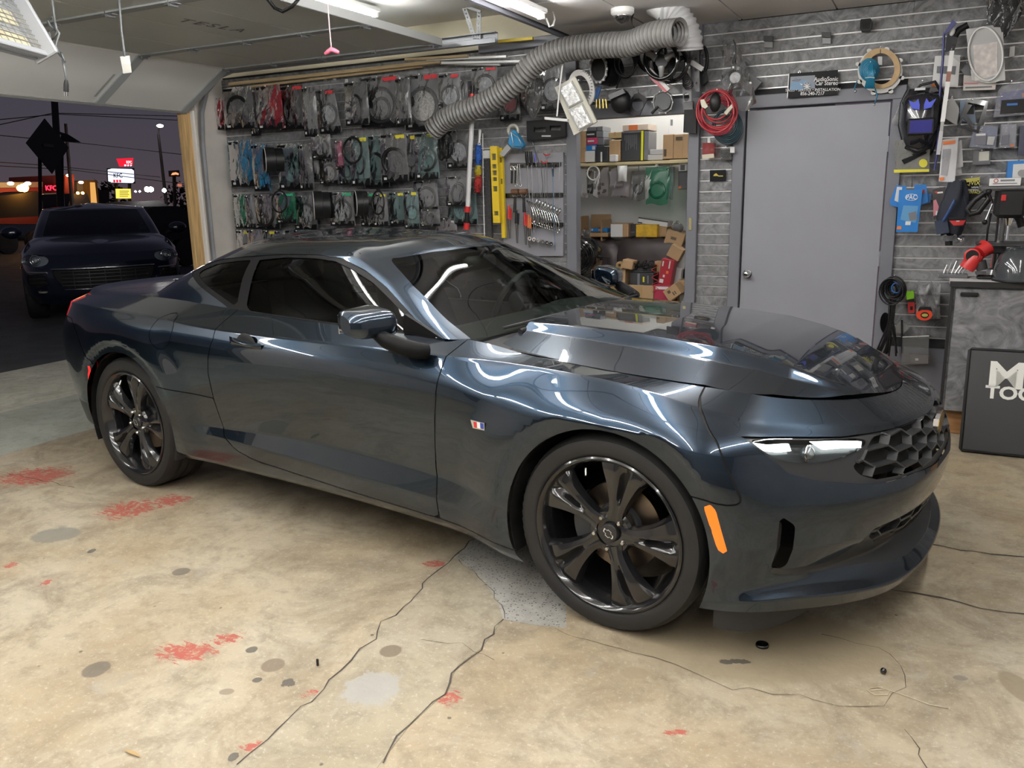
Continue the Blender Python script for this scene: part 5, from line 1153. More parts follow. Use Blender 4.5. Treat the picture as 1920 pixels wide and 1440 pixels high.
hand('black-handled long screwdriver, left of the pair on the board', 'screwdriver', 'screwdriver', (987, 284), (997, 440), .014, M_blackp, .0035, .17); hand('black-handled long screwdriver, right of the pair on the board', 'screwdriver', 'screwdriver', (995, 284), (1001, 436), .014, M_blackp, .0035, .17)
hand('screwdriver with a violet-blue handle on the tool board', 'screwdriver', 'screwdriver', (1002, 288), (1014, 370), .008, P('violet_handle', (.10, .10, .5), .3), .003, .2)
hand('long black hook pick hanging right on the board', 'hook_pick', 'pick', (1036, 308), (1040, 425), .008, M_blackp, .003, .2); hand('thin steel rod with dark red tip at the right of the board', 'magnet_rod', 'rod', (1049, 304), (1049, 392), .003, M_steel, .002, .5)
for cx, y, lab in ((1020, 302, 'red T-handled hook rod, lower one on the board'), (1025, 288, 'red T-handled rod behind the lower red hook')):
    t = wt('hook_rod', lab, 'hook', cx, y, .09); part('t_handle', tb([(cx-6, y, .09), (cx-2, y+3, .09), (cx+3, y+3, .09), (cx+7, y, .09)], .005), M_red, t, 180); cylpx([(cx, y+2, .09), (cx+1, y+80, .09), (cx+2, y+115, .09)], .002, M_steel, 'rod', t, 5)
t = wt('bent_probe', 'long flexible probe crossing the tool board diagonally', 'probe', 1000, 270, .10); cylpx([(998, 266, .10), (1004, 285, .10), (1014, 314, .10), (1018, 345, .10), (1015, 385, .10), (1008, 412, .10), (1003, 430, .10)], .0028, M_steel, 'probe', t, 5)
t = wt('blue_cable_probe', 'thin blue cable hanging along the right of the tool board', 'cable', 1036, 315, .10); cylpx([(1036, 312, .10), (1037, 345, .10), (1038, 400, .10), (1041, 470, .10)], .0022, P('blue_wire', (.05, .16, .30), .4), 'cable', t, 5)
for k, cx in enumerate((960, 967)):
    t = wt('ratchet', f'black-gripped ratchet at the top {("left", "right")[k]} of the tool board', 'ratchet', cx, 312, .085); part('head', ringp(cx, 315, 2.6, 4, .085, .004), M_chrome, t, 180); cylpx([(cx, 320, .085), (cx-.5, 344, .085)], .0085, M_blackp, 'grip', t)
for k, (cx, x2) in enumerate(((971, 968), (974, 976))):
    t = wt('spanner', f'bright steel spanner beside the ratchets, {("left", "right")[k]} one', 'spanner', cx, 308, .085); cylpx([(cx, 308, .085), (x2, 346, .085)], .004, M_chrome, 'shaft', t, 6); part('ring_end', ringp(x2, 347, 2, 2.6, .085, .003, 12), M_chrome, t, 180)
for k, cx in enumerate((966, 982)):
    t = wt('seam_roller', f'seam roller with brown rubber wheel and black grip, {("left", "right")[k]} one', 'roller', cx, 356, .09); cylpx([(cx-6.5, 360, .09), (cx+6.5, 359, .09)], .022, M_brown, 'wheel', t, 16, 40); part('fork', tb([(cx-7, 361, .09), (cx-4, 368, .09), (cx, 370, .09), (cx+4, 367, .09), (cx+7, 360, .09)], .003), M_chrome, t, 60)
    cylpx([(cx, 369, .09), (cx+(-1 if k == 0 else 1), 398, .09)], .012, M_blackp, 'grip', t, rs=[.010, .014]); 
for cx, y0, c, lab in ((955, 385, M_red, 'red-handled pliers at the left foot of the board'), (985, 397, M_red, 'red-handled pliers right of the black ones'), (969, 394, M_blackp, 'black-handled pliers between the red ones'), (992, 402, P('orange_handle', (.55, .16, .05), .4), 'orange-handled small pliers at the board foot')):
    t = wt('pliers', lab, 'pliers', cx, y0, .09); cylpx([(cx-1, y0, .09), (cx-1, y0+25, .09)], .012, c, 'grip', t, rs=[.008, .014]); cylpx([(cx+3, y0+6, .09), (cx+2, y0+27, .09)], .009, c, 'grip', t); cylpx([(cx, y0+25, .09), (cx+1, y0+62, .09)], .014, P('tool_steel_dark', (.15, .145, .14), .4, .8), 'jaw', t, rs=[.012, .007])
for k in range(9):
    x = 1002+k*5.4; y = 373+k*2.4; t = wt('curved_wrench', f'curved chrome wrench on the middle bar, {ORD[k]} of nine', 'wrench', x, y, .085, 'curved wrenches on the middle bar'); part('crescent', tb([(x+5, y-2, .085), (x+4.5, y+5, .085), (x+1, y+10, .085), (x-4, y+13, .085)], [.004, .009, .009, .004], 8), M_chrome, t, 180)
for k in range(11):
    x = 1001+k*4.7; y = 398+k*1.6; t = wt('combination_wrench', f'chrome combination wrench on the lowest bar, {ORD[k]} of eleven', 'wrench', x, y, .085, 'combination wrenches on the lowest bar'); part('shank', tb([(x-13, y-22, .09), (x-4, y-8, .09), (x, y+6, .09), (x-1, y+16, .09)], [.006, .005, .005, .006], 6), M_chrome, t, 180); part('ring_end', ringp(x-1, y+19, 2.2, 3.4, .085, .0035, 12, 6), M_chrome, t, 180)
for k in range(6):
    x = 995+k*8; y = 447+k*2; t = wt('socket', f'round steel socket in the bottom row of the board, {ORD[k]}', 'socket', x, y, .085, 'sockets in the bottom row'); part('barrel', MB().lathe([(.008, -.02), (.016, -.02), (.016, .02), (.008, .02)], 14, TR(*wp(x, y, .085)), axis='Y'), M_chrome, t, 40)

# ---------------------------------------------------------------- store room behind the wall
M_kraft = P('kraft_cardboard', (.42, .275, .15), .75, var=.10, scale=6); M_tape = P('packing_tape', (.40, .27, .13), .3); M_ink = P('box_print', (.10, .07, .045), .7); M_leather = P('brown_leather', (.035, .025, .026), .42, bump=.25, bscale=25)
YR = 3.95
struct('wall_back', MB().box((-1.3, YR+.03, 1.25), (2.6, .06, 2.6)), M_roomwhite); struct('wall_left', MB().box((-2.35, (YW+YR)/2+.1, 1.25), (.05, YR-YW, 2.6)), M_roomwhite); struct('wall_right', MB().box((-.42, (YW+YR)/2+.1, 1.25), (.05, YR-YW, 2.6)), M_roomwhite); struct('ceiling', MB().box((-1.35, (YW+YR)/2+.1, 2.56), (2.0, YR-YW, .05)), M_roomwhite)
struct('floor', MB().box((-1.35, (YW+.06+YR+.05)/2+.02, -.05), (2.1, YR-YW, .1)), M_thresh)
tube_light(-1.25, 2.95, 3.85, 2.46, 'tube light inside the store room above its doorway')
def mp(px, py, Y): a = at(px-1, py, y=Y); b = at(px+1, py, y=Y); c = at(px, py-1, y=Y); e = at(px, py+1, y=Y); return (b.x-a.x)/2, (c.z-e.z)/2
def carton(label, x0, y0, x1, y1, Y, dep, m=None, name='carton', cat='box', ang=0., yaw=0., tape=True, extra=None, group=None, foot=None):
    """box whose front face fills a pixel rectangle on the plane y = Y"""
    cx, cy = (x0+x1)/2, (y0+y1)/2; mx, mz = mp(cx, cy, Y); w, h = (x1-x0)*mx, (y1-y0)*mz; c = at(cx, cy, y=Y)
    if foot is not None: zt = c.z+h/2; h = zt-foot; c = V((c.x, c.y, (zt+foot)/2))
    t = thing(name, label, cat, (c.x, c.y+dep/2, c.z-h/2), group); M = TR(c.x, c.y+dep/2, c.z) @ rot('Y', ang) @ rot('Z', yaw)
    part('body', MB().box((0, 0, 0), (w, dep, h), .003, M), m or M_kraft, t)
    if tape: part('tape', MB().box((0, -dep/2-.0006, h*.2), (w*.16, .0014, h*.6), 0, M).box((0, 0, h/2+.0006), (w*.16, dep, .0014), 0, M), M_tape, t)
    for (u0, v0, u1, v1, mm, nm) in (extra or ()): part(nm, MB().box(((u0+u1)/2*w-w/2, -dep/2-.001, h/2-(v0+v1)/2*h), ((u1-u0)*w, .002, (v1-v0)*h), 0, M), mm, t)
    return t
# shelf
sh = thing('wall_shelf', 'long pale wooden shelf across the store room', 'shelf', (-1.3, 3.6, 1.7)); zs = at(1190, 303, y=3.42).z
part('board', MB().box((-1.38, 3.67, zs-.012), (1.86, .52, .024), .002), P('pale_pine', (.60, .50, .28), .55, var=.1, scale=3, stretch=(2, 20, 20)), sh)
for x in (-2.0, -1.3, -.7): part('bracket', MB().prism([(3.45, zs-.026), (3.93, zs-.026), (3.93, zs-.20), (3.915, zs-.20), (3.915, zs-.045), (3.45, zs-.04)], x-.012, x+.012, axis='X'), M_steel, sh)
YF = 3.45
M_darkbox = P('dark_box', (.035, .036, .04), .4); M_pinkbox = P('magenta_box', (.50, .05, .13), .4); M_bluebox = P('blue_box', (.02, .20, .55), .4); M_greybox = P('grey_box', (.16, .165, .18), .4); M_whitebox = P('white_box', (.68, .68, .68), .5); M_lime = P('lime_stripe', (.70, .70, .02), .5)
sb = lambda py: None
def sc_(label, x0, y0, x1, y1, m, name='product_box', dep=.22, Y=YF, **k): return carton(label, x0, y0, x1, y1, Y, dep, m, name, 'box', tape=k.pop('tape', False), **k)
carton('tan carton at the left end of the shelf, upper of two', 1082, 246, 1099, 279, YF, .25); carton('tan carton at the left end of the shelf, lower of two', 1082, 279, 1099, 305, YF, .25)
sc_('white box at the foot of the shelf stack, left side', 1096, 283, 1115, 304, M_whitebox, dep=.2)
sc_('blue box above the white box on the shelf', 1099, 272, 1118, 283, M_bluebox, dep=.2, extra=[(.6, .2, .9, .8, M_whitebox, 'label')]); sc_('magenta box above the blue box on the shelf', 1100, 258, 1120, 271.5, M_pinkbox, dep=.2, extra=[(.1, .35, .7, .6, M_whitebox, 'print')]); sc_('black box with white lettering in the shelf stack', 1099, 246, 1117, 257.5, M_darkbox, dep=.2, extra=[(.1, .4, .85, .62, M_whitebox, 'print')]); sc_('dark flat box on top of the shelf stack', 1100, 238, 1118, 245.6, M_greybox, dep=.2)
sc_('grey box right of the magenta box', 1120.5, 258, 1132, 272, M_greybox, dep=.2); sc_('grey box right of the black lettered box', 1118, 246, 1131, 257.5, M_greybox, dep=.2); sc_('grey flat box at the top right of the stack', 1119, 237, 1130, 245.6, M_greybox, dep=.2)
sc_('tall black box with a white stripe on the shelf', 1116, 275, 1140, 303.6, M_darkbox, dep=.2, extra=[(.42, .35, .55, 1., M_whitebox, 'stripe')])
carton('tan carton standing between black boxes on the shelf', 1142, 263, 1162.5, 302.6, YF, .22); carton('small tan carton on the standing tan carton', 1141, 248, 1165, 259.5, YF, .2, P('pale_kraft', (.46, .34, .17), .7)); sc_('small white box in front of the tan carton', 1143, 290, 1155, 303, M_whitebox, Y=YF-.08, dep=.06)
sc_('large black speaker box with lime edge on the shelf', 1165.5, 246, 1206, 301.5, M_darkbox, dep=.26, extra=[(.0, .0, .9, .05, M_greybox, 'print')]+[(.14+.055*k, .12, .155+.055*k, .3+.35*abs(math.sin(k*1.7)), M_greybox, 'print_bar') for k in range(11)]+[(.9, .0, 1., 1., M_lime, 'lime_edge')])
sc_('dark box end behind the lime edge', 1207, 246, 1216, 300, M_greybox, dep=.22)
sc_('flat orange and white box lying on the speaker box', 1167, 233, 1215, 245, P('cream_box', (.60, .50, .42), .5), dep=.24, extra=[(.25, .1, .6, .9, P('orange_print', (.60, .16, .05), .5), 'print')])
sc_('small grey metal box on the shelf centre', 1214, 290, 1243, 300, P('metal_grey', (.45, .45, .46), .4), dep=.2); sc_('silver flat case on the grey metal box', 1218, 280, 1243, 289.6, P('silver_case', (.5, .5, .51), .3, .4), dep=.16)
carton('left tan carton of the pair at the right of the shelf', 1243, 252, 1262.5, 298, YF, .25, extra=[(.1, .6, .35, .9, M_ink, 'print')], tape=False); carton('right tan carton of the pair at the right of the shelf', 1263, 251.5, 1296, 297, YF, .25, extra=[(.12, .1, .5, .24, M_ink, 'print'), (.5, 0, .52, 1, M_tape, 'seam')], tape=False)
sc_('white paper sheet pinned to the store room wall', 1254, 218, 1282, 275, M_whitebox, 'paper_sheet', dep=.004, Y=YR-.02, extra=[(.1, .1, .25, .3, M_greybox, 'print')])
# bags under the shelf
YB2 = 3.50
def hang(label, x0, y0, x1, y1, film, kind=None, Y=YB2, name='parts_bag', lean=0.):
    cx = (x0+x1)/2; mx, mz = mp(cx, y0, Y); T = at(cx, y0, y=Y); t = thing(name, label, 'bag', tuple(T), 'bags hanging under the shelf'); w = (x1-x0)*mx/2; h = (y1-y0)*mz; r_ = random.Random(int(x0+y1)); ph = [r_.uniform(0, 6) for _ in range(4)]
    def f(a, b, s):
        e = (1-abs(2*a-1)**3)*math.sin(PI*min(1, b))**.6
        return (T.x+(2*a-1)*w*(1+.06*math.sin(5*b+ph[0]))+lean*b*h, T.y+s*(.004+.03*e)+.012*math.sin(8*a+ph[1]+4*b)*e, T.z-b*h*(1+.03*math.sin(7*a+ph[2])))
    part('bag_film', MB().grid(10, 12, lambda a, b: f(a, b, -1)), film, t, 180)
    if kind == 'parts':
        m = MB()
        for _ in range(14): p = f(r_.uniform(.15, .85), r_.uniform(.55, .92), 0); m.box(p, (r_.uniform(.01, .03), .015, r_.uniform(.01, .03)), .002, None)
        o = part('small_parts', m, M_blackp, t); o['kind'] = 'stuff'
    elif kind == 'ring': part('adapter_ring', MB().torus(w*.62, w*.12, 24, 6, TR(T.x+lean*h*.6, T.y, T.z-h*.62)), M_ring, t, 180)
    elif kind: part('card', MB().box((T.x+lean*h*.5, T.y+.004, T.z-h*.55), (w*1.6, .004, h*.7), .001), kind, t)
    part('peg', MB().tube([(T.x, T.y, T.z-.006), (T.x, T.y, zs-.026)], .003, 6), M_peg, t); return t
hang('clear bag at the left end under the shelf', 1080, 312, 1102, 368, F_clear, M_whitebox); hang('clear bag of small black parts under the shelf', 1098, 320, 1118, 370, F_clear, 'parts', YB2+.06); hang('pale lilac bag of parts under the shelf', 1113, 312, 1140, 370, F_pale, 'parts')
r_ = thing('white_hoop', 'white plastic hoop hanging under the shelf', 'hoop', tuple(at(1112, 312, y=YB2-.08))); part('hoop', MB().tube([at(x, y, y=YB2-.08) for x, y in ell(1112.5, 324.5, 11, 13, 32)], .006, 8, closed=True), M_white, r_, 180)
hang('grey bag with a white card inside under the shelf', 1142, 312, 1170, 352, F_pale, M_whitebox); hang('white receipt sheet hanging before the grey bag', 1158, 310, 1176, 340, M_whitebox, None, YB2-.08); hang('wide bag of white sheets behind, under the shelf', 1146, 340, 1182, 370, F_pale, M_whitebox, YB2+.07)
hang('grey printed bag with a coil beside the green bag', 1184, 320, 1211, 376, F_smoke, 'ring'); hang('green and white bag with an arched ring under the shelf', 1211, 313, 1255, 384, F_green, 'ring', YB2-.06); hang('dark teal bag edge behind the green bag', 1250, 316, 1263, 374, F_teal, None, YB2+.06)
sc_('black blister box hanging at the right under the shelf', 1272, 320, 1292, 355, M_darkbox, 'blister_box', dep=.05, Y=YB2, extra=[(.02, .82, .25, .97, P('orange_mark', (.7, .2, .04), .5), 'mark')]); sc_('small black and white card above the blister box', 1273, 304, 1287, 321, M_whitebox, 'hang_card', dep=.012, Y=YB2-.03, extra=[(.2, .3, .8, .9, M_darkbox, 'print')])
# sofa
zt = at(1180, 452, y=3.52).z
so = thing('leather_sofa', 'dark brown leather sofa buried under boxes in the store room', 'sofa', (-1.4, 3.7, 0))
def cush(x0, x1, y0, y1, z0, z1, name, seed):
    m = MB()
    def f(a, b):
        q = 2*PI*a; ex = math.copysign(abs(math.cos(q))**.35, math.cos(q)); ez = math.copysign(abs(math.sin(q))**.35, math.sin(q)); k = 1-.12*abs(2*b-1)**6
        x = x0+(x1-x0)*b; wr = .014*math.sin(26*b+seed+5*math.sin(q*2))*abs(math.sin(q+.4))
        return (x, (y0+y1)/2+(y1-y0)/2*ex*k+wr, (z0+z1)/2+(z1-z0)/2*ez*k+wr)
    m.grid(33, 25, f); e0 = [f(i/32, 0) for i in range(32)]; e1 = [f(i/32, 1) for i in range(32)]; m.add(e0, [tuple(range(32))]); m.add(e1, [tuple(range(32))]); part(name, m, M_leather, so, 60)
xs0 = at(1080, 460, y=3.5).x; xs1 = at(1157, 460, y=3.5).x; xs2 = at(1285, 460, y=3.5).x
cush(xs0-.15, xs1, 3.48, 3.84, .40, zt, 'back_cushion', 0); cush(xs1+.005, xs2, 3.48, 3.84, .40, zt+.03, 'back_cushion', 2); part('seat_base', MB().box(((xs0+xs2)/2-.07, 3.68, .21), (xs2-xs0+.14, .34, .42), .05), M_leather, so)
# fan
fc = at(1086, 482, y=3.02); fr = abs(at(1086, 482, y=3.02).z-at(1086, 446, y=3.02).z)
fn = thing('drum_fan', 'black round floor fan at the left of the store room doorway', 'fan', (fc.x, 3.05, 0)); FM = TR(fc.x, 3.05, fc.z)
part('shroud', MB().lathe([(fr*.97, -.10), (fr*1.02, -.09), (fr*1.02, .10), (fr*.97, .10)], 48, FM, axis='Y'), M_black_gloss, fn, 40)
gm = MB()
for k in range(7): gm.torus(fr*(.2+.12*k), .0035, 40, 5, FM @ TR(0, -.10-.02*math.cos(k/6*PI/2), 0))
for k in range(8): a = k*PI/4; gm.tube([FM @ V((.05*math.cos(a), -.12, .05*math.sin(a))), FM @ V((fr*math.cos(a), -.10, fr*math.sin(a)))], .003, 5)
o = part('wire_grille', gm, M_black_gloss, fn, 60); o['kind'] = 'stuff'
part('hub', MB().lathe([(0, -.13), (.03, -.13), (.042, -.12), (.045, -.05)], 24, FM, axis='Y'), M_steel, fn, 40)
for k in range(4):
    a = k*PI/2+.4; part('blade', MB().grid(6, 6, lambda u, v: (fc.x+(.04+(fr*.85)*u)*math.cos(a+.7*(v-.5)+.3*u), 3.05+.06*(v-.5), fc.z+(.04+(fr*.85)*u)*math.sin(a+.7*(v-.5)+.3*u))), M_blackp, fn, 180)
part('stand', MB().tube([(fc.x-.25, 3.05, .015), (fc.x-.25, 3.05, fc.z), (fc.x-fr, 3.05, fc.z)], .014, 8).tube([(fc.x+.25, 3.05, .015), (fc.x+.25, 3.05, fc.z), (fc.x+fr, 3.05, fc.z)], .014, 8).tube([(fc.x-.25, 2.9, .015), (fc.x-.25, 3.2, .015)], .014, 8).tube([(fc.x+.25, 2.9, .015), (fc.x+.25, 3.2, .015)], .014, 8), M_blackp, fn, 60)
# cartons on and before the sofa
ZT = zt+.03
def on_sofa(label, x0, y0, x1, y1, m=None, Y=3.56, dep=.24, **k): return carton(label, x0, y0, x1, y1, Y, dep, m, foot=ZT+.003 if not k.get('ang') else None, **k)
t = on_sofa('open tan carton with raised lid on the sofa back', 1106, 437, 1140, 452, dep=.26); mx, mz = mp(1125, 420, 3.8); a_ = at(1108, 402, y=3.83); b_ = at(1145, 450, y=3.83); part('raised_lid', MB().box(((a_.x+b_.x)/2, 3.835, (a_.z+b_.z)/2), (b_.x-a_.x, .006, a_.z-b_.z), .002), M_kraft, t); part('side_flap', MB().box((b_.x+.004, 3.70, (a_.z+b_.z)/2-.02), (.006, .26, (a_.z-b_.z)*.8), .001), M_kraft, t)
carton('blue and white box of plugs inside the open carton', 1108, 428, 1139, 437, 3.60, .12, M_bluebox, 'product_box', tape=False, extra=[(.0, .1, .12, .5, M_whitebox, 'label'), (.45, .1, .6, .6, M_kraft, 'label'), (.1, .7, .9, 1., M_brown, 'row')])
on_sofa('tan framed box with a white front panel on the sofa back', 1145, 419, 1178, 452, dep=.14, tape=False, extra=[(.0, .06, .68, 1., M_whitebox, 'white_panel')]); on_sofa('black appliance box behind the padded parcel', 1176, 421, 1194, 450, M_darkbox, Y=3.62, dep=.16, tape=False, extra=[(.2, .6, .8, .66, M_greybox, 'stripe')])
on_sofa('parcel wrapped in yellow padded envelope on the sofa back', 1192, 421, 1232, 452, P('yellow_padding', (.62, .38, .03), .35, var=.3, scale=14, bump=.8, bscale=18), Y=3.54, dep=.2, tape=False, name='padded_parcel'); on_sofa('brown carton behind the yellow parcel', 1228, 424, 1250, 452, Y=3.60, dep=.2)
carton('long white shelf box lying slanted on the yellow parcel', 1196, 411, 1252, 422, 3.60, .16, M_whitebox, 'slanted_box', ang=8, tape=False, extra=[(0, 0, 1, .2, M_darkbox, 'edge'), (0, .8, .15, 1, M_darkbox, 'edge')])
carton('tilted tan carton with a grey bag on top at the right', 1247, 434, 1282, 461, 3.50, .22, None, ang=16, extra=[(.3, .4, .6, .6, M_ink, 'print')]); sk = sack(1270, 417, 440, 12, YW-3.55, F_smoke, 'grey film bag on the tilted carton', 'film_bag')
# piles in front
YQ = 3.22
c_ = carton('big tan carton with torn tape in the store room doorway', 1128, 505, 1172, 560, YQ, .3, foot=0., extra=[(.35, .03, .6, .24, M_tape, 'tape_patch'), (.05, .30, .95, .33, M_ink, 'tear'), (.7, .42, .9, .5, M_tape, 'label')], tape=False)
carton('tan carton under the open amplifier box', 1176, 535, 1225, 560, YQ-.02, .3, foot=0., tape=True)
zb_ = at(1200, 535, y=YQ).z
t = carton('black printed amplifier box holding black devices', 1181, 512, 1225, 534, YQ, .26, M_darkbox, 'amplifier_box', tape=False, foot=zb_+.002, extra=[(.32, .05, .42, 1, M_greybox, 'stripe'), (.55, .3, .62, .75, M_lime, 'lime_mark'), (.74, .2, .8, .85, M_greybox, 'print')])
w0 = at(1177, 468, y=YQ+.28); w1 = at(1230, 512, y=YQ+.28); part('white_lid', MB().prism([(w0.x, w1.z), (w0.x, w0.z-.03), (w0.x+.04, w0.z), (w1.x-.01, w0.z), (w1.x, w0.z-.02), (w1.x, w1.z)], YQ+.275, YQ+.283, axis='Y'), M_whitebox, t)
carton('black finned amplifier in the printed box', 1184, 498, 1224, 511.5, YQ+.05, .18, M_blackp, 'amplifier', 'amplifier', tape=False, extra=[(.03, .15+.2*k, .97, .22+.2*k, M_greybox, 'fin') for k in range(4)])
cb = thing('cable_tangle', 'black cables spilling over the finned amplifier', 'cable', tuple(at(1200, 495, y=YQ+.02))); rnd = random.Random(5)
part('cable', MB().tube([at(1186+36*(k/40)+4*math.sin(k*1.3), 497+6*math.sin(k*.9+1)-3*math.cos(k*.5), y=YQ+.02+.03*math.sin(k)) for k in range(41)], .005, 6), M_blackp, cb, 180); part('cable', MB().tube([at(1212+9*math.sin(k*.5), 492+14*(k/20)+3*math.cos(k*.6), y=YQ-.01) for k in range(21)], .003, 6), M_blackp, cb, 180)
carton('small tan box lying open-ended on the big carton', 1166, 488, 1186, 504, YQ-.04, .12, None, 'small_carton', ang=10, tape=False); rl = thing('tape_roll', 'round tan tape roll beside the small open box', 'tape', tuple(at(1163, 497, y=YQ-.02))); part('roll', MB().lathe([(.012, -.02), (.032, -.02), (.032, .02), (.012, .02)], 24, TR(*at(1163, 497, y=YQ-.02)), axis='Y'), M_tape, rl, 40)
carton('tall red car-audio box leaning in the pile', 1237, 486, 1261, 534, YQ-.02, .1, P('red_box', (.36, .02, .035), .4), 'red_box', ang=9, tape=False, extra=[(.62, .05, .72, .35, M_whitebox, 'print'), (.1, .1, .2, .3, M_whitebox, 'print'), (.5, .45, .68, .56, P('orange_sticker', (.75, .2, .05), .5), 'sticker'), (.1, .8, .4, .95, M_whitebox, 'barcode'), (.3, .62, .45, .72, M_whitebox, 'print')])
carton('red and pink box low in the pile', 1226, 534, 1256, 562, YQ-.04, .25, P('pinkred_box', (.38, .03, .07), .4), 'red_box', foot=0., tape=False, extra=[(.1, .02, .9, .05, M_whitebox, 'print')]); carton('tan carton half hidden behind the red box', 1227, 490, 1240, 530, YQ+.16, .2, foot=0.)
carton('open tan carton tipped over at the front of the pile', 1246, 537, 1274, 560, YQ-.16, .2, None, ang=-36, tape=False, extra=[(.25, .2, .45, .45, M_ink, 'print'), (.5, .5, .58, .8, M_ink, 'print'), (.65, .5, .72, .8, M_ink, 'print')]); carton('tan flap carton above the red box', 1253, 462, 1278, 486, YQ+.02, .1, None, ang=28, tape=False)
carton('white panel box behind the red box', 1258, 502, 1276, 545, YQ+.1, .06, M_whitebox, 'white_box', ang=6, tape=False); carton('black case at the right of the pile', 1268, 480, 1284, 530, YQ+.2, .12, M_darkbox, 'black_case', foot=0., tape=False); carton('tan carton at the right door edge', 1270, 526, 1286, 552, YQ, .2, foot=0.); carton('white carton under the tan one at the door edge', 1274, 552, 1286, 575, YQ-.03, .16, M_whitebox, 'white_box', foot=0., tape=False)
ws = sack(1278, 466, 508, 16, YW-3.35, P('white_sack', (.62, .63, .64), .5, bump=.4, bscale=20), 'white plastic sack at the right of the pile', 'plastic_sack')
wr = thing('red_wires', 'loose red wires hanging over the pile', 'wire', tuple(at(1230, 500, y=YQ-.06))); part('wire', MB().tube([at(1228+6*math.sin(k*.7), 495+k*1.6, y=YQ-.06-.02*math.sin(k)) for k in range(34)], .0025, 5), M_red, wr, 180)
part('strike_plate', MB().box((at(1294, 420, y=YW-.04).x, YW-.04, at(1294, 420, y=YW-.04).z), (.022, .006, .09), .001), P('brass', (.55, .47, .25), .3, 1.), bpy.data.objects['trim_1.001'])
carton('tan carton edge at the far left of the store room', 1080, 406, 1089, 446, 3.60, .2, None, foot=ZT+.002); gb = sack(1098, 430, 452, 8, YW-3.56, F_smoke, 'clear film bag beside the open carton', 'film_bag')

# ---------------------------------------------------------------- hung above the store room doorway
t = wt('lamp_plate', 'beige plate with two clear rectangular lamps hanging at a tilt', 'lamp plate', 1085, 150, .42)
o_ = [(1040, 164), (1078, 143), (1119, 228), (1076, 254)]; part('plate', pl(o_, .42, .02), P('beige_plate', (.60, .58, .50), .45), t)
for cx, cy in ((1069, 177), (1088, 219)):
    part('lamp_bezel', pl(quad(cx, cy, 30, 43, -28), .435, .016), P('bezel_grey', (.42, .42, .40), .4), t); part('lamp_lens', pl(quad(cx, cy, 25, 38, -28), .445, .012), P('faceted_lens', (.62, .63, .63), .12, .35, var=.5, scale=45, bump=1., bscale=55), t)
t = wt('lettered_ring', 'white ring disc with faint lettering behind the lamp plate', 'ring', 1090, 135, .34); part('ring', pl(ell(1090, 166, 24, 36, 36, rot_=-12), .34, .015, [ell(1090, 166, 15, 25, 28, rot_=-12)]), P('ring_white', (.58, .57, .54), .5), t)
for k in range(14):
    q = math.radians(-80+k*11); part('ring_print', pl(quad(1090+19.5*math.cos(q), 166+31*math.sin(q)-2, 2, 3.4, math.degrees(q)+90), .342, .003), M_greybox, t)
t = wt('white_lever', 'white rod with a flat foot hanging before the lamp plate', 'rod', 1056, 105, .46); cylpx([(1057, 103, .46), (1050, 160, .46), (1044, 218, .46)], .006, M_white, 'rod', t); part('foot', pl([(1021, 219), (1064, 223), (1063, 228), (1021, 224)], .46, .03), M_white, t)
t = wt('clamp_ring_pod', 'black oval pod with a clamp-studded silver rim above the doorway', 'speaker part', 1122, 128, .28); part('rim', ringp(1122, 129, 15, 25, .30, .010), P('dull_rim', (.22, .22, .22), .4, .5), t, 180); part('dark_bowl', pl(ell(1122, 129, 13, 22, 24), .292, .03), M_gap, t); part('shell', MB().lathe([(.10, -.02), (.11, .10), (.06, .16)], 24, TR(*wp(1130, 131, .22)) @ rot('Z', -25), axis='Y'), M_blackp, t, 60)
for k in range(14): q = 2*PI*k/14; part('clamp', MB().box(wp(1122+16*math.cos(q), 129+26*math.sin(q), .31), (.018, .012, .02), .003), P('dull_rim', (.22, .22, .22), .4, .5), t)
t = wt('cable_coil', 'black cable coil hanging left of the steering wheels', 'cable', 1172, 86, .26)
for k, (rx, ry, dx, dy) in enumerate(((20, 30, 0, 0), (17, 27, 1, 2), (19, 28, -2, -1), (14, 22, 3, 4), (21, 29, 1, -2))): part('loop', ringp(1172+dx, 117+dy, rx, ry, .22+.02*k, .0055, 36, 6, .03), M_blackp, t, 180)
for k in range(3): part('cable_end', tb([(1150+8*k, 125, .2), (1142+10*k, 145, .2), (1128+14*k, 158+4*k, .19)], .006), M_blackp, t, 180)
def swheel(label, cx, cy, r, d, silver):
    t = wt('steering_wheel', label, 'steering wheel', cx, cy-r, d); part('rim', ringp(cx, cy, r*.92, r*1.08, d, .016, 40, 10, .05), M_black_gloss, t, 180); part('hub', pl(ell(cx, cy+2, r*.36, r*.42, 20), d+.02, .05), M_blackp, t)
    for a in (200, 340, 90):
        q = math.radians(a); p0 = (cx+r*.3*math.cos(q), cy+2+r*.36*math.sin(q)); p1 = (cx+r*.88*math.cos(q), cy+r*1.02*math.sin(q)); part('spoke', tb([(*p0, d+.01), ((p0[0]+p1[0])/2, (p0[1]+p1[1])/2-2, d+.015), (*p1, d)], [.026, .018, .014], 8), silver, t, 60)
    return t
M_silverp = P('silver_plastic', (.36, .36, .36), .3, .5)
swheel('front steering wheel with silver spokes above the doorway', 1240, 112, 33, .42, M_silverp); swheel('black steering wheel behind the silver-spoked one', 1258, 118, 32, .26, M_blackp); swheel('steering wheel rim at the left of the pair', 1222, 104, 28, .18, M_silverp)
t = wt('warning_reflector', 'red and white reflector bar hanging under the steering wheels', 'reflector', 1234, 150, .36); part('white_bar', pl([(1212, 131), (1219, 127), (1256, 166), (1251, 171)], .37, .03), P('pale_bar', (.55, .52, .50), .4), t); part('red_bar', pl([(1211, 133), (1213, 131), (1251, 171), (1247, 173), (1222, 150)], .375, .03), P('dark_red', (.30, .015, .03), .35), t)
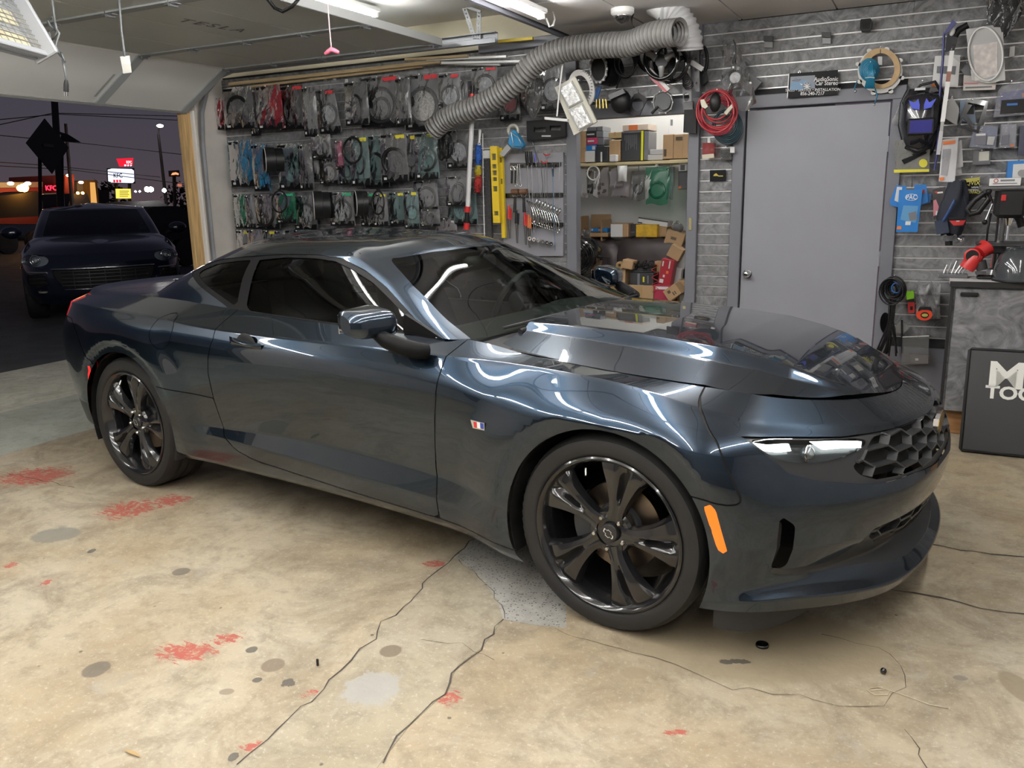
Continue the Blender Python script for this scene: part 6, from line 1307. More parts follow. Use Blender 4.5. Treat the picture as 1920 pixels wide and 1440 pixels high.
t = wt('gear_ring', 'black round gearbox cover with a toothed rim above the doorway', 'cover', 1243, 170, .14); part('rim', ringp(1243, 192, 18, 20, .15, .008), P('dull_rim', (.22, .22, .22), .4, .5), t, 180); part('cover', pl(ell(1243, 190, 15, 16, 18), .15, .03), P('cover_dark', (.05, .055, .055), .45), t); part('lever', tb([(1234, 200, .16), (1226, 208, .16), (1222, 213, .16)], .010), M_blackp, t, 60)
for k in range(10): q = 2*PI*k/10; part('lug', MB().box(wp(1243+19*math.cos(q), 192+21*math.sin(q), .15), (.014, .02, .014), .002), P('dull_rim', (.22, .22, .22), .4, .5), t)
t = wt('adapter_plate', 'black pear-shaped adapter plate with a round hole', 'speaker part', 1197, 175, .12); part('plate', pl([(1190, 176), (1198, 174), (1212, 184), (1213, 187), (1199, 216), (1193, 217), (1178, 208), (1180, 190)], .12, .012, [ell(1195, 196, 11, 12, 18)]), M_ring, t); cylpx([(1197, 174, .12), (1197, 168, .05)], .003, M_peg, 'peg', t)
t = wt('speaker_cone', 'black half-round speaker bowl left of the pear-shaped plate', 'speaker part', 1165, 185, .18); part('bowl', MB().ball(wp(1164, 190, .18), .085, 16, (.9, .7, 1)), M_blackp, t, 180); part('bracket', pl([(1140, 178), (1168, 166), (1172, 174), (1143, 187)], .27, .02), P('grey_bracket', (.10, .10, .105), .4), t)
t = wt('clip_cables', 'bundle of blue clamp cables with gold ends', 'cable', 1124, 165, .2)
for k in range(4): part('clamp', tb([(1126-3*k, 162+2*k, .2), (1121-2*k, 178+2*k, .2), (1116+4*k, 190, .2)], .010), P('deep_blue', (.02, .10, .30), .4), t, 60)
for k in range(4): cylpx([(1118+6*k, 186, .21), (1118+6.5*k, 203, .21)], .008, P('gold_metal', (.55, .40, .12), .3, 1.), 'gold_end', t)
t = wt('wiring_bracket', 'grey punched bracket with curled wires by the red cable coil', 'bracket', 1287, 130, .26); part('bracket', pl([(1278, 128), (1294, 126), (1297, 190), (1281, 192)], .24, .015, [ell(1287, 182, 5.5, 8, 16), ell(1288, 165, 4, 4, 12)]), P('grey_bracket2', (.13, .13, .135), .4), t)
for k in range(5): part('curled_wire', ringp(1286+k, 146+3*k, 6+k, 9, .28, .0028, 18, 5, .02), M_blackp, t, 180)
part('tag', pl([(1286, 128), (1294, 124), (1294, 128), (1287, 130)], .285, .003), M_whitebox, t)
t = wt('seat_bracket', 'long grey punched steel bracket with a white paper tag', 'bracket', 1305, 95, .22); part('strap', pl([(1299, 92), (1310, 90), (1312, 172), (1305, 172), (1300, 165)], .22, .012, [ell(1305, 110, 2.5, 3, 10), ell(1306, 156, 2, 2.4, 10), ell(1305, 131, 2.5, 3, 10)]), P('grey_bracket2', (.13, .13, .135), .4), t); part('paper_tag', pl([(1296, 113), (1300, 113), (1320, 126), (1315, 134), (1294, 121)], .235, .003), M_whitebox, t)
t = wt('cable_bundle', 'black gadget and cable bundle behind the steel bracket', 'cable', 1318, 140, .14); part('coil', ringp(1318, 112, 8, 24, .12, .012), M_blackp, t, 180); part('gadget', pl([(1312, 136), (1322, 134), (1326, 152), (1318, 160), (1312, 156)], .14, .05), M_blackp, t)
t = wt('black_pouch', 'plain black pouch hanging at the corner of the store room doorway', 'pouch', 1293, 205, .10); part('pouch', pl([(1283, 206), (1306, 204), (1305, 250), (1281, 248)], .12, .03), P('black_cloth', (.012, .012, .013), .7), t); part('grey_top', pl([(1280, 190), (1299, 189), (1299, 205), (1281, 206)], .125, .03), P('grey_bracket', (.10, .10, .105), .4), t)
# coils beside the door
M_redw = P('red_cable', (.36, .025, .035), .38); M_tealw = P('dark_teal_cable', (.02, .055, .075), .4)
t = wt('cable_coil', 'dark teal cable coil behind the red one, left of the grey door', 'cable', 1365, 205, .10)
for k in range(5): part('loop', ringp(1364-k*.8, 238-k*1.5, 27-1.6*k, 31-1.8*k, .09+.012*k, .0085, 40, 8), M_tealw, t, 180)
t = wt('cable_coil', 'large red cable coil hanging left of the grey door', 'cable', 1345, 168, .18)
for k, (cx, cy, rx, ry) in enumerate(((1345, 205, 37, 37), (1344, 204, 34, 34), (1346, 207, 36, 33), (1347, 200, 28, 30), (1342, 198, 24, 26), (1349, 212, 33, 31), (1341, 209, 35, 39))): part('loop', ringp(cx, cy, rx, ry, .15+.018*k, .0062, 44, 8, .02*(-1)**k), M_redw, t, 180)
for k in range(4): part('loop', ringp(1346, 214+k*3, 33-k, 30, .16+.01*k, .004, 40, 6), P('bright_red_cable', (.50, .02, .05), .35), t, 180)
part('connector', pl([(1313, 187), (1320, 186), (1327, 200), (1322, 204), (1315, 200)], .27, .03), P('clear_connector', (.60, .55, .42), .3), t); part('fuse_holder', pl([(1357, 211), (1372, 195), (1376, 199), (1362, 216)], .28, .03), P('clear_connector2', (.42, .40, .30), .2), t); part('black_plug', MB().ball(wp(1341, 192, .26), .05, 12, (.8, .5, 1.3)), M_blackp, t, 180)
t = wt('carded_fuses', 'red clear-fronted pack with a cream card under the red coil', 'pack', 1328, 262, .08); part('blister', pl(quad(1328, 281, 22, 26, 2), .09, .04), FILM('red_blister', (.8, .3, .3), (.35, .06, .06), .6, .1, .3), t); part('card', pl([(1316, 290), (1338, 288), (1339, 296), (1317, 298)], .10, .015), P('cream_card', (.60, .56, .42), .5), t); part('hook', pl(quad(1329, 263, 5, 9), .095, .01), M_white, t)
t = wt('small_parts_bag', 'small clear pack of black parts beside the red pack', 'pack', 1361, 275, .07); part('pack', pl(quad(1361, 290, 20, 20, -3), .07, .02), FILM('clear_pack', (.6, .6, .6), (.10, .10, .10), .55, .1, .8, 30), t); part('white_tabs', pl(quad(1373, 281, 8, 11), .075, .01), M_white, t)
t = wt('dark_card', 'black wall card with a small gold emblem left of the door', 'card', 1346, 318, .02); part('card', pl([(1331, 319), (1361, 318), (1361, 339), (1331, 340)], .022, .004), M_card, t); part('emblem', pl([(1337, 330), (1340, 326), (1343, 325), (1346, 328), (1349, 330)], .0235, .002), P('gold_print', (.55, .42, .06), .4), t)
part('emblem_bar', pl(quad(1351, 330, 9, 2), .0235, .002), P('gold_print', (.55, .42, .06), .4), t)
# ---------------------------------------------------------------- display wall right of the grey door
def txt(body, size_px, px, py, d, m, name, parent, ang=0., sx=1., bold=0., space=1., shear=0.):
    mx, mz = mpp(px, py, d); p = wp(px, py, d)
    return part(name, text_mesh(body, size_px*mz*1.38, .0006, TR(p.x, p.y, p.z) @ rot('Y', ang) @ WALLM, bold=bold*size_px*mz, sx=sx*(mx/mz)/1.12, space=space, shear=shear), m, parent)
M_wtext = P('white_lettering', (.78, .78, .78), .5)
t = wt('shop_plaque', 'black shop plaque with a blue sports car picture above the grey door', 'sign', 1524, 135, .065)
part('plate', pl([(1480, 138), (1571, 131), (1570, 177), (1477, 184)], 0.0700, .012), M_card, t); part('white_edge', pl([(1478, 138), (1480, 138), (1477.5, 184), (1475.5, 184)], 0.0690, .010), M_white, t)
pic = part('picture_sky', pl([(1482, 144), (1528, 141), (1528, 166), (1481, 168)], 0.0715, .002), P('pic_grey', (.24, .27, .32), .4), t)
part('pictured_car', pl([(1482, 158), (1487, 150), (1497, 147), (1508, 151), (1519, 154), (1521, 160), (1518, 165), (1502, 168), (1482, 169)], 0.0735, .002), P('pic_blue', (.13, .26, .42), .35), t); part('pictured_glass', pl([(1484, 152), (1492, 147), (1503, 149), (1497, 153)], 0.0745, .001), P('pic_dark', (.02, .03, .05), .3), t)
part('pictured_wheel', pl(ell(1513, 162, 7.5, 8, 20), 0.0750, .001), P('pic_dark', (.02, .03, .05), .3), t)
for k in range(8):
    q = k*PI/4; part('wheel_spoke', pl(quad(1513+3.6*math.cos(q), 162+3.9*math.sin(q), 6, 1.0, math.degrees(q)), 0.0760, .001), M_silverp, t)
part('pictured_lamp', pl([(1499, 156), (1505, 158), (1503, 160)], 0.0745, .001), M_whitebox, t)
txt('AudioSonic', 8.2, 1549, 148.5, 0.0715, M_wtext, 'lettering', t, 3.2, .98, .018); txt('Car Stereo', 8.2, 1550, 156, 0.0715, M_wtext, 'lettering', t, 3.2, .95, .018)
txt('SALES • SERVICE • INSTALLATION', 5.2, 1523.5, 168.5, 0.0715, M_wtext, 'lettering', t, 3.2, 1.08, .012); txt('856-240-7217', 6.6, 1523, 175.5, 0.0715, M_wtext, 'lettering', t, 3.2, .98, .015)
for x in (1499, 1552): part('hook', ringp(x, 136, 2, 3.5, .045, .004, 12, 6), M_chrome, t, 180)
for i, (x, y) in enumerate(((1441, 76), (1550, 69))):
    t = wt('display_hook', f'empty grey display hook in the slat wall, {("left", "right")[i]} of two', 'hook', x, y, .03); part('back_plate', pl(quad(x, y+4, 15, 18), .03, .012), P('hook_grey', (.22, .22, .22), .4, .5), t); part('dark_tab', pl(quad(x-1, y-4, 17, 10), .06, .03), P('hook_dark', (.06, .06, .06), .5), t)
t = wt('small_speaker', 'small black square speaker on the slat wall', 'speaker', 1623, 36, .08); part('body', pl([(1614, 36), (1632, 34), (1635, 38), (1634, 52), (1630, 57), (1615, 58), (1612, 54), (1613, 40)], .09, .06), M_blackp, t); part('grille_face', pl(quad(1623, 46, 15, 15), .0925, .003), P('grille_black', (.02, .02, .02), .8, bump=1., bscale=300), t)
# empty clear pegs on the slats
for i, (x, y) in enumerate(((578, 147), (609, 146), (627, 145), (649, 155))):
    t = wt('clear_peg', f'clear empty peg high on the left wall, {ORD[i]}', 'hook', x, y, .03); part('peg', pl([(x-2, y-7), (x+2, y-7), (x+2.5, y+5), (x-2.5, y+5)], .04, .01), P('clear_peg', (.55, .55, .56), .2), t)
t = wt('white_peg', 'white double peg on the slats at the upper right', 'hook', 1898, 85, .05); part('peg', pl([(1894, 88), (1903, 86), (1902, 105), (1892, 107)], .05, .015), M_white, t)
# ring with blue cable
M_wood2 = P('mdf', (.52, .36, .19), .6, var=.1, scale=20)
t = wt('spacer_ring', 'white and tan speaker spacer ring hanging above the right door edge', 'ring', 1651, 88, .08)
out = ell(1650, 133, 42, 42, 40, rot_=-30); part('white_ring', pl(out, .07, .012, [ell(1650, 133, 31, 33, 36)]), P('ring_white2', (.66, .66, .64), .4), t)
for k in range(8):
    q = k*PI/4+.3; part('ear', pl(ell(1650+43*math.cos(q), 133+43*math.sin(q), 5, 4, 10), .07, .012), P('ring_white2', (.66, .66, .64), .4), t)
part('mdf_ring', pl(ell(1651, 128, 37, 38, 40), .085, .016, [ell(1652, 129, 25, 29, 36)]), M_wood2, t); part('ring_split', pl(quad(1651, 97, 1.6, 9), .0858, .002), M_ink, t); part('clear_peg', pl(quad(1650, 114, 8, 16), .09, .01), P('clear_peg', (.55, .55, .56), .2), t)
M_bluec = P('bright_blue_cable', (.015, .19, .33), .4)
t = wt('cable_coil', 'bright blue cable coil tied over the spacer ring', 'cable', 1632, 116, .12)
for k in range(7): part('loop', ringp(1630+k*.6, 131+k*.8, 17-1.7*k, 20-2*k, .10+.008*k, .007, 28, 6), M_bluec, t, 180)
for k in range(7): part('strand', tb([(1632+k*.5, 120, .15), (1629+1.5*k, 140, .16), (1622+2.8*k, 166, .14)], .006), M_bluec, t, 180)
for pts in (((1607, 152), (1602, 166), (1604, 171)), ((1641, 166), (1645, 180), (1639, 196))): part('tail', tb([(x, y, .12) for x, y in pts], .004), M_bluec, t, 180); part('plug', MB().ball(wp(*pts[-1], .12), .009, 10), M_steel, t, 180)
part('tie', tb([(1622, 146, .17), (1632, 145, .17), (1640, 146, .17)], .0025), M_white, t)
# squeegee, marked bar
t = wt('blue_scraper', 'long dark blue pry bar hanging right of the spacer ring', 'tool', 1786, 40, .16); part('shaft', tb([(1770, 62, .17), (1768, 110, .17), (1762, 180, .16), (1757, 290, .15), (1752, 318, .15)], .007), P('navy', (.03, .035, .16), .35), t, 60); part('blade', pl([(1786, 37), (1794, 43), (1776, 62), (1769, 64)], .18, .02), P('navy_light', (.07, .075, .22), .3), t)
t = wt('squeegee', 'black curved squeegee behind the blue pry bar', 'tool', 1783, 70, .10); part('blade', tb([(1790, 68, .12), (1798, 56, .12), (1815, 47, .12)], .02), M_blackp, t, 60); part('handle', pl([(1776, 64), (1800, 58), (1790, 92), (1772, 96)], .12, .04), P('dark_grip', (.03, .03, .035), .5), t); part('cap', MB().ball(wp(1785, 59, .15), .022, 12, (.8, .6, 1.2)), M_whitebox, t, 180)
t = wt('measuring_bar', 'white square bar with a brown band and clear lower end', 'bar', 1784, 92, .26)
def bar(y0, y1, m, nm, w=4.2): f = lambda y: 1785-(y-95)*.133; part(nm, pl([(f(y0)-w, y0), (f(y0)+w, y0), (f(y1)+w, y1), (f(y1)-w, y1)], .26, .03), m, t)
bar(95, 134, M_white, 'white_tube'); bar(134, 153, P('brown_band', (.28, .12, .09), .5), 'brown_band'); bar(153, 228, M_white, 'white_tube'); bar(228, 246, P('bar_grey', (.35, .35, .34), .4), 'grey_window', 3.2); bar(246, 290, P('clear_end', (.50, .50, .52), .15), 'clear_end', 3.8); part('top_hook', tb([(1784, 94, .26), (1786, 86, .22), (1786, 82, .05)], .004), M_peg, t)
def flat(name, label, pts, d, th, m, extras=(), cat='package', film=False):
    cx = sum(p[0] for p in pts)/len(pts); t = wt(name, label, cat, cx, min(p[1] for p in pts), d); part('body', pl(pts, d, th), m, t)
    for i, (nm, ep, mm, lift) in enumerate(extras): part(nm, pl(ep, d+.002+lift, .003), mm, t)
    return t
M_orange = P('orange_sticker', (.75, .2, .05), .5)
flat('white_card_pack', 'white hanging card pack with a grey window behind the marked bar', [(1753, 105), (1801, 103), (1796, 163), (1747, 163)], .06, .012, M_whitebox, [('window', [(1757, 124), (1793, 124), (1791, 140), (1756, 137)], M_greybox, 0), ('fold', [(1785, 104), (1801, 103), (1800, 118)], M_silverp, 0), ('sticker', [(1747, 157), (1755, 157), (1754, 163), (1747, 163)], M_orange, 0)])
t = flat('cable_bag', 'clear bag with a white looped cable at the upper right', [(1811, 55), (1880, 44), (1885, 150), (1856, 156), (1822, 150)], .16, .004, FILM('clear_bag2', (.95, .95, .95), (.80, .80, .80), .50, .15, .8, 12)); part('cable_loop', MB().tube([wp(x, y, .168) for x, y in ell(1848, 101, 32, 50, 40, rot_=-6)], .006, 8, closed=True), M_white, t, 180); part('paper', pl([(1825, 85), (1870, 78), (1870, 140), (1828, 152)], .164, .002), P('paper_print', (.62, .58, .56), .6, var=.25, scale=25), t)
flat('flat_white_box', 'flat white printed box under the clear cable bag', [(1807, 141), (1869, 146), (1866, 168), (1806, 170)], .10, .03, P('cream_box2', (.64, .60, .56), .5), [('print', [(1810, 163), (1860, 161), (1860, 164), (1810, 166)], M_greybox, 0), ('print', [(1808, 155), (1835, 155), (1834, 158), (1808, 158)], P('pink_print', (.55, .25, .28), .5), 0)])
flat('dark_pack', 'small dark pack behind the clear cable bag', [(1802, 132), (1815, 118), (1822, 140), (1812, 146)], .06, .02, M_greybox)
sk = sack(1888, -30, 74, 36, .14, FILM('black_sack2', (.2, .2, .2), (.03, .03, .032), .9, .18, 1., 14), 'black crumpled bag at the top right corner')
# welding helmet
t = wt('welding_helmet', 'black welding helmet with a blue visor print hanging by the door', 'helmet', 1726, 170, .16); hc = wp(1727, 222, .14)
def helm(a, b):
    q = PI*(a-.5)*1.05; top = 1-b; w = .125*(1-.42*max(0, b-.55)/.45)*(1-.25*max(0, .2-b)/.2); dp = .15*(1-.5*max(0, b-.6)/.4)*(1-.6*max(0, .15-b)/.15)
    return (hc.x+w*math.sin(q), hc.y+.10-dp*max(0., math.cos(q))**.7*1.05-.03*math.sin(PI*b), hc.z+.185-.40*b)
part('shell', MB().grid(21, 21, helm), P('helmet_black', (.012, .012, .016), .18, coat=.6), t, 180)
part('rim', MB().tube([helm(0, i/20) for i in range(21)]+[helm(i/20, 1) for i in range(21)]+[helm(1, 1-i/20) for i in range(21)], .008, 8), M_blackp, t, 180)
f0 = hc.y-.19
part('visor_frame', MB().box((hc.x+.005, hc.y-.085, hc.z-.055), (.155, .03, .10), .008), M_blackp, t); part('visor', MB().box((hc.x+.005, hc.y-.102, hc.z-.055), (.125, .004, .075), .001), P('visor_blue', (.03, .03, .22), .08, coat=1.), t)
for sg in (-1, 1): part('blue_flame', MB().prism([(hc.x+sg*.012, hc.z+.045), (hc.x+sg*.055, hc.z+.055), (hc.x+sg*.075, hc.z+.105), (hc.x+sg*.040, hc.z+.085), (hc.x+sg*.022, hc.z+.11), (hc.x+sg*.012, hc.z+.075)], hc.y-.103, hc.y-.085, axis='Y'), P('electric_blue', (.06, .09, .62), .3), t)
part('chin', MB().tube([(hc.x-.07, hc.y-.02, hc.z-.17), (hc.x, hc.y-.07, hc.z-.20), (hc.x+.07, hc.y-.02, hc.z-.17)], .015, 8), M_blackp, t, 180); part('headband', MB().tube([(hc.x-.09, hc.y+.03, hc.z+.12), (hc.x-.02, hc.y+.02, hc.z+.20), (hc.x+.06, hc.y+.01, hc.z+.215), (hc.x+.10, hc.y+.02, hc.z+.15)], .009, 6), M_blackp, t, 180); part('peg', MB().tube([(hc.x-.01, YW, hc.z+.22), (hc.x-.01, hc.y-.05, hc.z+.22)], .004, 6), M_peg, t); part('label', MB().box((hc.x-.02, hc.y-.01, hc.z+.175), (.06, .01, .015), .001), M_whitebox, t)
hb2 = flat('clear_strip_bag', 'narrow clear bag hanging left of the welding helmet', [(1690, 190), (1694, 196), (1690, 238), (1671, 232), (1674, 222)], .05, .006, F_clear)
t = flat('glossy_bag', 'clear glossy bag with a round yellow label under the welding helmet', [(1676, 265), (1690, 262), (1744, 272), (1742, 322), (1680, 320)], .12, .006, FILM('glossy_clear', (.8, .8, .8), (.45, .45, .42), .45, .06, 1., 26, .06), [('round_label', ell(1731, 306, 8, 8, 20), P('label_yellow', (.66, .60, .04), .5), .006), ('yellow_strip', [(1676, 318), (1742, 317), (1742, 322), (1676, 324)], P('label_yellow', (.66, .60, .04), .5), .004), ('dark_fold', [(1690, 300), (1735, 282), (1738, 287), (1695, 308)], M_card, .003)])
def bagp(name, label, pts, d, m, extras=(), th=.012): return flat(name, label, pts, d, th, m, extras)
M_pac = P('pack_blue', (.02, .19, .55), .3, bump=.4, bscale=18)
t = bagp('blue_parts_bag', 'blue parts bag with white letters and a white sticker, lowest in front', [(1686, 356), (1730, 356), (1720, 435), (1680, 435)], .13, M_pac, [('clear_window', [(1694, 385), (1722, 386), (1717, 418), (1688, 412)], P('window_blue', (.13, .33, .58), .2), .001), ('sticker', [(1698, 415), (1708, 415), (1707, 422), (1697, 422)], M_whitebox, .002), ('price', [(1682, 424), (1690, 424), (1690, 430), (1681, 430)], M_orange, .002), ('part_inside', [(1703, 400), (1718, 396), (1720, 412), (1706, 414)], M_greybox, .0015)], .02)
part('oval', pl(ell(1709, 370, 12, 6.5, 24), .1345, .002), M_wtext, t); part('oval_fill', pl(ell(1709, 370, 11, 5.6, 24), .1355, .002), M_pac, t); txt('PAC', 9.5, 1709, 370, .1365, M_wtext, 'lettering', t, 0, .95, .02)
bagp('blue_parts_bag', 'blue and white bag behind, left of the lettered blue bag', [(1681, 347), (1700, 349), (1694, 392), (1670, 385), (1668, 378)], .09, M_pac, [('white_print', [(1682, 350), (1692, 351), (1686, 380), (1677, 376)], M_whitebox, .001)]); bagp('blue_parts_bag', 'blue bag behind, right of the lettered blue bag', [(1715, 346), (1737, 346), (1740, 378), (1722, 388), (1712, 380)], .10, M_pac, [('red_print', [(1728, 356), (1734, 355), (1734, 362), (1729, 363)], M_red, .001)]); bagp('blue_parts_bag', 'crumpled blue bag end at the right of the blue bags', [(1730, 368), (1746, 362), (1744, 380), (1728, 384)], .07, M_pac)
part('peg', MB().tube([wp(1710, 330, .005), wp(1710, 351, .16)], .003, 6), M_peg, t)
for i, (pts, d) in enumerate((([(1767, 262), (1797, 258), (1790, 342), (1760, 340)], .14), ([(1786, 270), (1803, 262), (1806, 312), (1790, 318)], .10), ([(1780, 300), (1800, 296), (1804, 328), (1782, 332)], .08))):
    t = bagp('white_pack', ('white clear-front pack with an orange stripe right of the welding helmet', 'white pack tucked behind the orange-striped one', 'lowest white pack end behind the orange-striped one')[i], pts, d, P('pack_white', (.60, .60, .62), .35, bump=.5, bscale=20), [('stripe', [(1768, 265), (1792, 263), (1791, 269), (1768, 272)], M_orange, .002), ('price', [(1761, 333), (1770, 332), (1770, 338), (1762, 339)], M_orange, .002), ('clear_part', [(1768, 280), (1783, 279), (1776, 330), (1764, 328)], P('pack_grey', (.36, .36, .38), .2), .001)] if i == 0 else ())
bagp('grey_sleeve', 'pale grey sleeve hanging left of the black radio frames', [(1777, 192), (1785, 181), (1799, 203), (1794, 235), (1772, 222)], .07, P('sleeve_grey', (.48, .48, .48), .4, bump=.4, bscale=15))
def frame_(label, c4, hole, d): t = wt('radio_frame', label, 'frame', sum(p[0] for p in c4)/4, min(p[1] for p in c4), d); part('frame', pl(c4, d, .03, [hole]), M_black_gloss, t); return t
frame_('black radio dash frame tilted in front of the other one', [(1812, 186), (1852, 193), (1834, 250), (1795, 238)], [(1815, 192), (1846, 198), (1830, 243), (1801, 234)], .14); frame_('black radio dash frame behind the tilted one', [(1802, 214), (1822, 184), (1853, 190), (1843, 244), (1822, 240)], [(1812, 214), (1825, 193), (1846, 197), (1838, 236), (1824, 232)], .09)
bagp('blue_blister', 'blue-printed card behind the radio frames', [(1800, 188), (1826, 186), (1830, 232), (1800, 226)], .05, P('card_blue', (.18, .26, .38), .3), [('chip', [(1812, 198), (1826, 198), (1826, 214), (1812, 214)], M_blackp, .003)])
F_blis = FILM('blister_clear', (.85, .87, .95), (.50, .50, .55), .30, .05, .3, 20)
t = bagp('blister_pack', 'violet-blue clamshell pack with a black module at the right edge', [(1872, 170), (1880, 160), (1935, 152), (1935, 214), (1862, 220)], .10, F_blis, [], .05); part('card', pl([(1878, 173), (1935, 166), (1935, 190), (1874, 196)], .08, .01), P('card_violet', (.05, .07, .32), .35), t); part('module', pl([(1878, 188), (1935, 184), (1935, 210), (1875, 214)], .105, .04), M_blackp, t); part('print', pl([(1888, 194), (1908, 193), (1908, 197), (1888, 198)], .108, .003), M_blue, t); part('orange_mark', pl(quad(1919, 178, 5, 8), .084, .003), M_orange, t)
t = bagp('blister_pack', 'pale blue clamshell pack with white letters below the radio frames', [(1827, 234), (1872, 236), (1866, 278), (1817, 276)], .13, F_blis, [], .03); part('card', pl([(1828, 236), (1871, 238), (1866, 276), (1819, 275)], .11, .004), P('card_paleblue', (.24, .31, .48), .4), t); txt('PAC', 5.5, 1836, 243, .132, M_wtext, 'lettering', t, 0, 1, .02); part('module', pl([(1828, 255), (1850, 253), (1848, 272), (1826, 271)], .135, .03), P('module_grey', (.14, .14, .17), .4), t); part('module', pl([(1852, 256), (1866, 256), (1862, 272), (1850, 271)], .135, .03), M_silverp, t); part('label', pl([(1830, 251), (1848, 250), (1848, 254), (1830, 255)], .137, .003), M_whitebox, t)
t = bagp('blister_pack', 'white clamshell pack right of the pale blue one', [(1876, 232), (1907, 232), (1905, 276), (1872, 278)], .11, F_blis, [], .03); part('card', pl([(1878, 233), (1906, 233), (1903, 275), (1874, 276)], .09, .004), P('card_white', (.55, .55, .53), .5), t); part('module', pl([(1880, 254), (1892, 252), (1890, 270), (1877, 272)], .115, .025), P('module_grey', (.14, .14, .17), .4), t); part('price', pl(quad(1898, 273, 6, 4), .112, .003), M_orange, t)
bagp('dark_clamshell', 'dark clamshell at the right edge beside the white pack', [(1913, 236), (1935, 234), (1935, 292), (1909, 291)], .10, P('dark_clam', (.06, .065, .10), .2), [], .05)
t = bagp('clear_case', 'empty clear case with a cream tag on the slats', [(1826, 282), (1858, 284), (1856, 308), (1824, 309)], .06, P('smoke_case', (.16, .16, .17), .2), [('tag', [(1836, 285), (1855, 283), (1854, 301), (1835, 302)], P('cream_tag', (.60, .60, .52), .5), .003)], .02)
t = bagp('blue_box_pack', 'blue and white box at the right edge above the drill press label', [(1890, 302), (1935, 300), (1935, 341), (1887, 338)], .10, P('box_blue2', (.03, .20, .55), .35), [('white_panel', [(1900, 308), (1935, 306), (1935, 337), (1898, 335)], M_whitebox, .001), ('ring_print', ell(1917, 325, 9, 7, 18), M_silverp, .003)], .08); bagp('blue_box_pack', 'second blue box low behind the drill press head', [(1896, 352), (1935, 350), (1935, 372), (1892, 370)], .08, P('box_blue2', (.03, .20, .55), .35))
t = bagp('interface_pack', 'black and yellow hanging interface pack beside the dark coat', [(1808, 336), (1837, 332), (1834, 372), (1809, 380)], .10, M_card, [('gold_header', [(1806, 336), (1837, 332), (1837, 338), (1806, 343)], P('gold_print2', (.45, .40, .08), .4), .001)]); M_ytext = P('yellow_lettering', (.65, .60, .12), .5)
txt('QVIX', 8, 1824, 343.5, .104, M_ytext, 'lettering', t, 0, 1.15, .015); txt('vehicle', 4, 1828, 351, .104, M_wtext, 'lettering', t, 0, 1., .01); txt('integration', 4.4, 1823, 355.5, .104, M_wtext, 'lettering', t, 3, 1., .012); txt('INTERFACE', 5.2, 1822.5, 360.5, .104, M_ytext, 'lettering', t, 3, 1., .018)
t = bagp('pink_card_pack', 'black and pink card pack hanging left of the dark coat', [(1748, 355), (1773, 350), (1771, 405), (1751, 412)], .12, P('card_blackpink', (.035, .03, .033), .35), [('pink_wave', [(1750, 376), (1755, 374), (1762, 392), (1770, 399), (1756, 402), (1750, 406)], P('pink_wave', (.50, .18, .22), .4), .001), ('white_swoosh', [(1755, 395), (1770, 399), (1754, 404)], M_whitebox, .002), ('print', [(1757, 360), (1768, 359), (1768, 362), (1757, 363)], M_whitebox, .001), ('red_mark', [(1752, 360), (1757, 358), (1758, 364)], M_red, .001)])
# coat, reader with red grip
t = wt('tool_pouch', 'dark navy tool pouch bundle hanging on the slats', 'pouch', 1800, 338, .14)
def pouch(a, b):
    c = wp(1795-14*b, 340+100*b, .14); q = 2*PI*a; w = .03+.048*math.sin(PI*min(1, .05+.75*b))+.012*math.sin(5*q+7*b); return (c.x+w*math.cos(q), c.y+.5*w*math.sin(q), c.z+.01*math.sin(3*q))
part('cloth', MB().grid(25, 16, pouch), P('navy_cloth', (.014, .017, .028), .75, bump=.5, bscale=25), t, 180); part('blue_strap', tb([(1790, 375, .21), (1780, 395, .22), (1768, 415, .2)], .010), P('strap_blue', (.02, .05, .16), .6), t); part('pocket', pl([(1752, 415), (1776, 412), (1780, 436), (1756, 440)], .19, .05), P('pocket_blue', (.02, .03, .06), .6), t); part('chrome_clip', tb([(1794, 446, .2), (1802, 450, .21), (1808, 446, .2)], .012), M_chrome, t, 180); part('knob', MB().cyl(wp(1779, 452, .2), wp(1779, 460, .2), .022, 12), M_blackp, t)
t = wt('test_light', 'black tester with a red grip lying on the tool pouch', 'tester', 1795, 412, .26); part('body', pl([(1780, 408), (1812, 408), (1811, 422), (1800, 425), (1784, 422)], .27, .03), M_blackp, t); part('red_grip', pl([(1780, 414), (1811, 413), (1806, 422), (1788, 423)], .278, .012), M_red, t); part('screen', pl(quad(1796, 411, 20, 3), .279, .006), M_gap, t); part('mark', pl(quad(1796, 414.5, 6, 1.6), .2805, .002), M_whitebox, t)
# cabinet and counter
zc = at(1785, 527, y=2.10).z; xl = at(1785, 527, y=2.10).x
cab = thing('tool_cabinet', 'grey marbled cabinet with black edges under the workbench top', 'cabinet', (xl+.75, 2.43, 0)); M_edge = P('black_edge', (.015, .015, .016), .35)
def marble():
    m, nt, o = _nodes('marbled_grey_laminate'); N = nt.nodes.new; L = nt.links.new; b = N('ShaderNodeBsdfPrincipled'); L(b.outputs[0], o.inputs[0]); b.inputs['Roughness'].default_value = .3
    g = N('ShaderNodeNewGeometry'); n = N('ShaderNodeTexNoise'); n.inputs['Scale'].default_value = 5.5; n.inputs['Detail'].default_value = 7; n.inputs['Roughness'].default_value = .6; n.inputs['Distortion'].default_value = 3.; L(g.outputs['Position'], n.inputs['Vector'])
    r = N('ShaderNodeValToRGB'); L(n.outputs['Fac'], r.inputs[0]); e = r.color_ramp.elements; e[0].position = .30; e[0].color = (.075, .077, .083, 1); e[1].position = .72; e[1].color = (.30, .30, .315, 1); L(r.outputs[0], b.inputs['Base Color']); return m
M_marble = marble(); zk = at(1770, 772, y=2.10).z
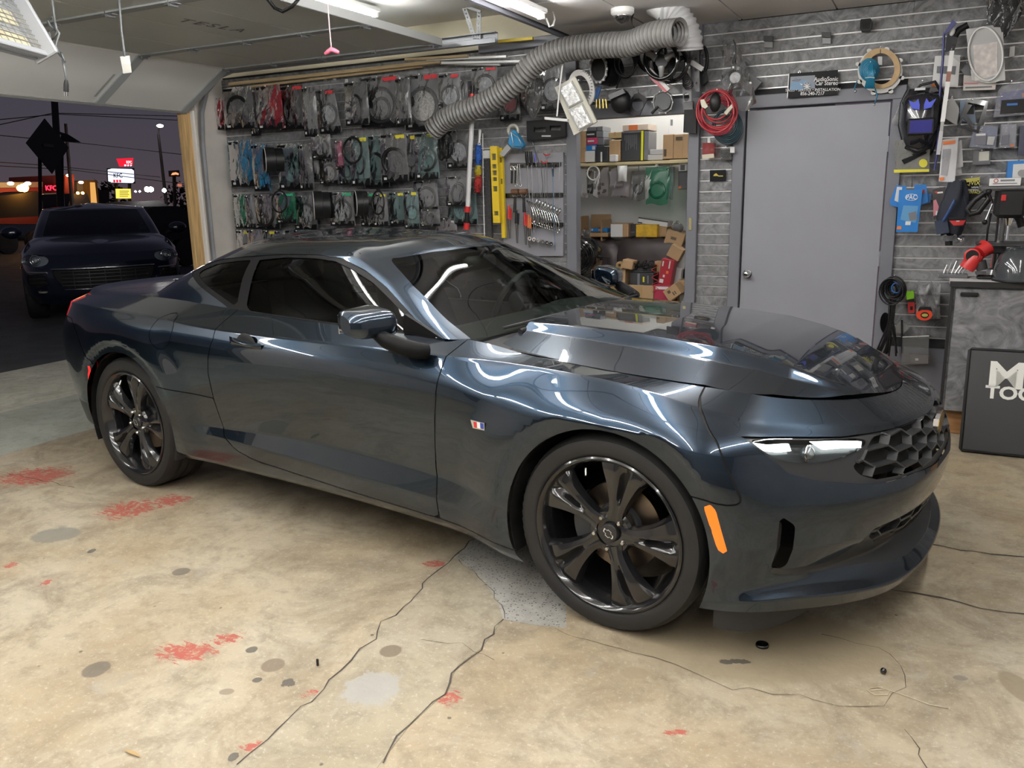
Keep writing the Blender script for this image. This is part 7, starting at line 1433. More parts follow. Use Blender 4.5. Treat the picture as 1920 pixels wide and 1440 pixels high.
part('carcass', MB().box((xl+.79, 2.44, (zk+zc-.03)/2), (1.56, .60, zc-.03-zk), .003), M_marble, cab); part('black_edge', MB().box((xl+.006, 2.125, (zk+zc-.03)/2), (.016, .03, zc-.03-zk), .002), M_edge, cab); part('plinth', MB().box((xl+.79, 2.45, zk/2), (1.52, .56, zk-.002), .003), P('raw_wood_plinth', (.34, .17, .065), .65, var=.25, scale=3, stretch=(2, 20, 20)), cab)
dr_ = part('door', MB().box((xl+.795, 2.128, (zk+zc-.04)/2), (1.54, .022, zc-.05-zk), .003), M_marble, cab); h0 = wp(1813, 553, YW-2.11); hx = at(1816, 552, y=2.115); part('pull', MB().box((hx.x+.005, 2.11, hx.z), (.095, .02, .024), .006), M_edge, dr_); part('pull_recess', MB().box((hx.x+.005, 2.1, hx.z+.003), (.08, .006, .010), .002), M_gap, dr_)
part('worktop', MB().box((xl+.79, 2.42, zc-.012), (1.60, .66, .024), .003), M_whitebox, cab); part('top_edge', MB().box((xl+.79, 2.092, zc-.016), (1.60, .006, .032), .001), M_edge, cab)
# padded board in front
mb0 = at(1797, 848, z=0); mt = 1.0
b = thing('padded_board', 'black padded mat with white tool lettering leaning on the cabinet', 'mat', (mb0.x+.4, mb0.y, 0)); tl = math.radians(13); h_ = .60; MM = TR(mb0.x, mb0.y, .004) @ rot('X', -13)
pm = MB().box((.42, .022, h_/2), (.84, .044, h_), .018, MM); part('pad', pm, P('black_vinyl', (.022, .023, .025), .42, bump=.25, bscale=7), b, 40)
part('piping', MB().tube([MM @ V(p) for p in ((.012, -.001, .012), (.83, -.001, .012), (.83, -.001, h_-.012), (.012, -.001, h_-.012))], .004, 6, closed=True), M_edge, b, 60)
def mt_(body, size, x, z, sx, bold): return part('lettering', text_mesh(body, size, .0008, MM @ TR(x, -.0025, z) @ WALLM, bold=bold, sx=sx, align='LEFT'), P('mat_white', (.72, .72, .68), .45), b)
mt_('MAC', .205, .105, .445, 1.18, .0045); mt_('TOOLS', .098, .105, .350, 1.12, .0032)
# on the counter: drill press etc.
YC = 2.36; zt_ = zc
def cp(px, py, Y=YC): return at(px, py, y=Y)
t = thing('drill_press', 'black bench drill press with a white label on its head, on the workbench', 'drill press', tuple(V((cp(1862, 515).x, YC, zt_))))
b0 = cp(1867, 512); px_ = b0.x; mx, mz = mp(1862, 450, YC)
part('base', MB().box((px_+.02, YC, zt_+.015), (.25, .26, .026), .008), M_black_gloss, t); part('base_flange', MB().lathe([(.0, .0), (.05, .0), (.045, .02), (.028, .03)], 24, TR(px_, YC+.02, zt_+.028)), M_steel, t, 40)
zh = cp(1868, 402).z; part('column', MB().cyl((px_, YC+.02, zt_+.03), (px_, YC+.02, zh+.1), .024, 24), P('column_steel', (.22, .22, .22), .2, 1.), t, 40)
ztb = cp(1868, 457).z; part('table', MB().box((px_+.01, YC-.02, ztb), (.26, .24, .020), .006).box((px_, YC+.02, ztb-.03), (.08, .08, .06), .01), P('table_dark', (.06, .06, .062), .35, .5), t)
zhd = cp(1878, 380).z; part('head', MB().box((px_+.03, YC-.03, zhd), (.15, .28, .17), .02), M_blackp, t); part('belt_cover', MB().box((px_-.005, YC-.02, cp(1870, 352).z), (.26, .30, .035), .012), P('cover_grey', (.10, .10, .105), .4), t); part('cover_top', MB().box((px_+.05, YC-.02, cp(1880, 342).z), (.20, .26, .05), .015), P('cover_grey', (.10, .10, .105), .4), t)
lz = cp(1885, 341, YC-.2); pb = part('label_plate', MB().box((lz.x, YC-.172, lz.z), (.155, .004, .042), .001), M_whitebox, t); part('label_print', MB().box((lz.x, YC-.175, lz.z-.009), (.12, .002, .005)).box((lz.x+.012, YC-.175, lz.z+.008), (.07, .002, .010)), M_greybox, pb); part('label_mark', MB().torus(.010, .0018, 16, 4, TR(lz.x-.045, YC-.175, lz.z+.007)), M_red, pb)
part('switch', MB().box((cp(1882, 371, YC-.17).x, YC-.172, cp(1882, 371, YC-.17).z), (.025, .012, .034), .003), M_red, t); part('chuck', MB().lathe([(.028, .05), (.028, .02), (.022, 0), (.014, -.03)], 20, TR(px_+.03, YC-.10, cp(1874, 412).z)), M_chrome, t, 40); part('drill_bit', MB().cyl((px_+.03, YC-.10, cp(1874, 412).z), (px_+.03, YC-.10, cp(1872, 448).z), .008, 8), M_steel, t)
for k in range(3):
    q = 2*PI*k/3+.4; c = V((px_-.06, YC-.08, zhd)); e = c+V((-.03, .11*math.cos(q), .11*math.sin(q))); part('feed_handle', MB().tube([c, e], .006, 8), M_steel, t, 60); part('knob', MB().ball(e, .016, 10), M_blackp, t, 180)
part('black_hose', MB().tube([cp(1855, 372, YC-.1), cp(1835, 398, YC-.1), cp(1818, 402, YC-.1), cp(1814, 392, YC-.1), cp(1828, 375, YC-.1), cp(1846, 362, YC-.1)], .016, 8), M_blackp, t, 60); part('cord', MB().tube([cp(1858, 400), cp(1852, 430), cp(1849, 460)], .006, 6), M_blackp, t, 180)
t = thing('heat_gun', 'red heat gun with round nozzle on the workbench beside the drill press', 'tool', tuple(V((cp(1818, 500, YC-.08).x, YC-.08, zt_)))); Yg = YC-.16
part('barrel', MB().tube([cp(1836, 476, Yg), cp(1822, 490, Yg), cp(1812, 504, Yg)], [.035, .046, .042], 14), M_red, t, 60); part('nozzle', MB().torus(.036, .008, 20, 8, TR(*cp(1823, 480, Yg-.03))), M_red, t, 180); part('nozzle_bore', MB().lathe([(0, 0), (.034, -.004)], 20, TR(*cp(1823, 480, Yg-.034)), axis='Y'), M_gap, t); part('rear_body', MB().tube([cp(1836, 474, Yg+.03), cp(1850, 463, Yg+.06)], [.04, .05], 12), M_red, t, 60); part('grip', MB().tube([cp(1838, 490, Yg), cp(1842, 506, Yg)], .03, 10), P('grip_dark', (.03, .03, .03), .6), t, 60)
t = thing('red_case', 'red tool body standing behind the drill press column', 'tool', (cp(1878, 495, YC+.14).x, YC+.16, zt_)); a0 = cp(1862, 470, YC+.14); a1 = cp(1884, 506, YC+.14); part('body', MB().prism([(a0.x, zt_), (a0.x, a0.z-.02), (a0.x+.03, a0.z), (a1.x-.02, a0.z+.01), (a1.x, a0.z-.06), (a1.x, zt_)], YC+.13, YC+.22, axis='Y'), M_red, t); part('black_panel', MB().box((a1.x-.02, YC+.127, (a0.z+zt_)/2), (.03, .006, .08), .002), M_blackp, t)
t = thing('bit_tray', 'clear tray of drill bits tipped on the workbench edge', 'tray', (cp(1790, 500, YC).x, YC-.02, zt_)); q0 = cp(1788, 500); part('tray', MB().box((q0.x, YC-.02, zt_+.012), (.16, .13, .02), .004), P('smoke_tray', (.13, .13, .14), .15), t)
for k in range(6): part('drill_bit', MB().tube([(q0.x-.05+.02*k, YC-.03+.01*(k % 2), zt_+.024), (q0.x-.035+.024*k, YC-.02, zt_+.075+.012*(k % 3))], .005, 6), M_steel, t, 60)
t = thing('smoked_dome_cover', 'dark smoked round cover at the right end of the workbench', 'cover', (cp(1910, 495, YC-.17).x, YC-.17, zt_)); q0 = cp(1912, 492, YC-.17); part('dome', MB().lathe([(.0, .20), (.06, .19), (.105, .15), (.125, .08), (.13, .0)], 28, TR(q0.x, YC-.17, zt_)), P('smoked_plastic', (.045, .05, .055), .08, coat=.5), t, 60); part('rim', MB().torus(.13, .006, 28, 6, TR(q0.x, YC-.17, zt_+.006), axis='Z'), M_blackp, t, 180)
t = wt('strap_clamp', 'dark clamp with a pale rod at the right edge of the slats', 'clamp', 1905, 382, .16); part('rod', tb([(1896, 390, .16), (1902, 372, .16), (1915, 365, .16)], .005), M_silverp, t); part('head', tb([(1898, 388, .16), (1905, 402, .16)], .007), M_whitebox, t); part('grip', tb([(1905, 402, .16), (1912, 412, .16), (1916, 425, .16)], .022), M_blackp, t, 60)
# hanging below: black cable hank, tapes, clear bins
t = wt('cable_hank', 'large hank of thin black cables hanging beside the door', 'cable', 1675, 518, .14); rnd = random.Random(9)
for k in range(16): part('loop', ringp(1674+rnd.uniform(-4, 4), 545+rnd.uniform(-4, 6), (s_ := rnd.uniform(8, 24)), s_*1.1, .10+.01*k, .0055, 30, 6, .02), M_blackp, t, 180)
for k in range(13):
    a = rnd.uniform(-8, 8); e = rnd.uniform(-20, 22); part('strand', tb([(1675+a, 560, .12+.006*k), (1672+a*.7, 600, .14), (1667+e*.6, 640+rnd.uniform(-10, 8), .12), (1660+e, 668+rnd.uniform(-8, 4), .10)], .0055), M_blackp, t, 180)
part('blue_strand', ringp(1680, 540, 8, 9, .22, .004, 20, 6), M_blue, t, 180); part('peg', MB().tube([wp(1677, 516, .0), wp(1677, 516, .24)], .003, 6), M_peg, t)
t = wt('grey_plate', 'grey stamped plate and black perforated strap beside the cable hank', 'plate', 1690, 596, .06); part('plate', pl([(1680, 610), (1690, 600), (1706, 614), (1694, 626), (1680, 624)], .06, .01), M_silverp, t); part('strap', pl([(1689, 600), (1693, 600), (1694, 662), (1690, 663)], .08, .006), M_blackp, t)
t = wt('laser_level', 'lime and red measuring tool clipped to the slats', 'tool', 1707, 545, .10); part('lime_top', pl([(1699, 547), (1713, 546), (1714, 560), (1700, 562)], .11, .04), P('lime_plastic', (.30, .75, .02), .4), t); part('red_body', pl([(1702, 567), (1715, 567), (1715, 586), (1703, 587)], .11, .04), M_red, t); part('dark_neck', pl([(1702, 560), (1714, 560), (1714, 568), (1703, 568)], .105, .035), M_blackp, t); part('lens', pl(quad(1709, 578, 5, 7), .112, .003), M_gap, t)
t = wt('clear_bin', 'clear acrylic bin stuffed with bubble film', 'bin', 1738, 545, .14); part('bin', pl([(1717, 553), (1763, 553), (1760, 598), (1717, 598)], .14, .12), FILM('acrylic', (.9, .9, .9), (.5, .5, .5), .18, .05, .1), t)
rn = random.Random(3); part('bubble_film', MB().grid(14, 14, lambda a, b: (wp(1717+46*a, 598-62*b+8*math.sin(9*a+4*b), .12).x, YW-.09-.05*math.sin(11*a+3*b)*math.sin(9*b)-.02, wp(1717+46*a, 598-64*b-7*math.sin(13*a)*b, .12).z)), FILM('bubble', (.85, .85, .86), (.62, .62, .63), .5, .12, 1., 40), t, 180)
t = wt('tape_measure', 'round orange-red tape measure in front of the clear bin', 'tape measure', 1733, 577, .20); part('case', pl(ell(1733, 590, 15, 11, 24), .22, .06), P('orange_red', (.70, .06, .02), .35), t); part('black_top', pl([(1721, 584), (1724, 577), (1745, 577), (1748, 584), (1740, 581), (1728, 581)], .225, .05), M_blackp, t); part('badge', pl(ell(1734, 591, 8, 6, 18), .2215, .003), M_blackp, t); part('badge_print', pl(ell(1734, 591, 6, 3, 14), .2235, .002), P('gold_print2', (.45, .40, .08), .4), t)
t = wt('clear_bin', 'empty clear acrylic holder near the floor left of the cabinet', 'bin', 1722, 630, .12); part('bin', pl([(1692, 632), (1742, 630), (1740, 682), (1690, 684)], .12, .10), FILM('acrylic', (.9, .9, .9), (.5, .5, .5), .18, .05, .1), t); part('card_inside', pl([(1706, 664), (1744, 666), (1740, 682), (1706, 680)], .10, .03), P('brown_card', (.18, .14, .13), .6), t); part('mark', pl(quad(1719, 674, 6, 4), .104, .003), M_whitebox, t); part('lip', tb([(1692, 632, .12), (1742, 630, .12)], .003), M_whitebox, t)
t = wt('black_disc', 'black round speaker grille half hidden behind the cable hank', 'grille', 1660, 595, .05); part('grille', pl(ell(1660, 606, 10, 20, 20), .05, .02), M_black_gloss, t)
# bag of grey lobed spacer
t = wt('spacer_bag', 'clear bag holding grey lobed speaker spacers, left above the door', 'bag', 1385, 90, .16)
for cx, cy, a in ((1383, 130, 0), (1366, 152, -35), (1408, 158, 30)): part('spacer', pl(quad(cx, cy, 26, 32, a+10), .10, .05), P('spacer_grey', (.09, .09, .095), .5), t)
part('fan_disc', MB().lathe([(0, -.01), (.035, -.012), (.04, .0)], 24, TR(*wp(1379, 146, .19)), axis='Y'), P('disc_grey', (.34, .34, .35), .35, var=.3, scale=60), t, 40); part('label', pl(quad(1382, 128, 14, 6), .105, .002), M_whitebox, t)
bT = wp(1372, 78, .16); part('bag_film', MB().grid(16, 18, lambda a, b: (wp(1372+(-14+28*a)*(1+1.4*b)+16*b, 78+126*b, .16).x, YW-.17-.03*math.sin(9*a+5*b)-.02*math.sin(17*b+4*a), wp(1372, 80+124*b+6*math.sin(8*a+3*b), .16).z)), F_clear, t, 180)
# floor bits
for i, (px, py, r, lab) in enumerate(((1429, 1212, .022, 'dark round bottle cap on the floor before the front bumper'), (1656, 1263, .010, 'small black ball on the floor at the right'))):
    p = at(px, py, z=0); t = thing('bottle_cap' if i == 0 else 'rubber_plug', lab, 'cap' if i == 0 else 'plug', (p.x, p.y, .0015)); part('body', MB().lathe([(r, .0), (r*1.02, .006), (r*.9, .009), (r*.7, .006), (0, .005)], 24, TR(p.x, p.y, .0018)) if i == 0 else MB().ball((p.x, p.y, r), r, 12), M_black_gloss, t, 50)
p = at(596, 1249, z=0); t = thing('black_chip', 'small black plastic chip standing on the concrete', 'chip', (p.x, p.y, 0)); part('chip', MB().box((p.x, p.y, .014), (.008, .006, .024), .001), M_blackp, t)
p = at(247, 1414, z=0); t = thing('dry_leaf', 'narrow tan dry leaf on the floor at the lower left', 'leaf', (p.x, p.y, 0)); part('leaf', MB().grid(7, 3, lambda a, b: (p.x-.03+.07*a, p.y+(b-.5)*.012*math.sin(PI*min(.98, a+.02)), .003+.004*math.sin(PI*a))), P('leaf_tan', (.40, .27, .12), .7), t, 180)
t = thing('thread', 'loose pale thread curling on the floor at the right', 'thread', tuple(at(1700, 1310, z=0))); part('thread', MB().tube([at(x, y, z=.004) for x, y in ((1625, 1293), (1640, 1303), (1665, 1303), (1668, 1294), (1645, 1288), (1628, 1294), (1660, 1292), (1700, 1305), (1740, 1320), (1778, 1328))], .0012, 5), P('thread_pale', (.60, .52, .38), .7), t, 180)

for t_, d_ in HUNG:
    if not any(c.name.startswith('peg') for c in t_.children): x_, y_, z_ = t_.location; part('peg', MB().tube([(x_, YW, z_), (x_, y_-.004, z_)], .003, 6), M_peg, t_)
# ---------------------------------------------------------------- outside: lot, parked SUV, signs, restaurant
M_asph = P('asphalt', (.045, .047, .048), .75, var=.35, scale=3, bump=.5, bscale=60)
gr = struct('ground', MB().box((-66.7, 10, -.11), (120, 160, .2)), M_asph)
part('parking_line', MB().box((-8.2, 2.2, -.0085), (2.6, .10, .004), 0, rot('Z', 8)).box((-9.6, .2, -.0085), (2.4, .10, .004), 0, rot('Z', 8)), P('faded_yellow_line', (.16, .14, .03), .8), gr)
# the dark SUV
SX0, SY0, SH = -8.66, 3.72, -36
suv = thing('suv', 'dark navy sport utility vehicle parked outside, facing the garage', 'car', (SX0, SY0, 0), rz=math.radians(SH))
M_navy = P('navy_paint', (.008, .011, .024), .2, .3, coat=1.)
_x = [(-4.7,0), (-4.66,.55), (-4.45,.86), (-3.7,.95), (-2.5,.95), (-1.3,.95), (-.62,.945), (-.20,.80), (-.03,.45), (.02,0)]
def lev(z, dx, dh, zf=None):
    o = []
    for i, (x, h) in enumerate(_x):
        f = max(0, min(1, (x+1.3)/1.2)); e = dx if i > 5 else -dx
        o.append((x+(e*min(1, abs(x+2.5)/2.2)), max(0, h-dh) if h > 0 else 0, z+((zf-z)*f if zf else 0)))
    return o
SUVB = Loft([lev(.24, -.10, .06), lev(.36, -.02, .01), lev(.56, .02, -.01), lev(.74, 0, -.005, .72), lev(.90, -.06, .015, .86), lev(1.0, -.16, .09, .93),
    [(-4.4,0,1.03), (-4.3,0,1.03), (-4.0,0,1.03), (-3.4,0,1.03), (-2.5,0,1.03), (-1.5,0,1.07), (-1.0,0,1.065), (-.70,0,1.04), (-.45,0,1.01), (-.30,0,.985)]], creases=(1, 4))
sk_ = Skin(SUVB, 8, 60)
for cx in (-.88, -3.68): sk_.cut(lambda Pt, cx=cx: np.where(Pt[:, 1] > .6, np.hypot(Pt[:, 0]-cx, Pt[:, 2]-.37)-.41, 1), 'hole')
fg = lambda Pt: Pt[:, 0] > -.75
sk_.cut(PSd([(.93, .84), (.80, .88), (.66, .865), (.60, .80), (.66, .735), (.80, .72), (.92, .76)], 1, 2, fg, 2), 'lamp')
sk_.cut(PSd([(.60, .685), (-.2, .685), (-.2, .44), (.46, .44), (.56, .56)], 1, 2, fg), 'grille')
sk_.cut(PSd([(.88, .62), (.70, .64), (.64, .50), (.80, .46), (.89, .50)], 1, 2, fg), 'intake')
sk_.tag = ['body' if t is None else t for t in sk_.tag]
skin_part('body', sk_, ('body',), M_navy, suv, (-1, 1))
for sd in (-1, 1):
    hl = skin_part('headlamp', sk_, ('lamp',), P('suv_lamp_housing', (.42, .44, .47), .3, .2, coat=.6), suv, (sd,), .02, label='clear headlamp with round projectors')
    skin_part('headlamp_lens', sk_, ('lamp',), M_lens, hl, (sd,), .0)
    def sp_(y, z, ins=0): k = np.argmin(np.hypot(sk_.P[:, 1]-y, sk_.P[:, 2]-z)+np.where(sk_.P[:, 0] > -.9, 0, 9)); return V((sk_.P[k, 0]+ins, sk_.P[k, 1]*sd, sk_.P[k, 2]))
    for (y, z, r) in ((.76, .80, .062), (.885, .785, .036)):
        c = sp_(y, z, .012); MX = TR(*c) @ rot('Z', 90+sd*18)
        part('lamp_ring', MB().torus(r, .006, 28, 6, MX), M_chrome, hl, 180); part('lamp_ring', MB().torus(r*.62, .007, 24, 6, MX), M_chrome, hl, 180); part('projector', MB().ball(c-V((.012, 0, 0)), r*.52, 14), P('projector_glass', (.30, .34, .36), .05, .3, coat=1.), hl, 180)
    it = skin_part('air_intake', sk_, ('intake',), M_gap, suv, (sd,), .03, xin=True)
    for z in (.52, .56, .60): part('slat', MB().tube([sp_(.66, z, .0), sp_(.78, z, .0), sp_(.87, z, .0)], .008, 6), M_blackp, it)
    part('running_strip', MB().tube([sp_(.64, .655, .012), sp_(.76, .66, .012), sp_(.87, .648, .012)], .010, 6), P('strip_chrome', (.55, .5, .46), .15, .9), suv, 60)
    c = sp_(.74, .40, .012); fl_ = part('fog_lamp', MB().lathe([(0, .0), (.042, .0), (.05, -.012), (.058, .01)], 20, TR(*c) @ rot('Z', -90)), P('fog_glass', (.42, .40, .34), .15, .4, coat=1.), suv, 60); fl_.data.transform(Matrix.Identity(4))
    mr = MB().ball((-1.42, sd*1.06, 1.12), .12, 16, (.55, 1.05, .72)); mi = part('door_mirror', mr, M_navy, suv, 180); part('mirror_stem', MB().tube([(-1.42, sd*.90, 1.04), (-1.42, sd*1.0, 1.08)], .03, 8), M_blackp, mi)
    part('side_marker', MB().box((-.60, sd*.958, .70), (.10, .012, .03), .003), P('amber_dim', (.35, .12, .02), .3), suv)
    for cx in (-.88, -3.68):
        W = TR(cx, sd*.955, .365) @ Matrix.Scale(sd, 4, (0, 1, 0)); wh = part('wheel', MB().lathe([(0, -.04), (.05, -.035), (.24, -.03), (.262, 0), (.262, -.2)], 36, W, axis='Y'), M_wheel, suv, 40)
        part('tire', MB().lathe([(.26, -.02), (.30, .005), (.345, -.005), (.365, -.03), (.365, -.21), (.34, -.24), (.26, -.22)], 48, W, axis='Y'), M_tire, wh, 40)
        for k in range(10): a = k*PI/5; part('spoke', MB().box((.15, -.018, 0), (.20, .02, .028), .004, W @ rot('Y', math.degrees(a))), P('dark_alloy', (.10, .10, .105), .3, .8), wh)
        part('wheel_well', MB().lathe([(.415, -.35), (.415, .0)], 28, TR(cx, sd*.94, .37) @ Matrix.Scale(sd, 4, (0, 1, 0)), axis='Y', arc=(0, PI)), M_gap, suv, 180)
gp_ = skin_part('grille', sk_, ('grille',), M_gap, suv, (-1, 1), .04, xin=True)
def sx_(y, z): k = np.argmin(np.hypot(sk_.P[:, 1]-abs(y), sk_.P[:, 2]-z)+np.where(sk_.P[:, 0] > -.9, 0, 9)); return float(sk_.P[k, 0])
for z in (.48, .525, .57, .615, .655): part('grille_bar', MB().tube([(sx_(y, z)-.006, y, z) for y in np.linspace(-.5, .5, 9)], .008, 6), P('grille_bar_grey', (.05, .052, .056), .3, .6), gp_, 60)
for y in (-.36, -.18, 0, .18, .36): part('grille_rib', MB().tube([(sx_(y, z)-.003, y, z) for z in (.45, .56, .67)], .006, 6), P('grille_bar_grey', (.05, .052, .056), .3, .6), gp_, 60)
part('chrome_strip', MB().tube([(sx_(y, .69)+.006, y, .69) for y in np.linspace(-.60, .60, 11)], .009, 6), M_chrome, suv, 180); part('chrome_strip', MB().tube([(sx_(y, .43)+.006, y, .43) for y in np.linspace(-.48, .48, 9)], .005, 6), M_chrome, suv, 180)
part('hood_crest', MB().prism([(-.028, .03), (.028, .03), (.026, -.005), (0, -.032), (-.026, -.005)], -.004, .004, M=TR(-.20, 0, .925) @ rot('Y', 28) @ EM_Y), P('crest_gold', (.50, .36, .12), .3, .8), suv, label='small gold crest badge')
SUVG = Loft([[(-4.35,0,1.02), (-4.3,.5,1.02), (-4.1,.74,1.02), (-3.6,.82,1.02), (-2.7,.83,1.02), (-2.0,.83,1.02), (-1.45,.82,1.02), (-1.30,.70,1.03), (-1.22,.40,1.045), (-1.20,0,1.05)],
    [(-4.25,0,1.2), (-4.2,.48,1.2), (-4.0,.69,1.2), (-3.55,.765,1.2), (-2.7,.775,1.2), (-2.05,.775,1.2), (-1.65,.75,1.2), (-1.55,.65,1.2), (-1.48,.38,1.2), (-1.46,0,1.2)],
    [(-4.0,0,1.40), (-3.98,.45,1.40), (-3.8,.62,1.40), (-3.4,.67,1.41), (-2.8,.68,1.42), (-2.3,.68,1.42), (-2.10,.66,1.41), (-2.0,.58,1.40), (-1.92,.34,1.41), (-1.90,0,1.415)],
    [(-3.0,0,1.50), (-3.0,0,1.50), (-2.95,0,1.50), (-2.9,0,1.50), (-2.8,0,1.50), (-2.6,0,1.50), (-2.5,0,1.495), (-2.45,0,1.49), (-2.3,0,1.48), (-2.25,0,1.475)]], creases=(2,))
sg_ = Skin(SUVG, 8, 50)
sg_.cut(lambda Pt: np.where((Pt[:, 0] > -2.1), np.maximum.reduce([Pt[:, 1]-lin(Pt[:, 2], [1.03, 1.2, 1.4], [.70, .64, .57]), Pt[:, 2]-1.395, 1.055-Pt[:, 2]]), 1), 'windshield')
sg_.cut(PSd([(-1.62, 1.06), (-1.85, 1.19), (-2.15, 1.38), (-3.3, 1.38), (-3.7, 1.2), (-3.72, 1.06)], 0, 2, lambda Pt: Pt[:, 1] > .5), 'side_glass')
sg_.tag = ['shell' if t is None else t for t in sg_.tag]
skin_part('roof_shell', sg_, ('shell',), M_navy, suv, (-1, 1)); skin_part('windshield', sg_, ('windshield',), GLASS('suv_glass', (.5, .53, .52)), suv, (-1, 1))
for sd in (-1, 1): skin_part('side_window', sg_, ('side_glass',), M_sideglass, suv, (sd,), .004)
for y in (-.38, .38): st = part('seat', MB().box((-2.45, y, 1.0), (.16, .50, .5), .05).box((-2.45, y, 1.27), (.12, .28, .12), .04), P('tan_leather', (.26, .21, .16), .6), suv)
part('cabin_floor', MB().box((-2.6, 0, .7), (2.6, 1.5, .1)).box((-1.55, 0, .98), (.3, 1.4, .1), .03), M_int, suv); part('rear_view_mirror', MB().box((-1.93, 0, 1.33), (.03, .22, .06), .01), M_blackp, suv); part('steering_wheel', MB().torus(.17, .014, 24, 6, TR(-1.85, .38, 1.06) @ rot('Z', 90) @ rot('X', -20)), M_int, suv, 180)
gl_ = part('windshield_sticker', MB().box((-1.50, .60, 1.13), (.004, .10, .055), 0, None).box((-1.53, .585, 1.185), (.004, .05, .03), 0, None), P('sticker_green', (.25, .45, .40), .6), suv)
part('underbody', MB().box((-2.3, 0, .36), (3.9, 1.4, .2)), M_gap, suv)

# far things: planes parallel to the garage front
def xp(px, py, x): return at(px, py, x=x)
def fr(pts, x, th=.1): return MB().prism([(xp(a, b, x).y, xp(a, b, x).z) for a, b in pts], x-th, x, axis='X')
M_dark = P('dusk_dark', (.020, .019, .022), .8); M_pole = P('weathered_pole', (.045, .038, .036), .8)
def ft(name, label, cat, px, py, x, group=None): p = xp(px, py, x); return thing(name, label, cat, (p.x, p.y, -.01), group)
XT = Matrix(((0, 0, 1, 0), (1, 0, 0, 0), (0, 1, 0, 0), (0, 0, 0, 1)))
def ftext(body, px, py, h_px, x, m, name, parent, sx=1., bold=.02): 
    c = xp(px, py, x); s = (xp(px, py-h_px/2, x).z-xp(px, py+h_px/2, x).z); return part(name, text_mesh(body, s*1.4, .004, TR(c.x+.02, c.y, c.z) @ XT, bold=bold*s, sx=sx), m, parent)
t = ft('road_sign', 'dark diamond road sign seen from behind on a thin post', 'sign', 88, 272, -17); part('plate', fr([(84, 222), (129, 277), (98, 326), (49, 268)], -17, .02), P('sign_back', (.035, .033, .038), .5, .3), t); part('bracket', fr([(82, 269), (101, 271), (101, 277), (82, 275)], -16.97, .03), P('sign_bracket', (.09, .085, .09), .5), t); part('post', fr([(73, 240), (78, 240), (80, 520), (76, 520)], -17.06, .05), M_dark, t)
t = ft('pennant_sign', 'small dark triangular sign edge right of the diamond sign', 'sign', 135, 258, -17.5); part('plate', fr([(112, 247), (128, 252), (152, 267), (120, 265)], -17.5, .02), M_dark, t); part('post', fr([(116, 255), (119, 255), (121, 515), (118, 515)], -17.56, .05), M_dark, t)
t = ft('utility_pole', 'thick dark utility pole behind the diamond sign', 'pole', 108, 300, -21); part('pole', MB().tube([(xp(102, 120, -21).x, xp(98, 120, -21).y, xp(98, 120, -21).z), (-21, xp(118, 470, -21).y, -.02)], [.085, .10], 10), M_pole, t, 60)
t = ft('utility_pole', 'thin dark leaning pole right of the thick one', 'pole', 130, 300, -26); part('pole', MB().tube([xp(123, 232, -26), xp(143, 475, -26)], [.05, .07], 8), M_pole, t, 60)
t = ft('street_lamp', 'tall street lamp with a bright oval head on the right of the lot', 'street lamp', 305, 300, -27); part('pole', MB().tube([xp(297, 252, -27), xp(322, 470, -27)], [.05, .08], 8), M_pole, t, 60); part('arm', MB().tube([xp(297, 252, -27), xp(298, 238, -27), xp(300, 236, -26.5)], .03, 6), M_pole, t); part('glowing_head', MB().ball(xp(300, 236, -26.6), .12, 14, (1, 1.1, .5)), EM('lamp_white', (1, .98, .93), 14), t, 180)
for i, (a, b, c) in enumerate((((-20, 238), (100, 212), (345, 218)), ((-20, 226), (110, 214), (345, 226)), ((-20, 252), (150, 268), (345, 290)), ((-20, 303), (90, 310), (300, 332)), ((-20, 310), (130, 318), (345, 345)))):
    w_ = thing('power_line', f'thin dark power line crossing the dusk sky, {ORD[i].replace("leftmost", "topmost").replace(" from left", " from top")}', 'cable', tuple(xp(*a, -24-.4*i)), 'power lines'); part('wire', MB().tube([xp(a[0]+(b[0]-a[0])*k/8, a[1]+(b[1]-a[1])*k/8, -24-.4*i) for k in range(9)]+[xp(b[0]+(c[0]-b[0])*k/8, b[1]+(c[1]-b[1])*k/8, -24-.4*i) for k in range(1, 9)], .014, 5), M_dark, w_)
# pole sign
t = ft('restaurant_pole_sign', 'lit white restaurant pole sign with red bucket top and a yellow panel below', 'sign', 230, 330, -30); SWH = EM('sign_white', (.72, .76, .95), 1.0); SRD = EM('sign_red', (.62, .012, .03), 1.0); SBK = P('sign_black', (.01, .01, .012), .6)
part('post', fr([(218, 340), (221, 340), (222, 480), (219, 480)], -30.3, .12), M_dark, t); part('post', fr([(243, 340), (246, 340), (247, 480), (244, 480)], -30.3, .12), M_dark, t)
bd = part('white_board', fr([(208, 318), (212, 316), (247, 317), (251, 320), (252, 340), (249, 343), (212, 342), (209, 339)], -30, .2), SWH, t); part('board_frame', fr([(206, 315), (252, 315), (254, 344), (207, 344)], -30.12, .2), SBK, t)
ftext('KFC', 220.5, 329.5, 8, -29.97, SBK, 'lettering', t, 1.0)
for k in range(3): part('red_stripe', fr([(213+5.5*k, 337), (216+5.5*k, 337), (216.5+5.5*k, 342), (213.5+5.5*k, 342)], -29.97, .04), SRD, t)
part('bucket', fr([(230, 297), (250, 296), (248.5, 311), (236, 312)], -29.95, .4), SRD, t); ftext('KFC', 241.5, 304.5, 5, -29.92, EM('sign_letter_white', (.9, .9, .9), 1.1), 'lettering', t, 1.0)
for a, b in ((234, 237), (239.5, 242), (245, 247)): part('bucket_stripe', fr([(a, 308.5), (b, 308.5), (b-.3, 311.5), (a+.4, 311.8)], -29.92, .04), SWH, t)
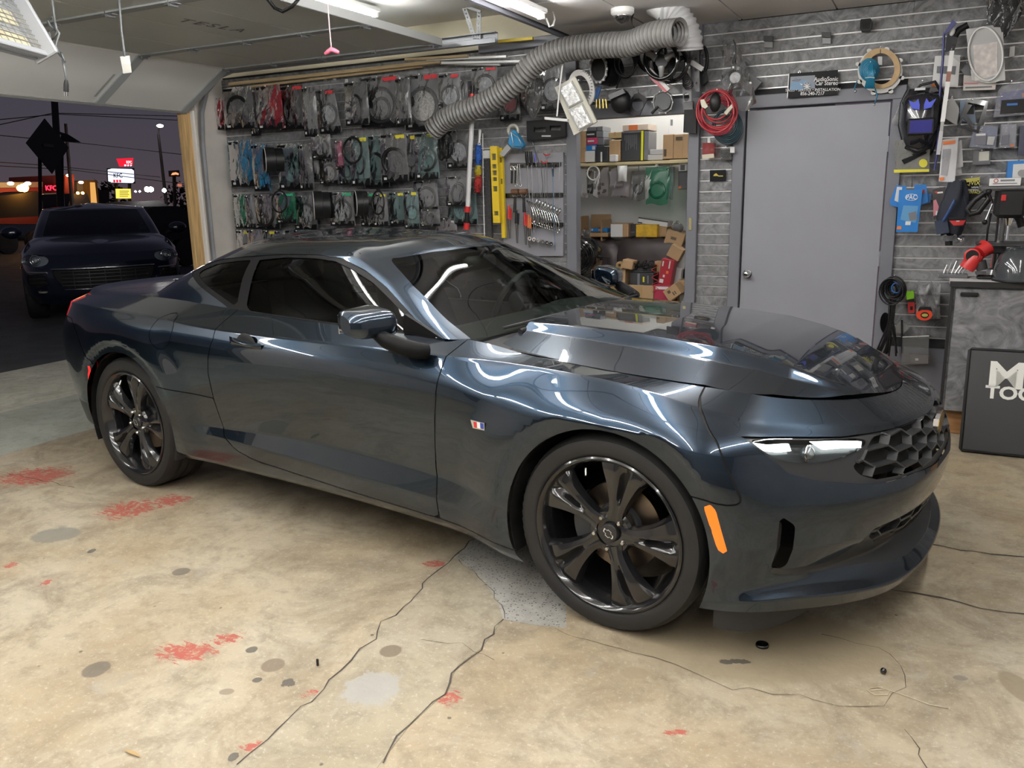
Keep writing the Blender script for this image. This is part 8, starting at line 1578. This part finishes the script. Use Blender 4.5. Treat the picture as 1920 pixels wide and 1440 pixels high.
part('yellow_panel', fr([(221, 354), (245, 354), (246, 372), (222, 372)], -30, .15), EM('sign_yellow', (.80, .62, .10), 1.0), t)
for k in range(4): part('panel_text_line', fr([(225, 358+3.2*k), (242-2*(k % 2), 358+3.2*k), (242-2*(k % 2), 359+3.2*k), (225, 359+3.2*k)], -29.97, .03), P('panel_ink', (.35, .22, .02), .6), t)
# restaurant
t = ft('restaurant_building', 'red and cream restaurant lit at dusk beyond the lot', 'building', 80, 360, -34); RW = P('restaurant_red_wall', (.42, .06, .035), .7); CW = P('restaurant_cream_wall', (.50, .40, .28), .7)
part('red_wall', fr([(-80, 351), (80, 349), (80, 420), (-80, 420)], -34, 6), RW, t); part('cream_band', fr([(-80, 343), (80, 341), (80, 351), (-80, 353)], -33.9, 6.2), CW, t); part('dark_wall', fr([(80, 360), (205, 356), (205, 420), (80, 420)], -34.5, 5), P('restaurant_dark', (.05, .04, .045), .8), t)
part('red_tower', fr([(122, 328), (139, 327), (139, 420), (122, 420)], -33.6, 4), RW, t); part('cream_panel', fr([(144, 341), (160, 340), (162, 366), (145, 366)], -33.9, .3), CW, t); part('gold_tower', fr([(163, 338), (182, 338), (186, 385), (166, 385)], -33.6, 3), P('gold_wall', (.40, .22, .06), .6), t); part('lit_panel', fr([(170, 342), (178, 342), (182, 382), (172, 382)], -33.55, .1), EM('lit_amber', (1., .50, .14), .55), t)
ftext('KFC', 95.5, 353, 9, -33.4, EM('neon_red', (1., .02, .05), 2.2), 'lettering', t, 1.05, .04)
for x, y, e, r in ((20, 344, 3., .14), (52, 344, 3., .14), (129, 329, 2.6, .12), (152, 342, 1.6, .12)): part('wall_lamp', MB().ball(xp(x, y, -33.2), r, 10, (.6, 1, .5)), EM('lamp_warm%d' % int(e*10), (1., .62, .28), e*9), t, 180)
part('canopy', fr([(82, 364), (116, 362), (116, 366), (82, 368)], -33, 1.2), M_white, t); part('canopy_post', fr([(84, 368), (87, 368), (87, 420), (84, 420)], -33, .1), M_white, t); part('canopy_post', fr([(112, 366), (115, 366), (115, 420), (112, 420)], -33, .1), M_white, t)
part('lit_window', fr([(20, 379), (37, 378), (38, 386), (20, 387)], -33.9, .05), EM('window_peach', (1., .62, .40), .9), t)
# traffic
def carsil(label, pts, x, glow=(), m=M_dark, lab='parked_car'):
    t = ft(lab, label, 'car', pts[0][0], pts[0][1], x); part('body', fr(pts, x, 1.7), m, t)
    ys = sorted(p[0] for p in pts); 
    for q in (.22, .78): px = ys[0]+(ys[-1]-ys[0])*q; w = xp(px, 380, x); part('wheel', MB().lathe([(0, 0), (.2, .01), (.33, 0), (.33, -.2)], 20, TR(x+.02, w.y, .32) @ rot('Z', -90), axis='Y'), M_rubber, t, 40)
    for g in glow: part('lamp', MB().ball(xp(g[0], g[1], x+.2), g[2], 12), EM('car_lamp_%s' % g[3], {'white': (1, .97, .90), 'amber': (1, .42, .06), 'red': (1, .05, .03)}[g[3]], g[4]), t, 180)
    return t
g0 = xp(280, 392, -26)
def low(px, x): q = at(px, 0, x=x); return px
carsil('dark wrecker truck silhouette with an amber beacon at the far left', [(-20, 372), (48, 362), (70, 358), (80, 378), (82, 405), (-20, 410)], -25, [(45, 352, .13, 'amber', 30), (38, 353, .10, 'amber', 24)], lab='tow_truck')
carsil('pale-edged pickup cab behind the dark SUV roof', [(128, 384), (136, 363), (163, 362), (170, 380), (186, 383), (186, 410), (128, 410)], -27, [(146, 362, .05, 'amber', 8), (155, 362, .05, 'amber', 8), (35, 396, .05, 'red', 6)], lab='pickup')
carsil('dark car with bright headlights at the right of the lot', [(246, 392), (262, 378), (300, 376), (322, 390), (330, 410), (246, 412)], -24, [(276, 355, .09, 'white', 90), (283, 355, .09, 'white', 90), (308, 357, .07, 'white', 60), (254, 359, .03, 'white', 12), (262, 359, .03, 'white', 12)])
carsil('low dark car in shadow right of the dark SUV', [(262, 404), (285, 388), (330, 386), (362, 402), (362, 450), (262, 450)], -15)
t = ft('shop_sign', 'small dim orange arched sign on a post near the door post', 'sign', 328, 325, -30); part('board', fr([(320, 320), (336, 319), (338, 331), (321, 331)], -30, .15), M_dark, t); part('orange_arch', fr([(322, 328), (325, 324), (330, 323), (335, 325), (335, 328), (330, 327), (326, 328)], -29.95, .05), EM('arch_orange', (.9, .35, .16), .9), t); part('post', fr([(326, 331), (330, 331), (334, 480), (330, 480)], -30.05, .1), M_dark, t); part('small_plate', fr([(334, 343), (341, 343), (341, 350), (334, 350)], -29.95, .04), EM('arch_dim', (.5, .16, .10), .7), t)
rnd = random.Random(2)
for i, (px, py, r) in enumerate(((195, 372, 1.1), (340, 375, 1.0))):
    t = ft('dark_tree', ('dark round tree between the restaurant and the pole sign', 'dark bushy tree by the right post')[i], 'tree', px, py, -42); c = xp(px, py, -42); m = MB()
    for k in range(160):
        v = V((rnd.gauss(0, 1), rnd.gauss(0, 1), rnd.gauss(0, 1))).normalized()*r*rnd.uniform(.5, 1.15)+c; s = rnd.uniform(.1, .25); m.add([v+V((rnd.uniform(-s, s), rnd.uniform(-s, s), rnd.uniform(-s, s))) for _ in range(4)], [(0, 1, 2), (0, 2, 3), (0, 3, 1)])
    o = part('foliage', m, P('dusk_foliage', (.018, .022, .018), .8), t); o['kind'] = 'stuff'; part('trunk', MB().tube([(c.x, c.y, -.01), c], .12, 8), M_pole, t)
# outside wall face beside the door
struct('wall_outside', MB().box((-5.55, 6.2, 1.5), (.08, 6.6, 3.2)), P('outside_wall', (.10, .10, .11), .8))
struct('wall_outside', MB().box((-5.55, -5.8, 1.5), (.08, 6.0, 3.2)), P('outside_wall', (.10, .10, .11), .8))
bpy.context.view_layer.update()
